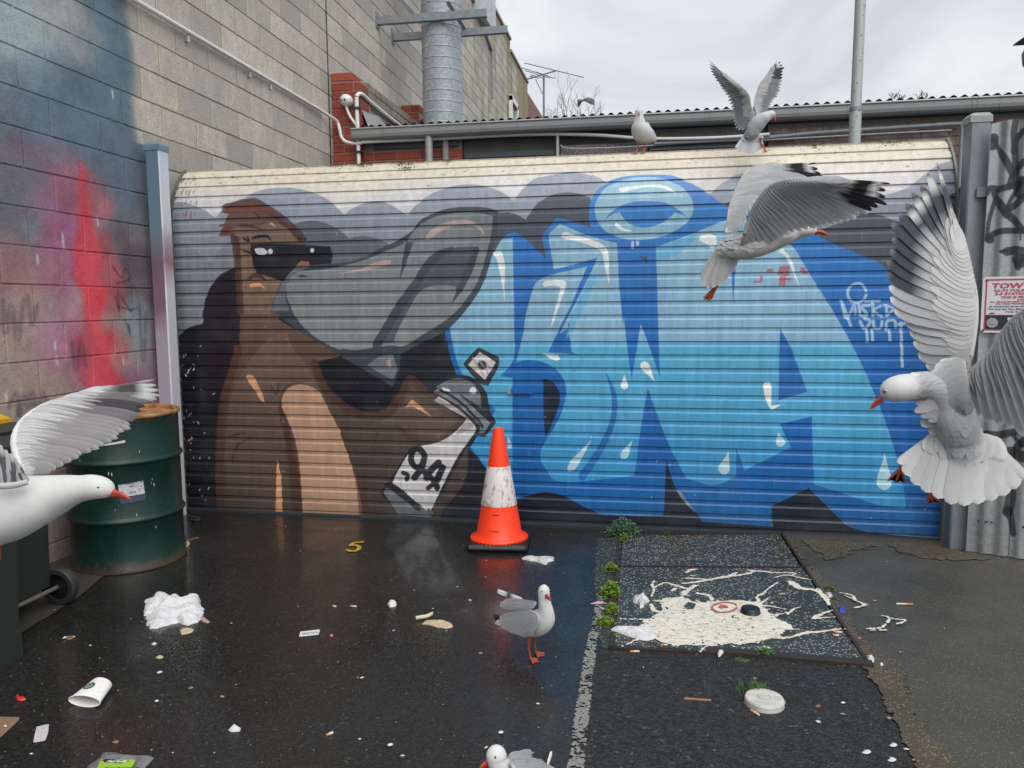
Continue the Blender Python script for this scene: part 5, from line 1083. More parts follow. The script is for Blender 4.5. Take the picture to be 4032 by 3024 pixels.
drum_patch([zd(1303,1270), zd(1586,1222), zd(1590,1290), zd(1312,1345)], .0022).build('label_band', simple('navy_print', (.06, .065, .12), .5, 0, .4, 60), drum)
drum_patch([zd(1075,700), zd(1362,645), zd(1365,672), zd(1085,712)]).build('white_tape', simple('white_tape', (.6, .61, .6), .5), drum)
PRT = simple('grey_print', (.07, .07, .09), .6)
def drum_text(body, x, y, size, sx=1.):
    an, z = drum_ang(*zd(x, y)); me = text_mesh(body, size, .0001, .0001, sx=sx)
    for v in me.vertices:
        an2 = an+v.co.x/DR; q = drum_pt(an2, z+v.co.y+.055*v.co.x, .0024+v.co.z); v.co = Vector(q)
    me.materials.append(PRT); link('lettering', me, drum)
drum_text('DANISH FILLING', 1365, 1138, .012); drum_text('APRICOT', 1400, 1162, .012); drum_text('F220', 1412, 1228, .016)
a = Acc()
for x, y in ((1660,1070,),(1650,1110),(1680,1130),(1252,1410),(1490,1460),(1180,1010),(1215,1020),(770,1490),(1700,1590),(1520,770),(865,870)):
    an, z = drum_ang(*zd(x, y)); w_ = random.uniform(.002, .005); a.add([drum_pt(an+u, z+v, .0015) for u, v in ((-w_*2, 0), (0, -w_*2.5), (w_*2, .001), (0, w_*2.5))], [(0, 1, 2, 3)])
o = a.build('droppings', simple('bird_dropping', (.55, .55, .50), .8), drum); tag(o, kind='stuff')

# ------------------------------------------------------------------ wheelie bins
BING = simple('dark_green_bin_plastic', (.020, .030, .024), .5, 0, .3, 6, .12, .003); BINY = simple('yellow_lid_plastic', (.62, .36, .012), .4, 0, .1)
def bin_(name, lab, x1, y0, y1, H, lidmat, depth=.46):
    """back (wheel side) faces +X at x1; body tapers towards the ground"""
    t = empty(name, (x1-depth/2, (y0+y1)/2, 0)); tag(t, lab, 'bin', 'wheelie bins by the wall'); a = Acc(); xb = x1; xf = x1-depth
    V = []
    for z, s_, ov in ((.10, .86, 0), (.28, .88, 0), (.60, .94, 0), (H-.06, 1.0, 0), (H-.055, 1.04, .01), (H-.005, 1.04, .01)):
        yc = (y0+y1)/2; hw = (y1-y0)/2*s_; xa = xf+(1-s_)*.5*depth; r_ = .03
        for cx, cy_, t0 in ((xb-r_+ov, yc+hw-r_, 0), (xa+r_, yc+hw-r_, 90), (xa+r_, yc-hw+r_, 180), (xb-r_+ov, yc-hw+r_, 270)):
            for k in range(4): th_ = R(t0+k*30); V.append((cx+r_*math.cos(th_), cy_+r_*math.sin(th_), z))
    n = 16; a.add(V, [(i*n+k, i*n+(k+1) % n, (i+1)*n+(k+1) % n, (i+1)*n+k) for i in range(5) for k in range(n)]+[tuple(range(n-1, -1, -1)), tuple(range(5*n, 6*n))]); a.build('body', BING, t)
    a = Acc(); yc = (y0+y1)/2
    for sy in (-1, 1): a.box((xb-.30, yc+sy*(y1-y0)*.40-.03, .0), (xb-.20, yc+sy*(y1-y0)*.40+.03, .12))
    a.box((xf+.03, y0+.05, 0), (xf+.12, y1-.05, .12)); a.build('foot', BING, t)
    a = Acc(); V = []
    for i in range(7):
        u = i/6; x = xf-.03+(depth+.05)*u*(1 if lidmat is BING else .55); zz = H+.02+.035*math.sin(math.pi*u); V += [(x, y0-.02, H-.012), (x, y0-.02, zz-.01), (x, yc, zz+.012), (x, y1+.02, zz-.01), (x, y1+.02, H-.012)]
    a.add(V, [(i*5+j, i*5+5+j, i*5+6+j, i*5+1+j) for i in range(6) for j in range(4)]+[(0,1,2,3,4), (34,33,32,31,30)]); a.build('lid', lidmat, t)
    for k in (0, 1):
        a = Acc(); yy_ = y0+.07+(y1-y0-.14)*k; a.tube([(xb+.035, yy_-.03, H-.01), (xb+.035, yy_+.03, H-.01)], .018, 10); a.bar((xb, yy_, H-.005), (xb+.035, yy_, H-.01), .02, .012, c=(0,0,0)); a.build('hinge', BING, t, True)
    a = Acc(); a.tube([(xb+.035, y0+.05, H-.03), (xb+.035, y1-.05, H-.03)], .014, 10); a.build('handle', BING, t)
    a = Acc(); a.tube([(xb+.02, y0+.03, .088), (xb+.02, y1-.01, .088)], .010, 8); a.build('axle', simple('axle_steel', (.25, .24, .20), .45, .6), t)
    for k, yy_ in enumerate((y0+.02, y1-.02)):
        w = link('wheel', None, t, (xb+.02, yy_, .088)) if False else None
        a = Acc(); pr_ = [(.062, -.022), (.082, -.022), (.088, -.014), (.088, .014), (.082, .022), (.062, .022)]; V = []
        for r_, yo in pr_:
            for q in range(28): th_ = 2*math.pi*q/28; V.append((xb+.02+r_*math.cos(th_), yy_+yo, .088+r_*math.sin(th_)))
        a.add(V, [(i*28+q, i*28+(q+1) % 28, ((i+1) % 6)*28+(q+1) % 28, ((i+1) % 6)*28+q) for i in range(6) for q in range(28)]); wo_ = a.build('wheel', RUB, t, False)
        a = Acc(); V = []
        for r_, yo in ((.0, -.016), (.02, -.018), (.045, -.006), (.063, -.012), (.063, .012), (.045, .006), (.02, .018), (.0, .016)):
            for q in range(20): th_ = 2*math.pi*q/20; V.append((xb+.02+r_*math.cos(th_), yy_+yo, .088+r_*math.sin(th_)))
        a.add(V, [(i*20+q, i*20+(q+1) % 20, (i+1)*20+(q+1) % 20, (i+1)*20+q) for i in range(7) for q in range(20)]); h = a.build('hub', simple('hub_plastic', (.012, .012, .014), .4) if 'hub_plastic' not in bpy.data.materials else bpy.data.materials['hub_plastic'], wo_, True)
    return t
bin_('wheelie_bin', 'dark green wheelie bin with yellow lid next to the drum, wheel showing', -2.715, 2.62, 3.085, .86, BINY)
# front bin: turned, its broad side to the camera side
t = bin_('wheelie_bin.001', 'nearest dark green wheelie bin cut by left edge of frame', 0, 0, .50, .84, BING, .50)
t.rotation_euler = (0, 0, R(180)); t.location = (-2.41-.25, 2.61-.25, 0)

# ------------------------------------------------------------------ traffic cone
cb_ = yp(1078, 1192, 4.12); CX, CY = yp(1078, 1100, 4.27)[0], 4.27
cone = empty('traffic_cone', (CX, CY, 0)); tag(cone, 'orange traffic cone with scuffed white band on black rubber base', 'cone')
m = M('cone_orange', rough=.38, spec=.4); m.color(m.mix(m.ramp(m.noise(30, 5, .7), [(.45, 0), (.8, .6)]), (.93, .055, .012), (.60, .04, .012))); m.bump(m.noise(60, 4), .1, .002); ORG = m.m
m = M('scuffed_reflective', rough=.4); sc_ = m.ramp(m.noise(38, 5, .75, stretch=(1, 1, .5)), [(.52, 0), (.60, .8)]); m.color(m.mix(sc_, (.62, .57, .56), (.24, .20, .19))); WBAND = m.m
me = chamfer_box('base', .345, .345, .040, .016, simple('cone_base_rubber', (.012, .012, .014), .5)); bm = bmesh.new(); bm.from_mesh(me)
bmesh.ops.bevel(bm, geom=[e for e in bm.edges if abs(e.verts[0].co.z-e.verts[1].co.z) > .02], offset=.02, segments=3, affect='EDGES'); bm.to_mesh(me); bm.free()
link('base', me, cone, (CX, CY, .020), (0, 0, R(6)))
zt = yp(1078, 924, CY)[2]; z1 = yp(1078, 1010, CY-.06)[2]; z2_ = yp(1078, 1097, CY-.10)[2]; z3 = .062
rr = lambda z: .1325+(0.0275-.1325)*(z-.062)/(zt-.062)
a = Acc(); a.lathe([(.150, .041), (.160, .044), (.156, .052), (.145, .058), (rr(.075), .075), (rr(z2_), z2_), (rr(z1), z1), (rr(zt-.01), zt-.01), (rr(zt)-.001, zt-.002), (rr(zt)-.006, zt), (rr(zt)-.009, zt-.004), (rr(zt)-.010, zt-.04)], (CX, CY), 48); a.build('body', ORG, cone, True)
a = Acc(); a.lathe([(rr(z2_)+.0005, z2_-.001), (rr(z2_)+.0022, z2_+.001), (rr(z1)+.0022, z1-.001), (rr(z1)+.0005, z1+.001)], (CX, CY), 48); a.build('reflective_band', WBAND, cone, True)
a = Acc()
for k in range(44):
    t_ = 2*math.pi*k/44; p = np.array([CX+.162*math.cos(t_), CY+.162*math.sin(t_), .042]); a.box(p-.004, p+np.array([.004, .004, .008]))
o = a.build('flange_teeth', ORG, cone); tag(o, kind='stuff')
a = Acc()
for k, zz in ((0, .20), (1, .11)): 
    r_ = rr(zz)+.001
    for t_ in np.linspace(-1.72, -1.45, 5): p = np.array([CX+r_*math.cos(t_), CY+r_*math.sin(t_), zz]); a.box(p-.0018, p+np.array([.010, .0005, .0012]))
a.build('mould_mark', simple('mould_shadow', (.3, .03, .01), .6), cone)

# ------------------------------------------------------------------ spilled paint
cvp = Canvas(-.30, 2.75, 1.25, 4.45, 330)
def D3(*pts): return gl(*pts)
S3 = lambda *pts: gl(*[(1474.7+x/3, 1106+y/3) for x, y in pts]); S2z = lambda *pts: gl(*[((2300+x*.3618)/KP, (2020+y*.3618)/KP) for x, y in pts])
blob = cvp.mask(S2z((640,1230),(740,1170),(800,1130),(890,1100),(830,1010),(850,960),(960,950),(1060,940),(1150,930),(1250,960)) + S3((0,560),(60,600),(150,610),(250,600),(330,590),(400,600),(490,600),(560,680),(640,680),(600,710),(640,730),(720,760),(660,790),(600,830),(480,860),(300,880),(0,890)) + S2z((1300,1475),(1100,1475),(880,1460),(810,1420),(810,1390),(700,1370),(600,1330)))
lines = np.zeros_like(blob)
def ln(f, pts, w):
    global lines
    w = [v*.72 for v in w] if hasattr(w, '__len__') else w*.75
    lines = np.maximum(lines, cvp.mask(cvp.stroke_pts(f(*pts), w)))
for pts, w in ((((440,840),(560,830),(680,835),(800,805),(900,795),(1000,780),(1060,780)), [.05,.03,.02,.018,.018,.016,.012]), (((1190,775),(1280,770),(1330,730),(1330,700),(1285,690)), .012), (((1330,705),(1390,715),(1445,722),(1385,745)), .010), (((1215,785),(1320,785)), .008),
               (((700,470),(760,510),(860,525),(920,570),(945,620)), [.05,.05,.03,.035,.02]), (((860,525),(880,515),(920,560)), .015), (((970,655),(900,680),(845,710),(900,705),(1005,700)), [.014,.014,.018,.01,.006]), (((1020,540),(1100,560),(1120,590),(1180,620),(1110,640)), [.006,.018,.018,.02,.012]), (((1050,560),(1100,580)), .012),
               (((425,395),(500,400),(600,410),(730,412),(700,430)), [.012,.022,.014,.012,.008]), (((600,440),(680,425),(740,440),(830,455)), [.01,.02,.014,.01]), (((0,480),(100,470),(200,450),(300,435),(400,420),(470,400)), [.02,.022,.026,.026,.022,.02]), (((40,400),(70,390),(90,385)), .016), (((300,430),(350,410)), .014), (((500,600),(480,570),(520,545),(560,510),(620,470)), [.02,.016,.01,.01,.008]),
               (((620,550),(760,545)), .006), (((0,540),(60,510),(100,490)), [.03,.02,.01]), (((680,680),(740,640),(820,625)), [.02,.008,.005]), (((560,900),(500,885),(560,905)), .01), (((100,545),(170,560),(190,590)), [.03,.03,.02])): ln(S3, pts, w)
for pts, w in ((((730,940),(760,870),(740,810),(765,770)), [.012,.012,.016,.01]), (((760,840),(880,790),(960,810),(1060,840),(1150,860)), [.012,.016,.02,.025,.02]), (((1110,680),(1160,645),(1220,640)), [.012,.02,.008]), (((1150,710),(1220,710)), .01), (((1110,740),(1250,745),(1382,760)), .018), (((950,880),(1000,850)), .02), (((1080,920),(1130,870),(1200,820)), .03), (((730,1030),(780,1100),(870,1100),(860,1040)), [.02,.03,.03,.02])): ln(S2z, pts, w)
rs = random.Random(5); gxp, gyp = cvp.grid(); bc = np.array([gxp[blob > .5].mean(), gyp[blob > .5].mean()]); ys_, xs_ = np.nonzero((blob > .5) & (blur(blob, 2) < .75))
for _ in range(34):      # short spikes thrown outwards from the rim, droplets, and drying streaks
    j = rs.randrange(len(xs_)); p = np.array([gxp[ys_[j], xs_[j]], gyp[ys_[j], xs_[j]]]); d = p-bc; d /= np.linalg.norm(d)+1e-6; a0 = rs.gauss(0, .7); d = np.array([d[0]*math.cos(a0)-d[1]*math.sin(a0), d[0]*math.sin(a0)+d[1]*math.cos(a0)])
    if p[1] < 3.05 and d[1] < 0: continue
    L1 = rs.expovariate(1/.035)+.01; q = p+d*L1; mid = (p+q)/2+np.array([rs.gauss(0, .008), rs.gauss(0, .008)]); w0 = rs.uniform(.006, .018)
    lines = np.maximum(lines, cvp.mask(cvp.stroke_pts([p-d*.01, mid, q], [w0, w0*.6, .002])))
    if rs.random() < .5: q2 = q+d*rs.uniform(.01, .05); r0 = rs.uniform(.002, .006); lines = np.maximum(lines, cvp.mask([q2+np.array([math.cos(t), math.sin(t)])*r0 for t in np.linspace(0, 6.28, 8)[:-1]]))
nz = vnoise(cvp.h, cvp.w, 11, 61, 4)-.5; nf = vnoise(cvp.h, cvp.w, 4, 62, 2)-.5; nb = vnoise(cvp.h, cvp.w, 45, 63, 3)-.5
nz, nf, nb = nz/nz.std(), nf/nf.std(), nb/nb.std(); bb = blur(blob, 4); F = bb*1.15-.52+nz*.17+nb*.12; F = np.where(nf > 1.75-1.1*(1-bb), F-.9, F); F[bb < .03] = -1
hole = cvp.mask(S2z((1080,1050),(1130,1000),(1220,1020),(1190,1080),(1120,1085))); F -= hole*1.4
Fl = blur(lines, .9)-.42+nf*.20+nz*.10; Fl[blur(lines, 1.5) < .06] = -1; F = np.maximum(F, Fl)
m = M('spilled_cream_paint', rough=.35, spec=.5); pn = m.noise(55, 5, .75, stretch=(.6, 1.6, 1)); c = m.mix(m.ramp(pn, [(.52, 0), (.62, .75)]), (.74, .69, .58), (.20, .19, .16)); m.color(m.mix(m.ramp(m.noise(6, 4, .6), [(.55, 0), (.75, .35)]), c, (.36, .34, .30))); m.bump(m.noise(60, 4), .5, .003); SPILL = m.m
o = mask_object('paint_spill', cvp, F, ZS+.0022, SPILL); tag(o, 'dried cream paint splashed over the concrete pit lids with thin tendrils', 'paint spill')
rc = S3((270, 640),)[0]; e1 = np.array(S3((350,635))[0])-np.array(rc); e2 = np.array(S3((268,608))[0])-np.array(rc)
ring_m = np.zeros_like(blob); th = np.linspace(.2, 6.1, 20); ring_m = cvp.mask(cvp.stroke_pts([np.array(rc)+e1*math.cos(t_)+e2*math.sin(t_) for t_ in th], .0085)); ring_m = np.maximum(ring_m, cvp.mask(cvp.stroke_pts(S3((250,640),(265,630),(280,638)), .022)))
o = mask_object('red_ring_mark', cvp, np.where(blur(ring_m, 1.2) < .08, -1, blur(ring_m, .8)-.40+nf*.16), ZS+.0062, simple('red_spray', (.45, .10, .11), .6, 0, .4, 80)); tag(o, 'small red sprayed ring with a dot on the spilled paint', 'spray mark')

# ------------------------------------------------------------------ litter
def crumple(name, lab, cat, pts, H, mat, seed, z=.0, rings=9, n=44, fold=.8, group=None, thin=False, parent=None):
    r_ = random.Random(seed); B = np.array([gp(x, y, z)[:2] for x, y in pts]); ce = B.mean(0)
    # resample outline
    seg = np.r_[B, B[:1]]; L_ = np.r_[0, np.cumsum(np.linalg.norm(np.diff(seg, axis=0), axis=1))]; tt = np.linspace(0, L_[-1], n+1)[:-1]
    O = np.c_[np.interp(tt, L_, seg[:, 0]), np.interp(tt, L_, seg[:, 1])]; size = L_[-1]/6
    def hgt(p, k):
        q = Vector((p[0]/size*1.5+seed, p[1]/size*1.5, seed*.37)); rdg = 1-abs(mnoise.noise(q))*2.2; r2 = 1-abs(mnoise.noise(q*2.9+Vector((5, 1, 2))))*2.4; r2 += .12*(1-abs(mnoise.noise(q*6.5))*2.5)
        env = (1-k**2.2)**.6 if not thin else .75
        if thin or n < 60: return max(0, H*env*(.45+fold*.35*rdg+fold*.2*r2))
        fo = 1.
        for kx, ky, ph_, wt in ((3.1, 1.2, .3, .38), (-1.7, 3.4, .8, .34), (4.6, -3.9, .1, .20), (1.1, 6.8, .5, .12)):
            xx = (p[0]*kx+p[1]*ky)/size*.62+ph_+seed+.45*mnoise.noise(q*.9); fo -= wt*abs(2*(xx-math.floor(xx))-1)
        return max(0, H*env*(.10+1.05*fo)+H*.05*r2)
    V = []; 
    for i in range(rings+1):
        k = i/rings
        for j in range(n):
            p = ce+(O[j]-ce)*(k if k > 0 else .001); w_ = size*.06*fold*(k > .1)*(k < .98 or not thin)
            p = p+np.array([mnoise.noise(Vector((p[0]*40, p[1]*40, seed)))*w_, mnoise.noise(Vector((p[0]*40+9, p[1]*40, seed+3)))*w_]); V.append((p[0], p[1], z+.0012+hgt(p, k)))
    F_ = [(i*n+j, i*n+(j+1) % n, (i+1)*n+(j+1) % n, (i+1)*n+j) for i in range(rings) for j in range(n)]
    if not thin: V += [(x, y, z+.0005) for x, y, _ in V[rings*n:]]; F_ += [(rings*n+j, rings*n+(j+1) % n, (rings+1)*n+(j+1) % n, (rings+1)*n+j) for j in range(n)]
    a = Acc(); a.add(V, F_); o = a.build(name, mat, parent, smooth=False)
    if thin: md = o.modifiers.new('thickness', 'SOLIDIFY'); md.thickness = .0008; md.offset = 1
    if parent is None: tag(o, lab, cat, group)
    return o
PAPER = M('white_paper', (.80, .80, .82), .7); PAPER.b.inputs['Subsurface Weight'].default_value = .0
PAPER.color(PAPER.mix(PAPER.noise(30, 5, .7), (.46, .46, .48), (.70, .70, .71))); PAPER.bump(PAPER.noise(55, 5, .7), .5, .004); PAPER = PAPER.m
PLAS = M('cloudy_plastic_film', rough=.25, spec=.6); PLAS.color(PLAS.mix(PLAS.noise(45, 4, .7), (.34, .35, .36), (.70, .70, .70))); PLAS.bump(PLAS.noise(60, 4), .4, .003); PLAS = PLAS.m
FOOD = simple('soggy_crust', (.50, .40, .26), .7, 0, .5, 60, .6, .004); SKIN = simple('pale_peel', (.55, .50, .33), .55, 0, .25, 40); LEAFB = simple('brown_leaf', (.20, .12, .07), .7, 0, .4, 60); REDP = simple('red_plastic', (.55, .03, .025), .4); CARD = simple('brown_cardboard', (.21, .13, .075), .8, 0, .2, 40)
crumple('crumpled_bag', 'crumpled white paper bag lying near the drum', 'paper bag', [(316,1298),(333,1288),(352,1286),(378,1294),(395,1298),(425,1291),(436,1300),(434,1312),(442,1318),(436,1330),(428,1345),(405,1352),(385,1346),(362,1352),(325,1361),(320,1345),(311,1330),(312,1312)], .062, PAPER, 4, rings=18, n=90, fold=1.15)
crumple('paper_scrap', 'torn speckled paper napkin square at lower left', 'paper', [(79,1572),(106,1565),(104,1585),(98,1602),(86,1604),(72,1606),(74,1594),(77,1582)], .003, simple('speckled_napkin', (.50, .46, .49), .8, 0, .35, 90), 9, thin=True, n=30, rings=5)
cb0 = crumple('cardboard_scrap', 'flat brown cardboard corner cut by left edge of frame', 'cardboard', [(-40,1552),(0,1550),(46,1551),(36,1562),(2,1594),(-40,1620)], .003, CARD, 12, thin=True, n=30, rings=4, fold=.1)
crumple('paper_speck', 'small white torn scrap lying on the cardboard corner', 'paper scrap', [(8,1567),(14,1566),(15,1570),(9,1571)], .003, PAPER, 13, z=.006, n=12, rings=3)
crumple('crumpled_tissue', 'little torn white tissue on dark asphalt below centre left', 'tissue', [(493,1578),(500,1572),(506,1565),(512,1571),(521,1574),(518,1581),(508,1581),(500,1582)], .014, PAPER, 15, n=26, rings=6)
crumple('paper_ball', 'small white crumpled lump left of the pale peel', 'paper', [(837,1306),(841,1300),(850,1299),(857,1303),(856,1309),(850,1312),(842,1312)], .022, PAPER, 16, n=26, rings=6)
crumple('bread_crust', 'soggy yellowish food scrap beside the pale peel', 'food scrap', [(911,1349),(918,1342),(932,1341),(945,1344),(960,1342),(975,1347),(979,1355),(965,1358),(945,1356),(928,1350)], .018, FOOD, 17, n=30, rings=6)
crumple('food_scrap', 'pale flattened food scrap just below the crumpled bag', 'food scrap', [(389,1361),(395,1358),(410,1358),(419,1360),(416,1366),(403,1370),(391,1372)], .010, FOOD, 18, n=24, rings=5)
crumple('food_scrap.001', 'ribbed brownish scrap touching the right side of crumpled bag', 'food scrap', [(428,1334),(440,1333),(454,1344),(448,1347),(436,1342)], .008, simple('ribbed_brown', (.34, .28, .22), .7, 0, .5, 80), 19, n=22, rings=4)
a = Acc(); q = [gp(x, y, .012) for x, y in ((898,1335),(910,1333),(922,1331),(932,1326),(934,1322))]; a.tube(list(crom(q, 14)), [.009]*10+[.007,.006,.004,.002], 8); tag(a.build('banana_peel', SKIN, None, True), 'curved pale strip of peel on the asphalt left of centre', 'peel')
crumple('plastic_bag', 'small clear plastic bag lying right in front of the cone', 'plastic bag', [(1127,1205),(1133,1203),(1150,1204),(1165,1206),(1180,1203),(1197,1203),(1197,1212),(1185,1214),(1181,1221),(1172,1219),(1160,1214),(1140,1211),(1129,1209)], .022, PLAS, 21, n=40, rings=7)
crumple('plastic_wrap', 'crumpled translucent film standing on the left of pit lids', 'plastic film', [(1366,1296),(1369,1290),(1380,1290),(1391,1284),(1397,1293),(1404,1300),(1394,1303),(1391,1312),(1384,1316),(1378,1305),(1367,1302)], .035, PLAS, 22, z=ZS, n=30, rings=6)
crumple('wet_tissue', 'long wet white tissue at the left tip of paint spill', 'tissue', [(1319,1360),(1327,1355),(1340,1358),(1352,1357),(1366,1355),(1385,1354),(1405,1357),(1415,1370),(1421,1378),(1400,1385),(1383,1383),(1365,1377),(1350,1372),(1335,1366),(1321,1364)], .026, PAPER, 23, z=ZS, n=50, rings=8)
crumple('plastic_scrap', 'thin white plastic scrap hanging over front edge of pit lids', 'plastic scrap', [(1552,1407),(1562,1405),(1563,1411),(1556,1418),(1552,1421),(1549,1414)], .016, PAPER, 24, z=ZS, n=22, rings=5)
crumple('foil_scrap', 'grey foil scrap by the right edge of the pit lids', 'foil', [(1782,1283),(1790,1281),(1799,1288),(1798,1293),(1788,1291)], .018, PLAS, 25, z=.006, n=20, rings=5)
crumple('blue_wrapper', 'small blue wrapper in the grit beside the pit lids', 'wrapper', [(1811,1312),(1822,1309),(1827,1319),(1824,1325),(1813,1323)], .012, simple('blue_foil', (.03, .06, .42), .35), 26, z=.009, n=20, rings=4)
crumple('wrapper_tear', 'crumpled grey plastic by the corner of the angle iron', 'plastic scrap', [(1870,1420),(1884,1418),(1890,1426),(1887,1433),(1875,1432)], .02, PLAS, 27, z=.006, n=20, rings=5)
crumple('red_scrap', 'bright red torn plastic scrap at far lower left', 'plastic scrap', [(34,1505),(37,1501),(42,1507),(54,1508),(56,1512),(44,1515),(37,1513)], .010, REDP, 28, n=22, rings=5)
crumple('pink_scrap', 'tiny pink paper bit right of the printed ticket', 'paper scrap', [(713,1371),(719,1370),(719,1375),(713,1376)], .004, simple('pink_paper', (.65, .12, .30), .6), 29, n=12, rings=3)
crumple('striped_wrapper', 'red and white striped wrapper left of the weeds by pit lids', 'wrapper', [(1275,1305),(1290,1299),(1302,1300),(1313,1305),(1300,1304),(1288,1305)], .008, simple('striped_foil', (.48, .30, .34), .4, 0, .6, 90), 30, z=.005, n=20, rings=4)
crumple('white_flake', 'bright white flake lying at the corner of the angle iron', 'flake', [(1899,1434),(1905,1433),(1909,1437),(1903,1440)], .010, PAPER, 31, z=.01, n=14, rings=3)
# ticket, sticks, butts, lid, cap, cup, packet
def flat_quad(name, lab, cat, pts, th_, mat, z=.001):
    a = Acc(); P_ = [gp(x, y, z) for x, y in pts]; n = len(P_); a.add([tuple(p) for p in P_]+[(p[0], p[1], p[2]+th_) for p in P_], [tuple(range(n-1, -1, -1)), tuple(range(n, 2*n))]+[(i, (i+1) % n, n+(i+1) % n, n+i) for i in range(n)]); o = a.build(name, mat); tag(o, lab, cat); return o
tk = flat_quad('printed_ticket', 'small white printed ticket lying flat left of centre', 'ticket', [(646,1375),(649,1365),(690,1360),(691,1363),(688,1371),(648,1375.5)], .0012, simple('ticket_white', (.62, .62, .63), .5, 0, .06))
a = Acc()
for k in range(26):
    x = 653+k*1.35; y = 1367.5-.105*(x-653); h_ = random.choice((2.5, 3.5, 5)); a.add([gp(x, y, .0025), gp(x+random.uniform(.4, .9), y, .0025), gp(x+.5, y+h_, .0025), gp(x, y+h_, .0025)], [(0, 1, 2, 3)])
ob = a.build('ticket_print', PRT, tk); 
def stick(name, lab, cat, p, q, r, mat, z=0., mat2=None, grp=None):
    P_, Q_ = gp(*p, z+r), gp(*q, z+r); a = Acc()
    if mat2: 
        t = empty(name, tuple(P_)); tag(t, lab, cat, grp); mid = P_+(Q_-P_)*.4; a.tube([P_, mid], r, 8); a.build('filter', mat2, t); a = Acc(); a.tube([mid, Q_], r*.97, 8); a.build('paper_tube', mat, t)
    else: a.bar(P_, Q_, r*2, r*1.2); tag(a.build(name, mat), lab, cat, grp)
ORF = simple('cork_filter', (.55, .24, .09), .7); BP = simple('butt_paper', (.62, .56, .48), .7)
stick('wooden_stick', 'flat wooden stick on asphalt left of the round white cap', 'stick', (1478,1509), (1536,1513), .004, simple('stirrer_wood', (.36, .17, .09), .7, 0, .3, 60))
for i, (lab, p, q, z) in enumerate((('cigarette butt leaning on the round white cap', (1622,1534),(1640,1544), .002), ('cigarette butt out on the concrete right of the spill', (1972-.0,1305),(1936,1304), .005), ('orange butt on asphalt left of centre, near the brown reflection', (757,1309),(770,1310), 0), ('butt on the lower asphalt left of the painted line', (705,1588),(719,1582), 0),
    ('topmost butt where paint tendril meets the steel frame', (1800,1364),(1818,1366), ZS), ('lower butt where paint tendril meets the steel frame', (1799,1371),(1812,1373), ZS), ('pale butt below the front left of the pit lids', (1361,1407),(1381,1407), 0), ('butt lying on the front edge of paint spill', (1430,1392),(1442,1393), ZS), ('orange butt left of the green weeds', (1296,1312),(1304,1316), .005), ('orange butt at the left of the small crumbs', (1819-1100,1309),(1826-1100,1310), 0))):
    stick('cigarette_butt'+('' if i == 0 else '.%03d' % i), lab, 'cigarette butt', p, q, .0042, BP, z, ORF, 'dropped cigarette butts')
lc = gp(1621, 1324, ZS); a = Acc(); a.lathe([(.043, ZS+.001), (.044, ZS+.006), (.041, ZS+.010), (.040, ZS+.022), (.037, ZS+.025), (.033, ZS+.022), (.0, ZS+.021)], lc[:2], 36); tag(a.build('cup_lid', simple('black_lid_plastic', (.010, .013, .018), .35), None, True), 'black coffee cup lid lying on the spilled paint', 'lid')
cc = gp(1651, 1522, 0); cpw = empty('round_cap', (cc[0], cc[1], 0)); tag(cpw, 'round white plastic pipe cap set in the asphalt with grass behind', 'cap')
m = M('dirty_white_cap', rough=.55); m.color(m.mix(m.ramp(m.noise(24, 6, .75, stretch=(.5, 1.5, 1)), [(.45, 0), (.7, .6)]), (.58, .57, .52), (.22, .21, .19))); m.bump(m.noise(80, 3), .2, .002)
r_ = .066; a = Acc(); a.lathe([(r_, -.01), (r_, .020), (r_-.003, .026), (r_-.010, .0275), (.0, .0275)], (cc[0], cc[1]), 48); a.build('cap_body', m.m, cpw)
a = Acc(); q = [(cc[0]+x, cc[1]+y, .0278) for x, y in ((-.02, -.014), (.02, -.014), (.02, .014), (-.02, .014))]
for i in range(4): a.bar(q[i], q[(i+1) % 4], .002, .0012)
a.build('moulded_square', simple('cap_shadow', (.36, .35, .32), .7), cpw)
# paper cup, squashed: a flattened cone on its side
cupm = M('paper_cup_white', rough=.5); cupm.color(cupm.mix(cupm.ramp(cupm.noise(35, 5, .7), [(.5, 0), (.75, .5)]), (.80, .79, .74), (.48, .46, .40))); cupm = cupm.m
mo = (gp(150,1523,.0)+gp(217,1530,.0))/2; bo = (gp(202,1488,.0)+gp(240,1497,.0))/2; ax_ = bo-mo; side = gp(217,1530,.0)-gp(150,1523,.0); mw = np.linalg.norm(side)/2; side /= np.linalg.norm(side); bo = mo+ax_
cup = empty('paper_cup', tuple(mo)); tag(cup, 'squashed white paper cup with green round emblem at lower left', 'cup')
def cupring(c_, w, h, n=36, lift=0.): return [tuple(c_+side*w*math.cos(t)+np.array([0, 0, 1])*(h*(1+math.sin(t))*.99+lift)) for t in np.linspace(0, 2*math.pi, n+1)[:-1]]
a = Acc(); V = []; secs = [(0, mw, .020), (.06, mw*.985, .021), (.5, mw*.84, .023), (.93, mw*.70, .026), (1., mw*.68, .026)]
for u, w, h in secs: V += cupring(mo+ax_*u, w, h)
for u, w, h in ((.96, mw*.66, .024), (.5, mw*.81, .0215), (0.004, mw*.97, .0187)): V += cupring(mo+ax_*u, w, h, lift=.0014)
n = 36; a.add(V, [(i*n+k, i*n+(k+1) % n, (i+1)*n+(k+1) % n, (i+1)*n+k) for i in range(len(secs)+2) for k in range(n)]+[tuple(range((len(secs))*n, (len(secs)+1)*n))]); a.build('cup_wall', cupm, cup, True)
a = Acc(); q = cupring(mo, mw+.001, .0205); a.tube([np.array(p) for p in q+q[:1]], .0016, 6, cap=False); a.build('rolled_rim', cupm, cup, True)
GRN = simple('emblem_green', (.012, .10, .065), .5, 0, .1)
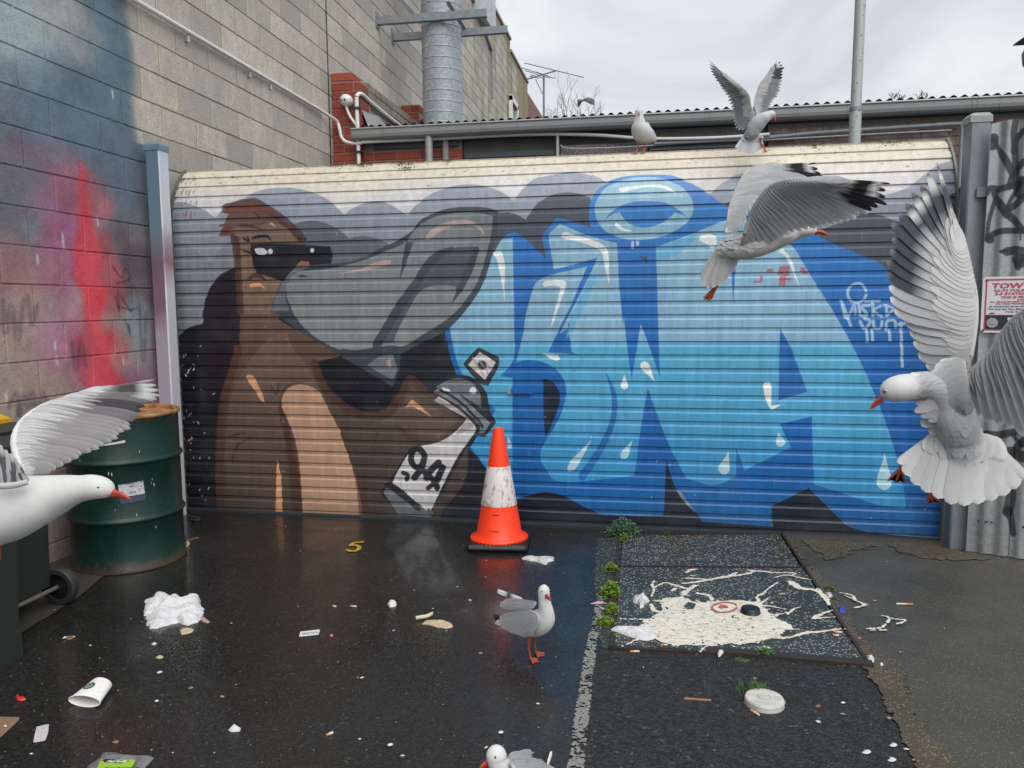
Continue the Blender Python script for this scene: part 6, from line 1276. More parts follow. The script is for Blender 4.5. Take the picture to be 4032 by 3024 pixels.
def cup_surf(u, s_, d=.0006):
    w = mw*(1-.32*u); h = .020+.006*u; c_ = mo+ax_*u; x = max(-.98, min(.98, s_)); return c_+side*w*x+np.array([0, 0, h*(1+math.sqrt(1-x*x))+d])
a = Acc(); V = [cup_surf(.52, -.32, .0008)]; K = 28
asp = np.linalg.norm(ax_)/mw
for r_, in ((.5,), (1.,)):
    for t in np.linspace(0, 6.2832, K+1)[:-1]: V.append(cup_surf(.52+.19*r_*math.sin(t), -.32+.19*asp*r_*math.cos(t)*1.15, .0008))
a.add(V, [(0, 1+k, 1+(k+1) % K) for k in range(K)]+[(1+k, 1+K+k, 1+K+(k+1) % K, 1+(k+1) % K) for k in range(K)]); a.build('round_emblem', GRN, cup)
a = Acc()
for du, ds, l in ((.10, .0, .06), (.03, -.17, .09), (.03, .17, .09), (-.05, -.2, .08), (-.05, .2, .08), (-.09, 0, .05), (-.02, 0, .07), (-.12, -.1, .04), (-.12, .12, .04)):
    a.add([cup_surf(.52+du-.012, -.32+ds-l, .0013), cup_surf(.52+du-.012, -.32+ds+l, .0013), cup_surf(.52+du+.014, -.32+ds+l*.6, .0013), cup_surf(.52+du+.014, -.32+ds-l*.6, .0013)], [(0, 1, 2, 3)])
a.build('emblem_mark', cupm, cup)
# food packet with green label
pk = empty('plastic_packet', tuple(gp(265, 1652, 0))); tag(pk, 'clear plastic food packet with green label at bottom left edge', 'packet')
m = M('clear_packet_film', rough=.18, spec=.6); m.color(m.mix(m.noise(30, 5, .7), (.09, .095, .10), (.24, .25, .26))); m.bump(m.noise(22, 5, .6), .5, .012)
crumple('packet_film', '', '', [(222,1627),(226,1625),(258,1626),(262,1631),(300,1634),(335,1636),(320,1652),(300,1680),(260,1705),(190,1700),(176,1680),(190,1655),(215,1638)], .020, m.m, 40, n=44, rings=8, fold=.7, parent=pk)
LG_ = simple('lime_label', (.30, .50, .05), .4, 0, .12, 20); flat = lambda pts, z, mat, nm: (lambda a: (a.add([gp(x, y, z) for x, y in pts], [tuple(range(len(pts)))]), a.build(nm, mat, pk)))(Acc())
flat([(218,1640),(293,1641),(283,1662),(270,1690),(205,1690),(208,1662)], .024, LG_, 'green_label'); flat([(222,1641),(229,1639),(262,1642),(268,1644),(262,1648),(225,1646)], .0255, simple('dark_crest', (.03, .02, .015), .4), 'crest'); flat([(212,1640),(224,1642),(224,1643),(212,1642)], .0257, REDP, 'crest_stripe'); flat([(266,1643),(280,1643),(280,1644.5),(266,1645)], .0257, REDP, 'crest_stripe')
def ground_text(body, x, y, z, size, mat, parent, ang=0., sx=1.):
    me = text_mesh(body, size, .0003, .0004, .2, sx=sx); me.materials.append(mat); p = gp(x, y, z); me.transform(Matrix.Rotation(ang, 4, 'Z')); link('lettering', me, parent, tuple(p))
ground_text('Med foods', 229, 1646.5, .0262, .0145, WT, pk, .17, .95); ground_text('GUACAMOLE', 219, 1663, .0252, .017, simple('dark_print', (.02, .03, .01), .4), pk, .17, 1.)
# scattered crumbs and grit: nobody could count them
a = Acc(); CR = []
def crumb(x, y, z, s_, c_):
    h_ = s_*.4; an = random.uniform(0, 3.14); e = random.uniform(.35, 1); ca, sa = math.cos(an), math.sin(an); q = [(u*s_, v*s_*e) for u, v in ((-1, -.3), (-.2, -1), (.9, -.5), (.7, .8), (-.6, .7))]
    q = [(x+u*ca-v*sa, y+u*sa+v*ca) for u, v in q]; a.add([(u, v, z) for u, v in q]+[(x, y, z+h_)], [(i, (i+1) % 5, 5) for i in range(5)], c_)
pal = [(.55, .53, .48), (.42, .38, .30), (.62, .60, .58), (.30, .24, .16), (.22, .20, .10), (.5, .5, .52), (.38, .22, .14)]
for _ in range(1200):
    px_, py_ = random.uniform(-40, 2250), random.uniform(1120, 1700); p = gp(px_, py_, 0)
    if p[1] > 4.6 or p[0] < -3.1: continue
    s_ = min(.010, random.paretovariate(2.4)*.0011)
    if px_ > 1300 and random.random() < .5: continue
    crumb(p[0], p[1], .006 if (px_ > 1290 and py_ < 1450) else .0005, s_, (lambda k_, c_: tuple(v*k_ for v in c_))(random.uniform(.5, 1.1), random.choice(pal)))
for x, y, s_ in ((500,1349,.008),(283,1339,.006),(1030,1415,.0),(782,1467,.012),(730,1433,.004),(895,1277,.006),(988,1270,.006),(1049,1249,.006),(965,1365,.008),(1050,1213,.007),(935,1317,.006),(843,1612,.012),(853,1606,.0),(1920,1554,.012),(1958,1622,.012),(1930,1610,.014),(1872,1628,.014),(1927,1642,.014),(1975,1645,.010),(1944,1411,.008),(1821,1521,.012),(1820,1546,.012),(1767,1562,.012),(140,1380,.016),(195,1397,.012),(118,1320,.008),(160,1378,.010),(345,1455,.014),(480,1508,.014),(1050,1618,.010),(1082,1585,.012),(1890,1300,.012),(1946,1337,.010),(2040,1360,.006),(1640,1385,.01)):
    if s_: p = gp(x, y, 0); crumb(p[0], p[1], .006, s_*.8, random.choice(pal[:4]))
m = M('crumb_colours', rough=.8); at = m.N('ShaderNodeVertexColor'); at.layer_name = 'Col'; m.color(at.outputs[0]); o = a.build('scattered_crumbs', m.m); tag(o, 'countless crumbs, pebbles and leaf bits scattered over wet asphalt', 'crumbs', kind='stuff')
# countable small leaves and droppings
for i, (x, y, w_, c_, lab) in enumerate(((150,1378,11,LEAFB,'curled yellowish leaf scrap on asphalt below the wheel of bin'), (1857,1379,7,LEAFB,'tiny brown leaf near the lower paint tendril on the concrete'), (1872,1307,6,LEAFB,'reddish fallen leaf beside the looping paint line'), (250,1583+20,8,LEAFB,'brown leaf scrap between the napkin and plastic packet'), (1767,1526,6,LEAFB,'dry leaf on the asphalt below right of round cap'), (1650-20,1466,6,LEAFB,'small brown leaf above the round white cap'), (345,1420,9,FOOD,'pale chewed scrap on the asphalt between bag and cup'), (333,1651-260,6,PAPER,'tiny white scrap below the bag, left of centre'), (1872,1625,11,PAPER,'larger of the grey white splats at lower right asphalt'), (1927,1642,10,PAPER,'bright white dropping at lower right near concrete edge'), (1930,1610,9,PAPER,'white dropping above the brightest one at lower right'))):
    crumple('leaf_scrap' + ('' if i == 0 else '.%03d' % i) if c_ is LEAFB else ('small_scrap.%03d' % i), lab, 'leaf' if c_ is LEAFB else 'scrap', [(x-w_, y+1), (x-w_*.4, y-w_*.35), (x+w_*.5, y-w_*.45), (x+w_, y), (x+w_*.3, y+w_*.4), (x-w_*.5, y+w_*.35)], .006, c_, 50+i, n=14, rings=3, z=.005 if x > 1700 else 0)
# drips hanging at the foot of gate by the drum: black strap
a = Acc(); q = [gp(x, y, .01) for x, y in ((405,1113),(415,1117),(430,1119),(428,1124),(412,1122))]; a.tube(list(crom(q, 12)), .008, 6); tag(a.build('black_strap', RUB), 'short black plastic strap at the foot of left gate post', 'strap')
crumple('yellow_scrap', 'pale yellow scrap tucked beside the drum bottom right', 'scrap', [(401,1172),(406,1171),(411,1175),(403,1183)], .02, SKIN, 70, n=14, rings=4)
stick('thin_plank', 'thin brown stick lying right of drum before the gate', 'stick', (401,1168), (428,1161), .007, simple('plank_brown', (.16, .10, .06), .8))

# ------------------------------------------------------------------ weeds
def leafmat(name, c0, c1):
    m = M(name, rough=.5, spec=.4); ge = m.N('ShaderNodeNewGeometry'); m.color(m.mix(ge.outputs['Random Per Island'], c0, c1)); return m.m
W1 = leafmat('weed_leaf', (.035, .085, .02), (.10, .20, .05)); W2 = leafmat('bright_weed_leaf', (.09, .16, .015), (.22, .34, .04)); W3 = leafmat('grey_green_leaf', (.05, .11, .055), (.12, .22, .12))
def weed(name, lab, px_, py_, w_, h_, n, mat, lsz, seed, flat_=.5, z=0., cat='weed', grp='weeds around the pit lids'):
    r_ = random.Random(seed); c0_ = gp(px_, py_, z); W_ = abs(gp(px_+w_, py_, z)[0]-c0_[0]); a = Acc()
    for _ in range(n):
        t = r_.uniform(0, 6.28); rr_ = W_*math.sqrt(r_.random())*(1 if r_.random() < .86 else r_.uniform(1.1, 1.7)); x, y = c0_[0]+rr_*math.cos(t), c0_[1]+rr_*math.sin(t)*.8
        zz = z+h_*max(.12, 1-(rr_/W_)**2*.8)*r_.uniform(.1, 1.15); base = np.array([x, y, zz])
        if r_.random() < .3: a.tube([np.array([c0_[0]+(x-c0_[0])*.4, c0_[1]+(y-c0_[1])*.4, z]), base], [.0012, .0008], 3, cap=False)
        for _k in range(r_.choice((2, 3, 3))):
            an = r_.uniform(0, 6.28); tl = r_.uniform(-.3, .5); s_ = lsz*r_.uniform(.6, 1.2); d = np.array([math.cos(an), math.sin(an), tl]); sd_ = np.array([-math.sin(an), math.cos(an), r_.uniform(-.4, .4)])
            a.add([base, base+d*s_*.45+sd_*s_*.42, base+d*s_, base+d*s_*.45-sd_*s_*.42], [(0, 1, 2, 3)])
    tag(a.build(name, mat), lab, cat, grp)
weed('leafy_weed', 'largest clump of green weeds growing against the gate foot', 1346, 1153, 34, .09, 330, W3, .016, 1)
weed('leafy_weed.001', 'yellow-green weed just below the largest clump at gate foot', 1348, 1172, 9, .055, 120, W2, .012, 2)
weed('leafy_weed.002', 'bright green weed cushion halfway along left edge of pit lids', 1320, 1285, 22, .06, 420, W2, .013, 3)
weed('leafy_weed.003', 'small green weed above the bright cushion at pit edge', 1322, 1234, 15, .045, 150, W2, .012, 4)
weed('leafy_weed.004', 'yellow-green weeds left of the wet tissue by pit lids', 1322, 1324, 14, .04, 240, W2, .011, 5)
weed('leafy_weed.005', 'flat yellowish weed mat nearest the wet tissue', 1309, 1348, 20, .03, 320, W2, .011, 6)
weed('leafy_weed.006', 'tiny weed at the back edge of pit lids under gate', 1444, 1160, 10, .035, 30, W1, .010, 7)
weed('leafy_weed.007', 'weed with round leaves on the front edge of pit lids', 1655, 1412, 16, .025, 34, W1, .014, 8, z=ZS)
weed('leafy_weed.008', 'weed patch in the grit right of pit lids, by foil', 1790, 1277, 12, .03, 70, W1, .010, 9)
weed('leafy_weed.009', 'lower weed patch in the grit right of pit lids', 1803, 1298, 9, .02, 40, W1, .009, 10)
weed('leafy_weed.010', 'two-leaved seedling at the concrete edge, lower right', 1958, 1533, 8, .012, 8, W1, .014, 11)
weed('leafy_weed.011', 'little weed by lower right end of the steel frame', 1883, 1408, 8, .015, 12, W1, .012, 12)
weed('leafy_weed.012', 'dark weed below the wet tissue at the pit corner', 1325, 1376, 9, .02, 40, W1, .010, 13)
a = Acc(); c0_ = gp(1630, 1500, 0)
for _ in range(90):
    x, y = c0_[0]+random.gauss(0, .022), c0_[1]+random.gauss(0, .010); h_ = random.uniform(.02, .055); an = random.uniform(0, 6.28); dx, dy = math.cos(an)*h_*.5, math.sin(an)*h_*.4; w_ = .0012
    a.add([(x-w_, y, 0), (x+w_, y, 0), (x+dx*.4+w_, y+dy*.4, h_*.7), (x+dx*.4-w_, y+dy*.4, h_*.7), (x+dx, y+dy, h_)], [(0, 1, 2, 3), (3, 2, 4)])
tag(a.build('grass_tuft', W1), 'tuft of thin grass behind left of the round white cap', 'grass')
weed('leafy_weed.013', 'clover-like weeds hugging the right side of round cap', 1686, 1520, 10, .022, 80, W2, .009, 14)
weed('leafy_weed.014', 'yellow-green weeds along the back of the round cap', 1664, 1504, 16, .02, 70, W2, .009, 15)
weed('leafy_weed.015', 'few small green leaves left of the round white cap', 1610, 1520, 6, .012, 16, W1, .008, 16)
MSS = leafmat('moss', (.03, .05, .01), (.07, .10, .02)); a = Acc()
for (x0, y0, x1, y1, n) in ((1700,1420,1850,1440,240), (1590,1424,1615,1430,90), (1337,1160,1337,1395,260), (1890,1450,2020,1640,150)):
    for _ in range(n):
        u = random.random(); p = gp(x0+(x1-x0)*u+random.gauss(0, 3), y0+(y1-y0)*u+random.gauss(0, 1.6), .002); s_ = random.uniform(.003, .007); a.add([p+np.array([s_*math.cos(t), s_*math.sin(t), .004*random.random()]) for t in (0, 2.1, 4.2)]+[p+np.array([0, 0, s_])], [(0, 1, 3), (1, 2, 3), (2, 0, 3)])
tag(a.build('moss', MSS), 'thin moss along the pit frame and concrete edge', 'moss', kind='stuff')
# ------------------------------------------------------------------ gulls
def feather_mat():
    m = M('gull_feather', rough=.75, spec=.25); at = m.N('ShaderNodeVertexColor'); at.layer_name = 'Col'
    f = m.noise(26, 6, .7); m.color(m.mix(m.ramp(f, [(.40, 0), (.72, .35)]), at.outputs[0], m.mix(1., at.outputs[0], (.70, .71, .74), 'MULTIPLY')))
    m.bump(m.noise(110, 4, .65), .25, .002)
    m.b.inputs['Sheen Weight'].default_value = .25
    tr = m.N('ShaderNodeBsdfTranslucent'); m.L(at.outputs[0], tr.inputs[0]); ms = m.N('ShaderNodeMixShader'); ms.inputs[0].default_value = .16
    m.L(m.b.outputs[0], ms.inputs[1]); m.L(tr.outputs[0], ms.inputs[2]); m.L(ms.outputs[0], m.out.inputs[0]); return m.m
FEA = feather_mat()
BEAK = simple('red_bill', (.42, .045, .025), .38, 0, .2, 120, .05); LEG = simple('orange_leg', (.40, .085, .03), .5, 0, .3, 120, .2, .001); EYEW = simple('pale_iris', (.62, .58, .48), .25, 0, .05); EYED = simple('dark_pupil', (.008, .006, .005), .12, 0, .1)
GREY = (.47, .48, .50); GREYL = (.47, .48, .50); WHITE = (.72, .72, .71); BLACK = (.018, .018, .022); UNDER = (.50, .50, .51)
def scl(p): return float((np.asarray(p)-CAM)@FW)/1660.
def feather(a, root, tip, w, nrm, colf, i, lift=.0, tilt=.0014, rnd=.5, droop=0., camb=1.):
    root = np.asarray(root, float); tip = np.asarray(tip, float); ax = tip-root; L_ = np.linalg.norm(ax); ax = ax/L_; sd_ = np.cross(nrm, ax); sd_ /= np.linalg.norm(sd_)+1e-9; nr = np.cross(ax, sd_)
    ts = (0, .12, .3, .5, .68, .82, .92, .975, 1.); V = []; C_ = []; jit = random.uniform(.88, 1.07)
    for t in ts:
        hw = w/2*min(1, .45+t*3.2)*(math.sqrt(max(0, 1-((t-rnd)/(1-rnd))**2)) if t > rnd else 1)
        hw = max(hw, .0004); c_ = root+ax*L_*t+nr*(lift+math.sin(t*math.pi)*L_*.02*camb-droop*L_*t*t); cc_ = colf(t)
        V += [c_-sd_*hw*.72-nr*tilt, c_+nr*.0010*camb, c_+sd_*hw*1.15+nr*tilt]
        C_ += [tuple(v*jit*.95 for v in cc_), tuple(v*jit for v in cc_), tuple(v*jit*1.02 for v in cc_)]
    F_ = []
    for k in range(len(ts)-1):
        b = 3*k; F_ += [(b, b+1, b+4, b+3), (b+1, b+2, b+5, b+4)]
    a.add(V, F_, C_)
def interp(ctrl, u, smooth=True):
    C_ = np.asarray(ctrl, float); L_ = len(C_)
    seg = np.linalg.norm(np.diff(C_, axis=0), axis=1); s_ = np.r_[0, np.cumsum(seg)]; s_ /= s_[-1]; return np.array([np.interp(u, s_, C_[:, k]) for k in range(3)])
class Bird:
    def __init__(s, name, lab, f, Y, base):
        s.f = f; s.Y = Y; s.t = empty(name, tuple(base)); tag(s.t, lab, 'gull', 'gulls around the alley gate')
    def p(s, x, y, dy=0.): X_, Y_ = s.f(x, y); return yp(X_, Y_, s.Y+dy)
    def body(s, sp, colf=None, n=26, rings=38, k=1., up=(0, 0, 1), wide=1., plume=True):
        k1 = (s.f(1, 0)[0]-s.f(0, 0)[0]); rows = []
        for (x, y, dy, r_) in sp: p_ = s.p(x, y, dy); rows.append((*p_, r_*k1*scl(p_)*k))
        q = crom(rows, rings); q[:, 3] = np.maximum(q[:, 3], .002)
        a = Acc(); a.loft(list(q[:, :3]), [(r_*wide, r_) for r_ in q[:, 3]], up, n, colf or (lambda t, u, v: WHITE)); o = a.build('body', FEA, s.t, 'all')
        s.q = q
        # contour feathers laid tailwards over the trunk
        a = Acc(); r_ = random.Random(int(abs(q[0, 0])*1e4)); fn_ = colf or (lambda t, u, v: WHITE); L_ = len(q)
        if plume:
            for i in range(int(L_*.10), int(L_*.64)):
                d = q[max(i-1, 0), :3]-q[min(i+1, L_-1), :3]; step = np.linalg.norm(d)/2; d /= np.linalg.norm(d); R0 = q[i, 3]
                if R0 < .012: continue
                e1 = np.cross(d, (0, 0, 1)); e1 /= np.linalg.norm(e1)+1e-9; e2 = np.cross(e1, d); m_ = max(8, int(2*math.pi*R0/.0125))
                for k in range(m_):
                    an = 2*math.pi*(k+.5*(i % 2)+r_.uniform(-.25, .25))/m_; nr = e1*math.cos(an)*wide+e2*math.sin(an); p_ = q[i, :3]+nr*R0*.965; up_ = nr[2]
                    cc_ = fn_(i/(L_-1), float(np.dot(nr, (0, 0, 1))), math.cos(an)); l_ = r_.uniform(.020, .030)
                    feather(a, p_, p_+d*l_-nr*(.0004), .017, nr, lambda t, c_=cc_: tuple(v*(.985+.02*t) for v in c_), 0, .0007, .0001, .3, camb=.12)
            pl = a.build('plumage', FEA, s.t, True); tag(pl, kind='stuff')
        return o
    def beak(s, b, m_, tip, r0, dy=(0, 0, 0)):
        B, Mm, T = s.p(*b, dy[0]), s.p(*m_, dy[1]), s.p(*tip, dy[2]); r0 = r0*(s.f(1, 0)[0]-s.f(0, 0)[0])*scl(B); q = crom([B, (B+Mm)/2, Mm, (Mm+T)/2, T], 9)
        rad = [(r0*.62*v, r0*v) for v in (1.08, .98, .86, .78, .72, .66, .52, .32, .08)]; a = Acc(); a.loft(list(q), rad, (0, 0, 1), 12); a.build('beak', BEAK, s.t, True)
        bk_ = [c for c in s.t.children if c.name.startswith('beak')][-1]; d = (T-B)/np.linalg.norm(T-B); a = Acc(); tw = (CAM-B)/np.linalg.norm(CAM-B)
        a.tube([B-d*r0*.9+tw*r0*.72, B+tw*r0*.66, q[4]+tw*r0*.50, q[6]+tw*r0*.35], [.0006, .0009, .0008, .0004], 5); a.build('gape', simple('gape_dark', (.06, .015, .012), .5) if 'gape_dark' not in bpy.data.materials else bpy.data.materials['gape_dark'], bk_)
    def eye(s, x, y, dy, r_, head_r, toward=None):
        c_ = s.p(x, y, dy); k1 = (s.f(1, 0)[0]-s.f(0, 0)[0])*scl(c_); tw = (CAM-c_)/np.linalg.norm(CAM-c_) if toward is None else np.asarray(toward, float)/np.linalg.norm(toward)
        r_ = r_*k1; dd = np.linalg.norm(np.cross(s.q[:, :3]-c_, tw), axis=1); j = int(np.argmin(dd-s.q[:, 3])); o_ = c_-s.q[j, :3]; al = float(o_@tw); d2 = float(o_@o_)-al*al
        c_ = c_+tw*(math.sqrt(max(1e-6, (s.q[j, 3]*.96)**2-d2))-al-r_*.25)
        par = s.t
        for nm, rr_, off, mt in (('eye_socket', r_*1.25, -.55, simple('eye_ring_skin', (.30, .10, .07), .5) if 'eye_ring_skin' not in bpy.data.materials else bpy.data.materials['eye_ring_skin']), ('eye', r_, -.25, EYEW), ('pupil', r_*.62, .28, EYED)):
            a = Acc(); cc_ = c_+tw*r_*off; a.loft([cc_-tw*rr_*.98, cc_-tw*rr_*.6, cc_, cc_+tw*rr_*.45, cc_+tw*rr_*.75, cc_+tw*rr_*.8], [(rr_*v, rr_*v) for v in (.15, .8, 1, .85, .5, .05)], (0, 0, 1), 12); o_ = a.build(nm, mt, par, True); par = o_ if par is s.t else par
    def wing(s, roots, tips, n, wmul, colf, nrm=None, layers=((1., 1., 0.), (.60, 1.35, .0012), (.46, 1.45, .0020)), arm=(.012, .016, .012, .006), armcol=GREYL, droop=0., name='wing', rnd=.62, flip=1, seed=0, point=1, skin=.34, tilt=.0013):
        random.seed(seed+11); Rt = [s.p(*q) for q in roots]; Tt = [s.p(*q) for q in tips]; a = Acc(); nrm = -FW if nrm is None else np.asarray(nrm, float)
        for li, (fr, wm, lift) in enumerate(layers):
            m_ = int(n*(1+.25*li)); tl_ = sum(np.linalg.norm(interp(Tt, (i+1)/m_)-interp(Tt, i/m_)) for i in range(m_))
            for i in range(m_):
                u = i/(m_-1); r0, t0 = interp(Rt, u), interp(Tt, u)
                if li == 0: t1 = r0+(t0-r0)*random.uniform(.955, 1.03)
                else: t1 = r0+(t0-r0)*fr*random.uniform(.86, 1.10)*(1-.35*(u > .8)*(li < 3))
                e = 1./m_; sp_ = np.linalg.norm(interp(Tt, min(1, u+e))-interp(Tt, max(0, u-e)))/2; sr = np.linalg.norm(interp(Rt, min(1, u+e))-interp(Rt, max(0, u-e)))/2
                w_ = (sp_*fr+sr*(1-fr))*wmul*wm*1.55; w_ = max(w_, .010*wm)
                w_ *= (1-.30*max(0, (u-.7)/.3)) if li == 0 and point else 1
                feather(a, r0, t1, w_, nrm, (lambda t, u=u, li=li, fr=fr: colf(u, t*fr if li else t, li)), i, lift+flip*i*.00025, tilt if li < 1 else tilt*.35, (rnd-.30*max(0, (u-.7)/.3)*point) if li == 0 else .3, droop, .55 if li == 0 else .3)
        if len(layers) > 1 and skin:      # smooth bed of small coverts over the arm
            nu, nv = 48, 9; V = []; C_ = []
            for i in range(nu+1):
                u = i/nu; r0, t0 = interp(Rt, u), interp(Tt, u); fr_ = skin*(1-.45*max(0, (u-.75)/.25))*random.uniform(.86, 1.12); ax_ = t0-r0; L0 = np.linalg.norm(ax_)
                for j in range(nv+1):
                    v = j/nv; p_ = r0+ax_*(fr_*v-.012*(v < .01)); lf = -.004 if v < .01 else .0030+.0050*math.sin(min(1, v*2.2+.12)*math.pi*.5)*(1-v*.92)*min(1, L0/.12)
                    V.append(p_+nrm*lf); k_ = (1-v)**2; c0 = colf(u, .2, 2); C_.append(tuple((c0[m_]*(1-k_*.8)+armcol[m_]*k_*.8)*random.uniform(.97, 1.03) for m_ in range(3)))
            a.add(V, [(i*(nv+1)+j, (i+1)*(nv+1)+j, (i+1)*(nv+1)+j+1, i*(nv+1)+j+1) for i in range(nu) for j in range(nv)], C_)
        q = crom(Rt, 16); rr_ = np.interp(np.linspace(0, 1, 16), np.linspace(0, 1, len(arm)), arm); a.loft(list(q+nrm*.0005), [(v*.32, v*.40) for v in rr_], (0, 0, 1), 12, lambda t, u_, v_: armcol)
        return a.build(name, FEA, s.t, True)
    def tail(s, roots, tips, n, wmul=1.2, col_=WHITE, nrm=None, rnd=.8):
        Rt = [s.p(*q) for q in roots]; Tt = [s.p(*q) for q in tips]; a = Acc(); nrm = -FW if nrm is None else np.asarray(nrm, float)
        for i in range(n):
            u = i/(n-1); sp_ = np.linalg.norm(interp(Tt, min(1, u+1/n))-interp(Tt, max(0, u-1/n)))/2; k_ = abs(u-.5)*2
            feather(a, interp(Rt, u), interp(Tt, u), max(sp_*wmul*1.6, .016), nrm, lambda t: tuple(v*(.94+.06*t) for v in col_), i, .004-.004*k_, .0022, rnd)
        for i in range(n):      # covert tufts over the tail base
            u = (i+.5)/n; r0, t0 = interp(Rt, u), interp(Tt, u); feather(a, r0, r0+(t0-r0)*random.uniform(.35, .5), np.linalg.norm(interp(Rt, 1)-interp(Rt, 0))/n*4+.008, nrm, lambda t: col_, i, .007, .0015, .4)
        return a.build('tail', FEA, s.t, True)
    def leg(s, top, knee, foot, toes, r_=.0045, web=True):
        """world points: top, ankle, foot joint, list of three toe tips"""
        a = Acc(); a.tube([top, (np.asarray(top)+knee)/2, knee, (np.asarray(knee)+foot)/2, foot], [r_*1.5, r_*1.1, r_*1.15, r_*.85, r_], 8)
        f_ = np.asarray(foot, float); T = [np.asarray(t, float) for t in toes]; up_ = np.array([0, 0, 1.])
        for t in T: a.tube([f_, (f_+t)/2+up_*.0015, t], [r_*.8, r_*.6, r_*.25], 6)
        if web:
            for k in range(2):
                m_ = (T[k]+T[k+1])/2; m_ = f_+(m_-f_)*.82; b = len(a.v); a.add([f_+up_*.001, T[k]+up_*.0003, m_, T[k+1]+up_*.0003, f_-up_*.001, T[k]-up_*.0008, m_-up_*.0008, T[k+1]-up_*.0008], [(0,1,2),(0,2,3),(6,5,4),(7,6,4),(1,5,6,2),(2,6,7,3)])
        a.tube([f_+up_*.002, f_-(T[1]-f_)*.25], [r_*.6, r_*.3], 5)
        a.build('leg', LEG, s.t, True)
def mantle(lo, hi, thr=.0, g=GREY, head=WHITE):
    def c(t, u, v):
        k = max(0, min(1, (u-thr)*3+.5))*max(0, min(1, (t-lo)*12+.5))*max(0, min(1, (hi-t)*12+.5)); return tuple(WHITE[i]*(1-k)+g[i]*k for i in range(3))
    return c
def flight(u, t, li, base=GREY, blk=.72, mir=True, edge=.93):
    """upper-wing pattern: grey, outer primaries black with white mirrors and dark tips"""
    if li >= 1: return tuple(v*(1.10-.10*t) for v in base)
    c = tuple(v*(.98 if int(u*200) % 2 else .9) for v in base)
    if t > edge and u < blk: return tuple(min(.8, v*1.5) for v in base)
    if u > blk:
        s_ = .36+(1-u)*.9
        if t > s_: c = BLACK
        if mir and u > .90 and .70 < t < .88: c = (.72, .72, .72)
        if mir and u > blk and t > .975: c = (.4, .4, .4)
        if t <= s_ and u > .88: c = (.55, .55, .56)
    return c
LAB = {}
# --- standing gull at centre
f6 = lambda x, y: (1042.4+x*.1322, 1234.4+y*.1322)
B = Bird('gull', 'white and grey gull standing on wet asphalt in front of the cone', f6, 2.83, gp(1155, 1430))
B.body([(300,880,.10,30),(480,900,.08,85),(680,890,.04,150),(880,850,.0,205),(1000,775,-.03,190),(1030,650,-.045,140),(1018,530,-.05,106),(1003,430,-.05,97),(1003,330,-.05,100),(1006,262,-.05,80),(1010,215,-.05,14)], mantle(.02, .40, .25, GREYL), wide=.95)
B.beak((1045,405),(1085,440),(1122,488), 40, (-.075, -.095, -.10)); B.eye(975, 325, -.05, 17, 88); B.eye(1070, 318, -.05, 15, 70, (.75, -.5, 0))
def w6(u, t, li): return tuple(v*(1.05 if li else .92) for v in GREYL) if t < .97 else (.7, .7, .7)
B.wing([(760,640,-.04),(880,690,-.065),(915,790,-.075),(880,900,-.07),(780,1010,-.05)], [(400,700,.05),(250,755,.05),(205,830,.05),(430,965,.02),(690,1062,-.02)], 12, 1.25, w6, arm=(.010,.016,.018,.012), armcol=GREYL, rnd=.6, seed=1)
B.wing([(870,500,.0),(850,555,-.01),(800,605,-.01)], [(420,445,.10),(275,505,.10),(300,570,.09),(420,600,.08)], 8, 1.5, w6, arm=(.010,.014,.010), rnd=.6, seed=2)
def w6b(u, t, li): return BLACK if t < .55 else ((.78,.78,.8) if t < .93 else BLACK)
B.wing([(640,440,.06),(660,465,.06)], [(228,290,.12),(240,345,.12)], 3, 2.2, lambda u, t, li: (.7,.7,.7) if t < .35 and u < .6 else w6b(u, t, li), layers=((1., 1., 0.),), arm=(.006,.004), name='wing_tip', rnd=.75)
B.wing([(420,800,.06),(430,840,.06)], [(165,700,.10),(215,790,.09)], 3, 2., lambda u, t, li: BLACK if t > .2 else GREY, layers=((1., 1., 0.),), arm=(.004,.004), name='wing_tip')
B.tail([(430,850,.10),(500,930,.09)], [(205,835,.16),(330,900,.16),(520,985,.12)], 6)
for x, y, tx, hip in ((838,1478,((905,1440),(925,1490),(820,1520)), (760,1080,-.02)), (925,1378,((1015,1345),(1012,1395),(900,1420)), (852,1060,.02))):
    ft = gp(*f6(x-50, y-28)); toes = [gp(*f6(*q)) for q in tx]; top = B.p(*hip); kn = ft+(top-ft)*.52+np.array([-.006, .004, 0]); B.leg(top, kn, ft+np.array([0, 0, .006]), [q+np.array([0, 0, .003]) for q in toes])
# --- gull whose head and back show at the bottom edge
f7 = lambda x, y: (1014.9+x*.0992, 1580+y*.0992)
B = Bird('gull.001', 'gull at the bottom edge, only its head and back in frame', f7, 1.78, gp(1120, 1700)*np.array([1, .9, 0]))
B.body([(1850,960,.06,40),(1600,900,.05,150),(1300,850,.03,235),(1000,860,.0,275),(800,860,-.01,250),(670,760,-.02,215),(600,640,-.02,208),(578,520,-.02,222),(575,420,-.02,190),(575,345,-.02,120),(575,302,-.02,20)], mantle(.0, .36, .1, GREYL), wide=.92)
B.beak((370,690),(290,745),(190,830), 78, (-.02, -.03, -.035)); B.eye(555, 560, -.02, 36, 195)
B.wing([(840,560,.02),(860,640,.0),(900,760,-.04)], [(1270,395,.04),(1395,450,.03),(1330,585,.02),(1430,640,.0)], 7, 1.5, lambda u, t, li: GREYL if t < .96 else (.6,.6,.6), arm=(.010,.016,.012), rnd=.5, seed=4)
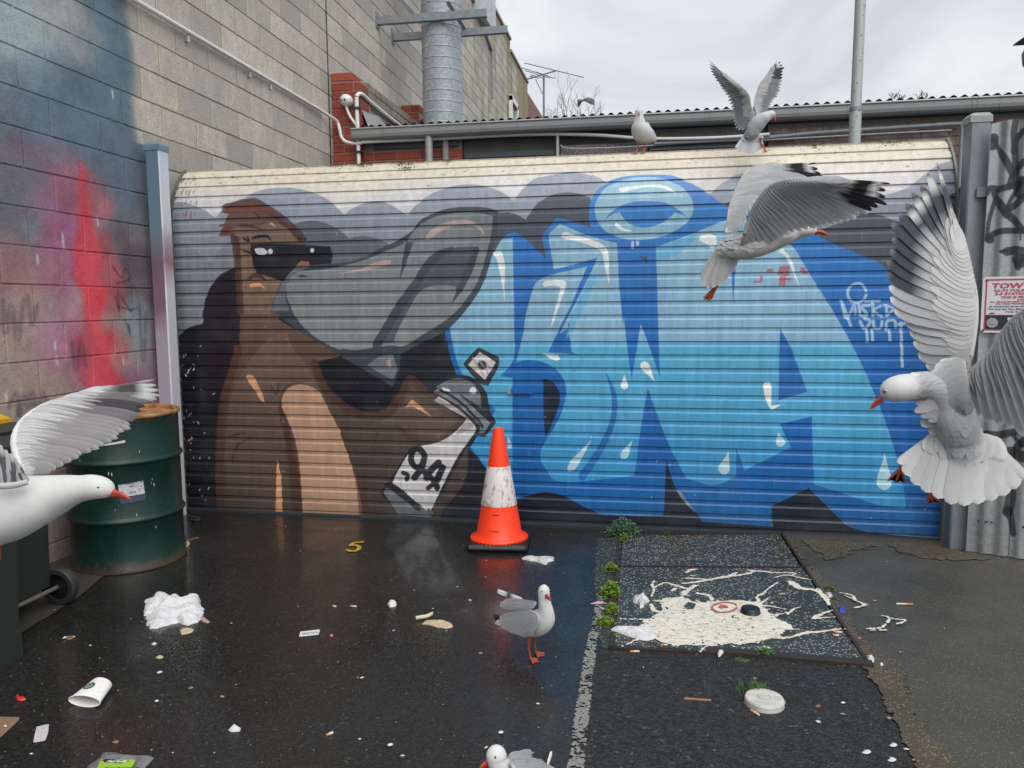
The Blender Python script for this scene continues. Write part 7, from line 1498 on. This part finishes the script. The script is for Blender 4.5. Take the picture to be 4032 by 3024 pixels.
B.wing([(900,700,-.05),(960,820,-.06),(1000,950,-.05)], [(1590,612,.0),(1700,740,.0),(1720,860,.0),(1650,960,.0)], 8, 1.5, lambda u, t, li: GREYL if t < .96 else (.65,.65,.65), arm=(.012,.018,.012), rnd=.55, seed=5)
B.wing([(1540,640,.04),(1590,760,.03)], [(1700,400,.08),(1760,430,.08)], 3, 2.4, lambda u, t, li: BLACK, layers=((1., 1., 0.),), arm=(.006,.004), name='wing_tip', rnd=.6)
B.wing([(1700,730,.03),(1740,740,.03)], [(1790,440,.07),(1850,470,.07)], 2, 2.0, lambda u, t, li: (.8,.8,.8) if u < .6 else BLACK, layers=((1., 1., 0.),), arm=(.004,.004), name='wing_tip', rnd=.8)
for i, x in enumerate((930, 1060)):
    top = B.p(x, 1050, .02*i); ft = np.array([top[0], top[1], .004]); B.leg(top, ft+np.array([0, .01, .06]), ft, [ft+np.array([-.045, q, .001]) for q in (.018, 0, -.018)])
# --- gull standing on top of the gate
f1 = lambda x, y: (737.3+x/3, y/3)
Yg, Zg, _ = g_surf(STOT)
B = Bird('gull.002', 'white-breasted gull standing on gate top facing the camera', f1, Yg+.02, (0.25, Yg, Zg))
B.body([(2034,912,.17,5),(2010,898,.12,24),(1980,880,.07,48),(1948,858,.02,63),(1934,825,-.01,56),(1932,790,-.02,38),(1931,760,-.02,28),(1930,735,-.02,27),(1929,716,-.02,23),(1929,702,-.02,5)], lambda t, u, v: (GREYL if (t < .30 and (u > .0 or v < -.3)) else (.66,.67,.68)), wide=1.)
B.beak((1930,735),(1929,741),(1928,750), 8, (-.045,-.07,-.085)); B.eye(1918, 728, -.02, 4.5, 24, (-.55,-.8,.1)); B.eye(1942, 728, -.02, 4.5, 24, (.6,-.75,.1))
B.wing([(1965,800,.02),(1982,830,.0),(1975,870,.0)], [(1995,800,.12),(2015,860,.14),(2028,878,.15),(2020,905,.14)], 8, 1.6, lambda u, t, li: GREYL if t < .85 else ((.75,.75,.75) if u < .5 else BLACK), arm=(.012,.02,.012), rnd=.5, seed=6)
B.wing([(1893,820,.02),(1888,845,.02),(1895,870,.03)], [(1900,840,.14),(1905,870,.16),(1915,900,.15)], 6, 1.6, lambda u, t, li: GREYL, arm=(.010,.014,.010), rnd=.5, seed=7)
for (x0, y0), (x1, y1) in (((1922,925),(1910,1003)), ((1966,925),(1958,1006))):
    q = yp(*f1(x1, y1), Yg+.015); ft = np.array([q[0], Yg+.012, Zg+.003]); top = B.p(x0, y0, 0); B.leg(top, (top+ft)/2+np.array([.004, .008, 0]), ft, [ft+np.array([dx, -.028, -.006]) for dx in (-.022, -.004, .014)], .0042)
# --- gull landing on the gate, wings raised
f2 = lambda x, y: (1481.2+x*.14552, 109.7+y*.14552)
B = Bird('gull.003', 'gull landing on the gate top with both wings raised high', f2, 4.62, (0.83, 4.62, 2.25))
B.body([(930,1290,.02,50),(990,1200,.0,92),(1045,1110,-.01,112),(1110,1040,-.02,108),(1180,990,-.03,84),(1235,962,-.03,66),(1275,952,-.03,63),(1305,958,-.03,46),(1325,968,-.03,10)], lambda t, u, v: (.66,.67,.69) if t > .5 else (.56,.575,.6))
B.beak((1308,985),(1322,1012),(1334,1052), 22, (-.03,-.035,-.04)); B.eye(1290, 950, -.03, 10, 58)
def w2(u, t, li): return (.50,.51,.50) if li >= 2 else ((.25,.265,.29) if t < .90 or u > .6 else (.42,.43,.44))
B.wing([(1010,930,.0),(965,820,-.02),(932,650,-.04),(800,515,-.06),(690,445,-.07),(588,385,-.08)], [(885,1190,.02),(745,1180,.03),(705,1080,.03),(688,930,.02),(645,760,.0),(600,650,-.02),(560,590,-.03),(520,530,-.05),(430,410,-.08),(380,335,-.09),(345,250,-.10),(325,135,-.11)], 25, 1.0, w2, arm=(.012,.015,.013,.007), armcol=(.60,.60,.56), rnd=.5, seed=8, layers=((1., .85, 0.), (.55, 1.25, .0014), (.44, 1.3, .0022)))
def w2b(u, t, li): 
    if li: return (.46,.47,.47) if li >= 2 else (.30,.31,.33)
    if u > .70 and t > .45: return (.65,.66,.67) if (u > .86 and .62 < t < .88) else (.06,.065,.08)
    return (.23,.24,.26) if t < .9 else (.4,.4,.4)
B.wing([(1060,960,.03),(1022,800,.05),(1055,640,.07),(1110,490,.08),(1200,385,.09),(1290,275,.10)], [(1140,1090,.02),(1200,900,.03),(1265,830,.04),(1285,750,.05),(1345,690,.06),(1375,640,.07),(1405,570,.08),(1430,490,.09),(1440,400,.10),(1448,325,.11),(1455,250,.12),(1415,180,.12),(1350,150,.12)], 22, .95, w2b, arm=(.013,.014,.012,.007), armcol=(.50,.51,.5), rnd=.5, seed=9)
B.tail([(880,1250,.02),(980,1220,.02),(1090,1270,.02)], [(735,1440,.0),(790,1510,.0),(900,1535,.0),(1000,1530,.0),(1080,1480,.0),(1135,1400,.0)], 11, 1.2, (.60,.62,.65))
q = B.p(1110,1290,0); ft = B.p(1165,1440,-.02); B.leg(q, (q+ft)/2+np.array([-.005, .01, 0]), ft, [B.p(1165,1515,-.04), B.p(1195,1512,-.04), B.p(1212,1515,-.03)], .005)
# --- gull flying to the right before the letters
f3 = lambda x, y: (1481.2+x*.19841, 329.2+y*.19841)
B = Bird('gull.004', 'grey-winged gull flying right before the blue letters, wings swept forward', f3, 2.10, (0.4, 2.1, 1.5))
B.body([(400,1060,.03,45),(500,1040,.02,95),(620,1020,.01,135),(780,990,.0,145),(950,945,.0,128),(1100,900,-.01,100),(1210,870,-.01,78),(1300,852,-.015,66),(1360,848,-.015,58),(1400,856,-.015,44),(1425,864,-.015,12)], mantle(.05, .62, .1, GREYL))
B.beak((1405,865),(1470,868),(1560,898), 34, (-.015,-.015,-.015)); B.eye(1352, 828, -.015, 14, 56)
B.wing([(640,880,-.05),(700,720,-.06),(760,590,-.08),(850,450,-.10),(960,355,-.12),(1150,308,-.15),(1400,306,-.18),(1570,328,-.20)],
       [(590,1140,.0),(700,1110,-.01),(830,1060,-.02),(980,1000,-.03),(1090,900,-.05),(1220,860,-.07),(1380,822,-.09),(1560,805,-.11),(1720,775,-.13),(1850,730,-.15),(1930,680,-.17),(2075,648,-.19),(2195,580,-.21),(2180,465,-.22),(2215,350,-.23)], 27, 1.05, lambda u, t, li: flight(u, t, li, GREY, .80), arm=(.014,.018,.017,.008), armcol=(.46,.465,.48), rnd=.62, seed=12)
B.wing([(440,880,.05),(462,760,.06),(482,620,.07),(530,480,.09),(610,300,.11),(700,195,.12),(800,180,.13),(900,180,.14)],
       [(590,830,.04),(670,700,.05),(690,640,.06),(735,570,.07),(800,500,.08),(870,430,.09),(940,370,.10),(1050,320,.12),(1300,300,.15),(1500,270,.18),(1430,225,.19),(1395,128,.20)], 22, 1.15, lambda u, t, li: flight(u, t, li, (.50,.51,.52), .76), arm=(.013,.016,.014,.007), armcol=(.66,.665,.67), rnd=.6, seed=13)
B.tail([(420,950,.03),(470,1010,.02),(540,1060,.02)], [(172,1320,.06),(172,1430,.06),(235,1480,.06),(310,1460,.05),(400,1385,.05),(480,1280,.04),(505,1190,.04)], 11, 1.25)
for dx in (0, 45):
    a_, b_ = B.p(400-dx, 1330+dx*.6, .06), B.p(335-dx*.9, 1470+dx*.5, .07); B.leg(a_, (a_+b_)/2, b_, [B.p(285-dx*1.2, 1600+dx*.4, .07), B.p(250-dx*1.1, 1630-dx*.5, .07), B.p(200-dx*.2, 1600-dx*.3, .075)], .0035)
# --- big hovering gull at the right
f4 = lambda x, y: (1810.4+x*.31424, 603.5+y*.31424)
B = Bird('gull.005', 'large gull hovering at right with fanned white tail and raised wings', f4, 1.50, (1.0, 1.5, 1.2))
B.body([(850,1180,.02,110),(835,1080,.02,138),(800,960,.0,138),(765,850,-.005,130),(700,765,-.01,112),(610,735,-.01,98),(510,738,-.015,92),(430,748,-.02,92),(370,765,-.02,84),(325,790,-.02,58),(300,808,-.02,12)], lambda t, u, v: (.60,.61,.62) if t < .30 else ((.52,.53,.545) if t < .62 else (.74,.74,.745)))
B.beak((300,822),(262,850),(218,892), 27, (-.02,-.02,-.02)); B.eye(322, 768, -.02, 13, 62)
P4 = lambda X_, Y_, dy: ((X_-1810.4)/.31424, (Y_-603.5)/.31424, dy)
def w4(u, t, li):
    if li: return (.56,.56,.555) if li >= 2 else (.44,.445,.455)
    if u > .58 and t > .48+(.9-u)*.6:
        if u > .80 and .70 < t < .88+.05*math.sin(u*60): return (.60,.60,.60)
        return (.055,.06,.075) if t < .95 else (.15,.15,.17)
    if u > .9: return (.40,.41,.42)
    return (.46,.465,.475) if t < .93 else (.66,.66,.66)
B.wing([P4(2080,868,-.03), P4(2092,800,-.03), P4(2104,720,-.02), P4(2107,660,-.01), P4(2103,622,.0), P4(2094,588,.01), P4(2082,556,.02), P4(2070,530,.03)],
       [P4(2030,950,.01), P4(1995,925,.0), P4(1978,888,.0), P4(2010,800,.0), P4(1984,765,.01), P4(1974,738,.01), P4(1955,700,.02), P4(1930,668,.02), P4(1914,620,.03), P4(1914,570,.04), P4(1918,515,.05), P4(1935,465,.06), P4(1962,425,.07), P4(1990,385,.08), P4(2020,352,.08)], 26, 1.1, w4, arm=(.005,.015,.014,.008), armcol=(.62,.62,.61), rnd=.6, seed=14)
B.wing([P4(2075,830,-.02), P4(2100,800,-.03), P4(2140,765,-.05), P4(2178,705,-.08), P4(2215,672,-.11), P4(2270,640,-.15), P4(2340,615,-.2)],
       [P4(2078,920,.0), P4(2100,895,.0), P4(2122,908,-.01), P4(2152,916,-.03), P4(2182,925,-.05), P4(2214,942,-.07), P4(2260,960,-.10), P4(2340,950,-.14), P4(2430,880,-.18), P4(2500,800,-.22)], 20, 1.2, lambda u, t, li: flight(u, t, li, (.50,.505,.515), .8), arm=(.005,.016,.014,.008), armcol=(.55,.555,.56), rnd=.6, seed=15)
B.wing([(870,560,-.03),(880,660,-.045),(885,760,-.05),(875,860,-.05)], [(700,560,-.02),(640,640,-.02),(565,720,-.015),(540,830,-.01),(528,905,-.01),(600,950,-.01),(640,985,-.01),(740,1000,-.01),(850,1020,-.01)], 14, 1.5, lambda u, t, li: (.60,.605,.61) if (li or t < .8) else (.74,.74,.74), arm=(.003,.004,.003), armcol=(.6,.6,.6), rnd=.5, seed=24, point=0, name='scapular_feathers')
B.tail([(660,1075,.03),(730,1050,.02),(850,1040,.01),(950,1060,.02),(1010,1110,.03)], [(410,1262,.02),(455,1340,.02),(515,1405,.02),(600,1465,.02),(700,1515,.02),(800,1558,.02),(900,1548,.02),(1000,1535,.02),(1100,1505,.02),(1190,1465,.02),(1285,1375,.02)], 12, 1.15, (.80,.80,.795))
for (x, y), tt in (((432,1300), ((340,1385),(395,1400),(458,1400))), ((630,1490), ((612,1550),(650,1535),(705,1530)))):
    b_ = B.p(x, y, .06); a_ = B.p(x+120, y-150, .05); B.leg(a_, (a_+b_)/2, b_, [B.p(*q, .06) for q in tt], .005)
# --- gull rushing in from the left edge
f5 = lambda x, y: (x*.19841, 822.9+y*.19841)
B = Bird('gull.006', 'gull flying in from left edge, white head and red bill over the drum', f5, 1.06, (-1.0, 1.06, 1.0))
B.body([(-900,1640,-.04,60),(-600,1580,-.04,230),(-250,1500,-.03,330),(80,1405,-.02,345),(330,1325,-.01,300),(560,1255,.0,235),(740,1200,.0,180),(880,1172,.0,146),(1000,1155,.0,135),(1110,1165,.0,118),(1190,1195,.0,82),(1235,1215,.0,20)], lambda t, u, v: WHITE if t > .3 else (.7,.7,.7), rings=48, n=32, plume=False)
B.beak((1215,1222),(1310,1235),(1425,1290), 48, (0, 0, 0)); B.eye(1072, 1160, 0, 26, 120)
def w5(u, t, li):
    if li: return (.68,.68,.69) if li >= 2 else (.52,.515,.53)
    if u > .60 and t > .38:
        if u > .82 and t > .80: return (.70,.72,.72)
        return (.10,.09,.10) if int(u*60) % 2 else (.24,.225,.24)
    return (.40,.385,.39) if t < .95 else (.6,.59,.58)
B.wing([(250,1010,.03),(200,860,.05),(160,700,.06),(180,560,.08),(250,440,.10),(400,320,.12),(600,225,.15),(850,165,.18),(1000,130,.2)],
       [(470,1010,.05),(600,965,.06),(700,915,.07),(800,850,.08),(1060,740,.11),(1190,660,.13),(1340,580,.15),(1460,490,.18),(1520,370,.20),(1600,250,.22),(1740,170,.24),(1740,70,.25),(1690,-10,.25)], 26, 1.15, w5, arm=(.018,.020,.016,.008), armcol=(.72,.72,.72), rnd=.68, seed=16)
B.wing([(300,1090,-.05),(180,1120,-.06),(40,1130,-.07),(-120,1120,-.08),(-300,1050,-.10)], [(200,960,-.06),(180,860,-.06),(90,760,-.07),(-60,620,-.08),(-250,480,-.10),(-450,420,-.12)], 13, 1.3, lambda u, t, li: ((.16,.15,.17) if t < .7 and int(u*14) % 2 else (.60,.60,.61)), arm=(.014,.018,.012), armcol=(.66,.66,.66), rnd=.5, seed=18)
b_ = B.p(-30, 1700, .02); B.leg(B.p(-100, 1620, 0), b_+np.array([0, 0, .02]), b_, [B.p(x, y, .0) for x, y in ((20, 1800), (0, 1950), (-70, 1900))], .006)
# --- far gull in the sky
B = Bird('gull.007', 'tiny far gull gliding above the roof near bare trees', f1, 13., (-.5, 13., 5.))
B.body([(1530,650,.1,4),(1545,648,.05,9),(1560,646,0,11),(1572,646,0,9),(1580,650,0,3)], rings=14, n=12, plume=False)
B.wing([(1560,642,.0),(1545,645,.05),(1537,655,.1)], [(1552,652,.0),(1540,668,.1),(1534,700,.2)], 8, 1.5, lambda u, t, li: (.30,.31,.33), arm=(.01,.01,.01), seed=19)
B.wing([(1570,640,0),(1595,640,-.1),(1615,652,-.2)], [(1578,650,0),(1605,660,-.15),(1642,684,-.3)], 8, 1.5, lambda u, t, li: (.12,.125,.14), arm=(.01,.01,.01), seed=20)
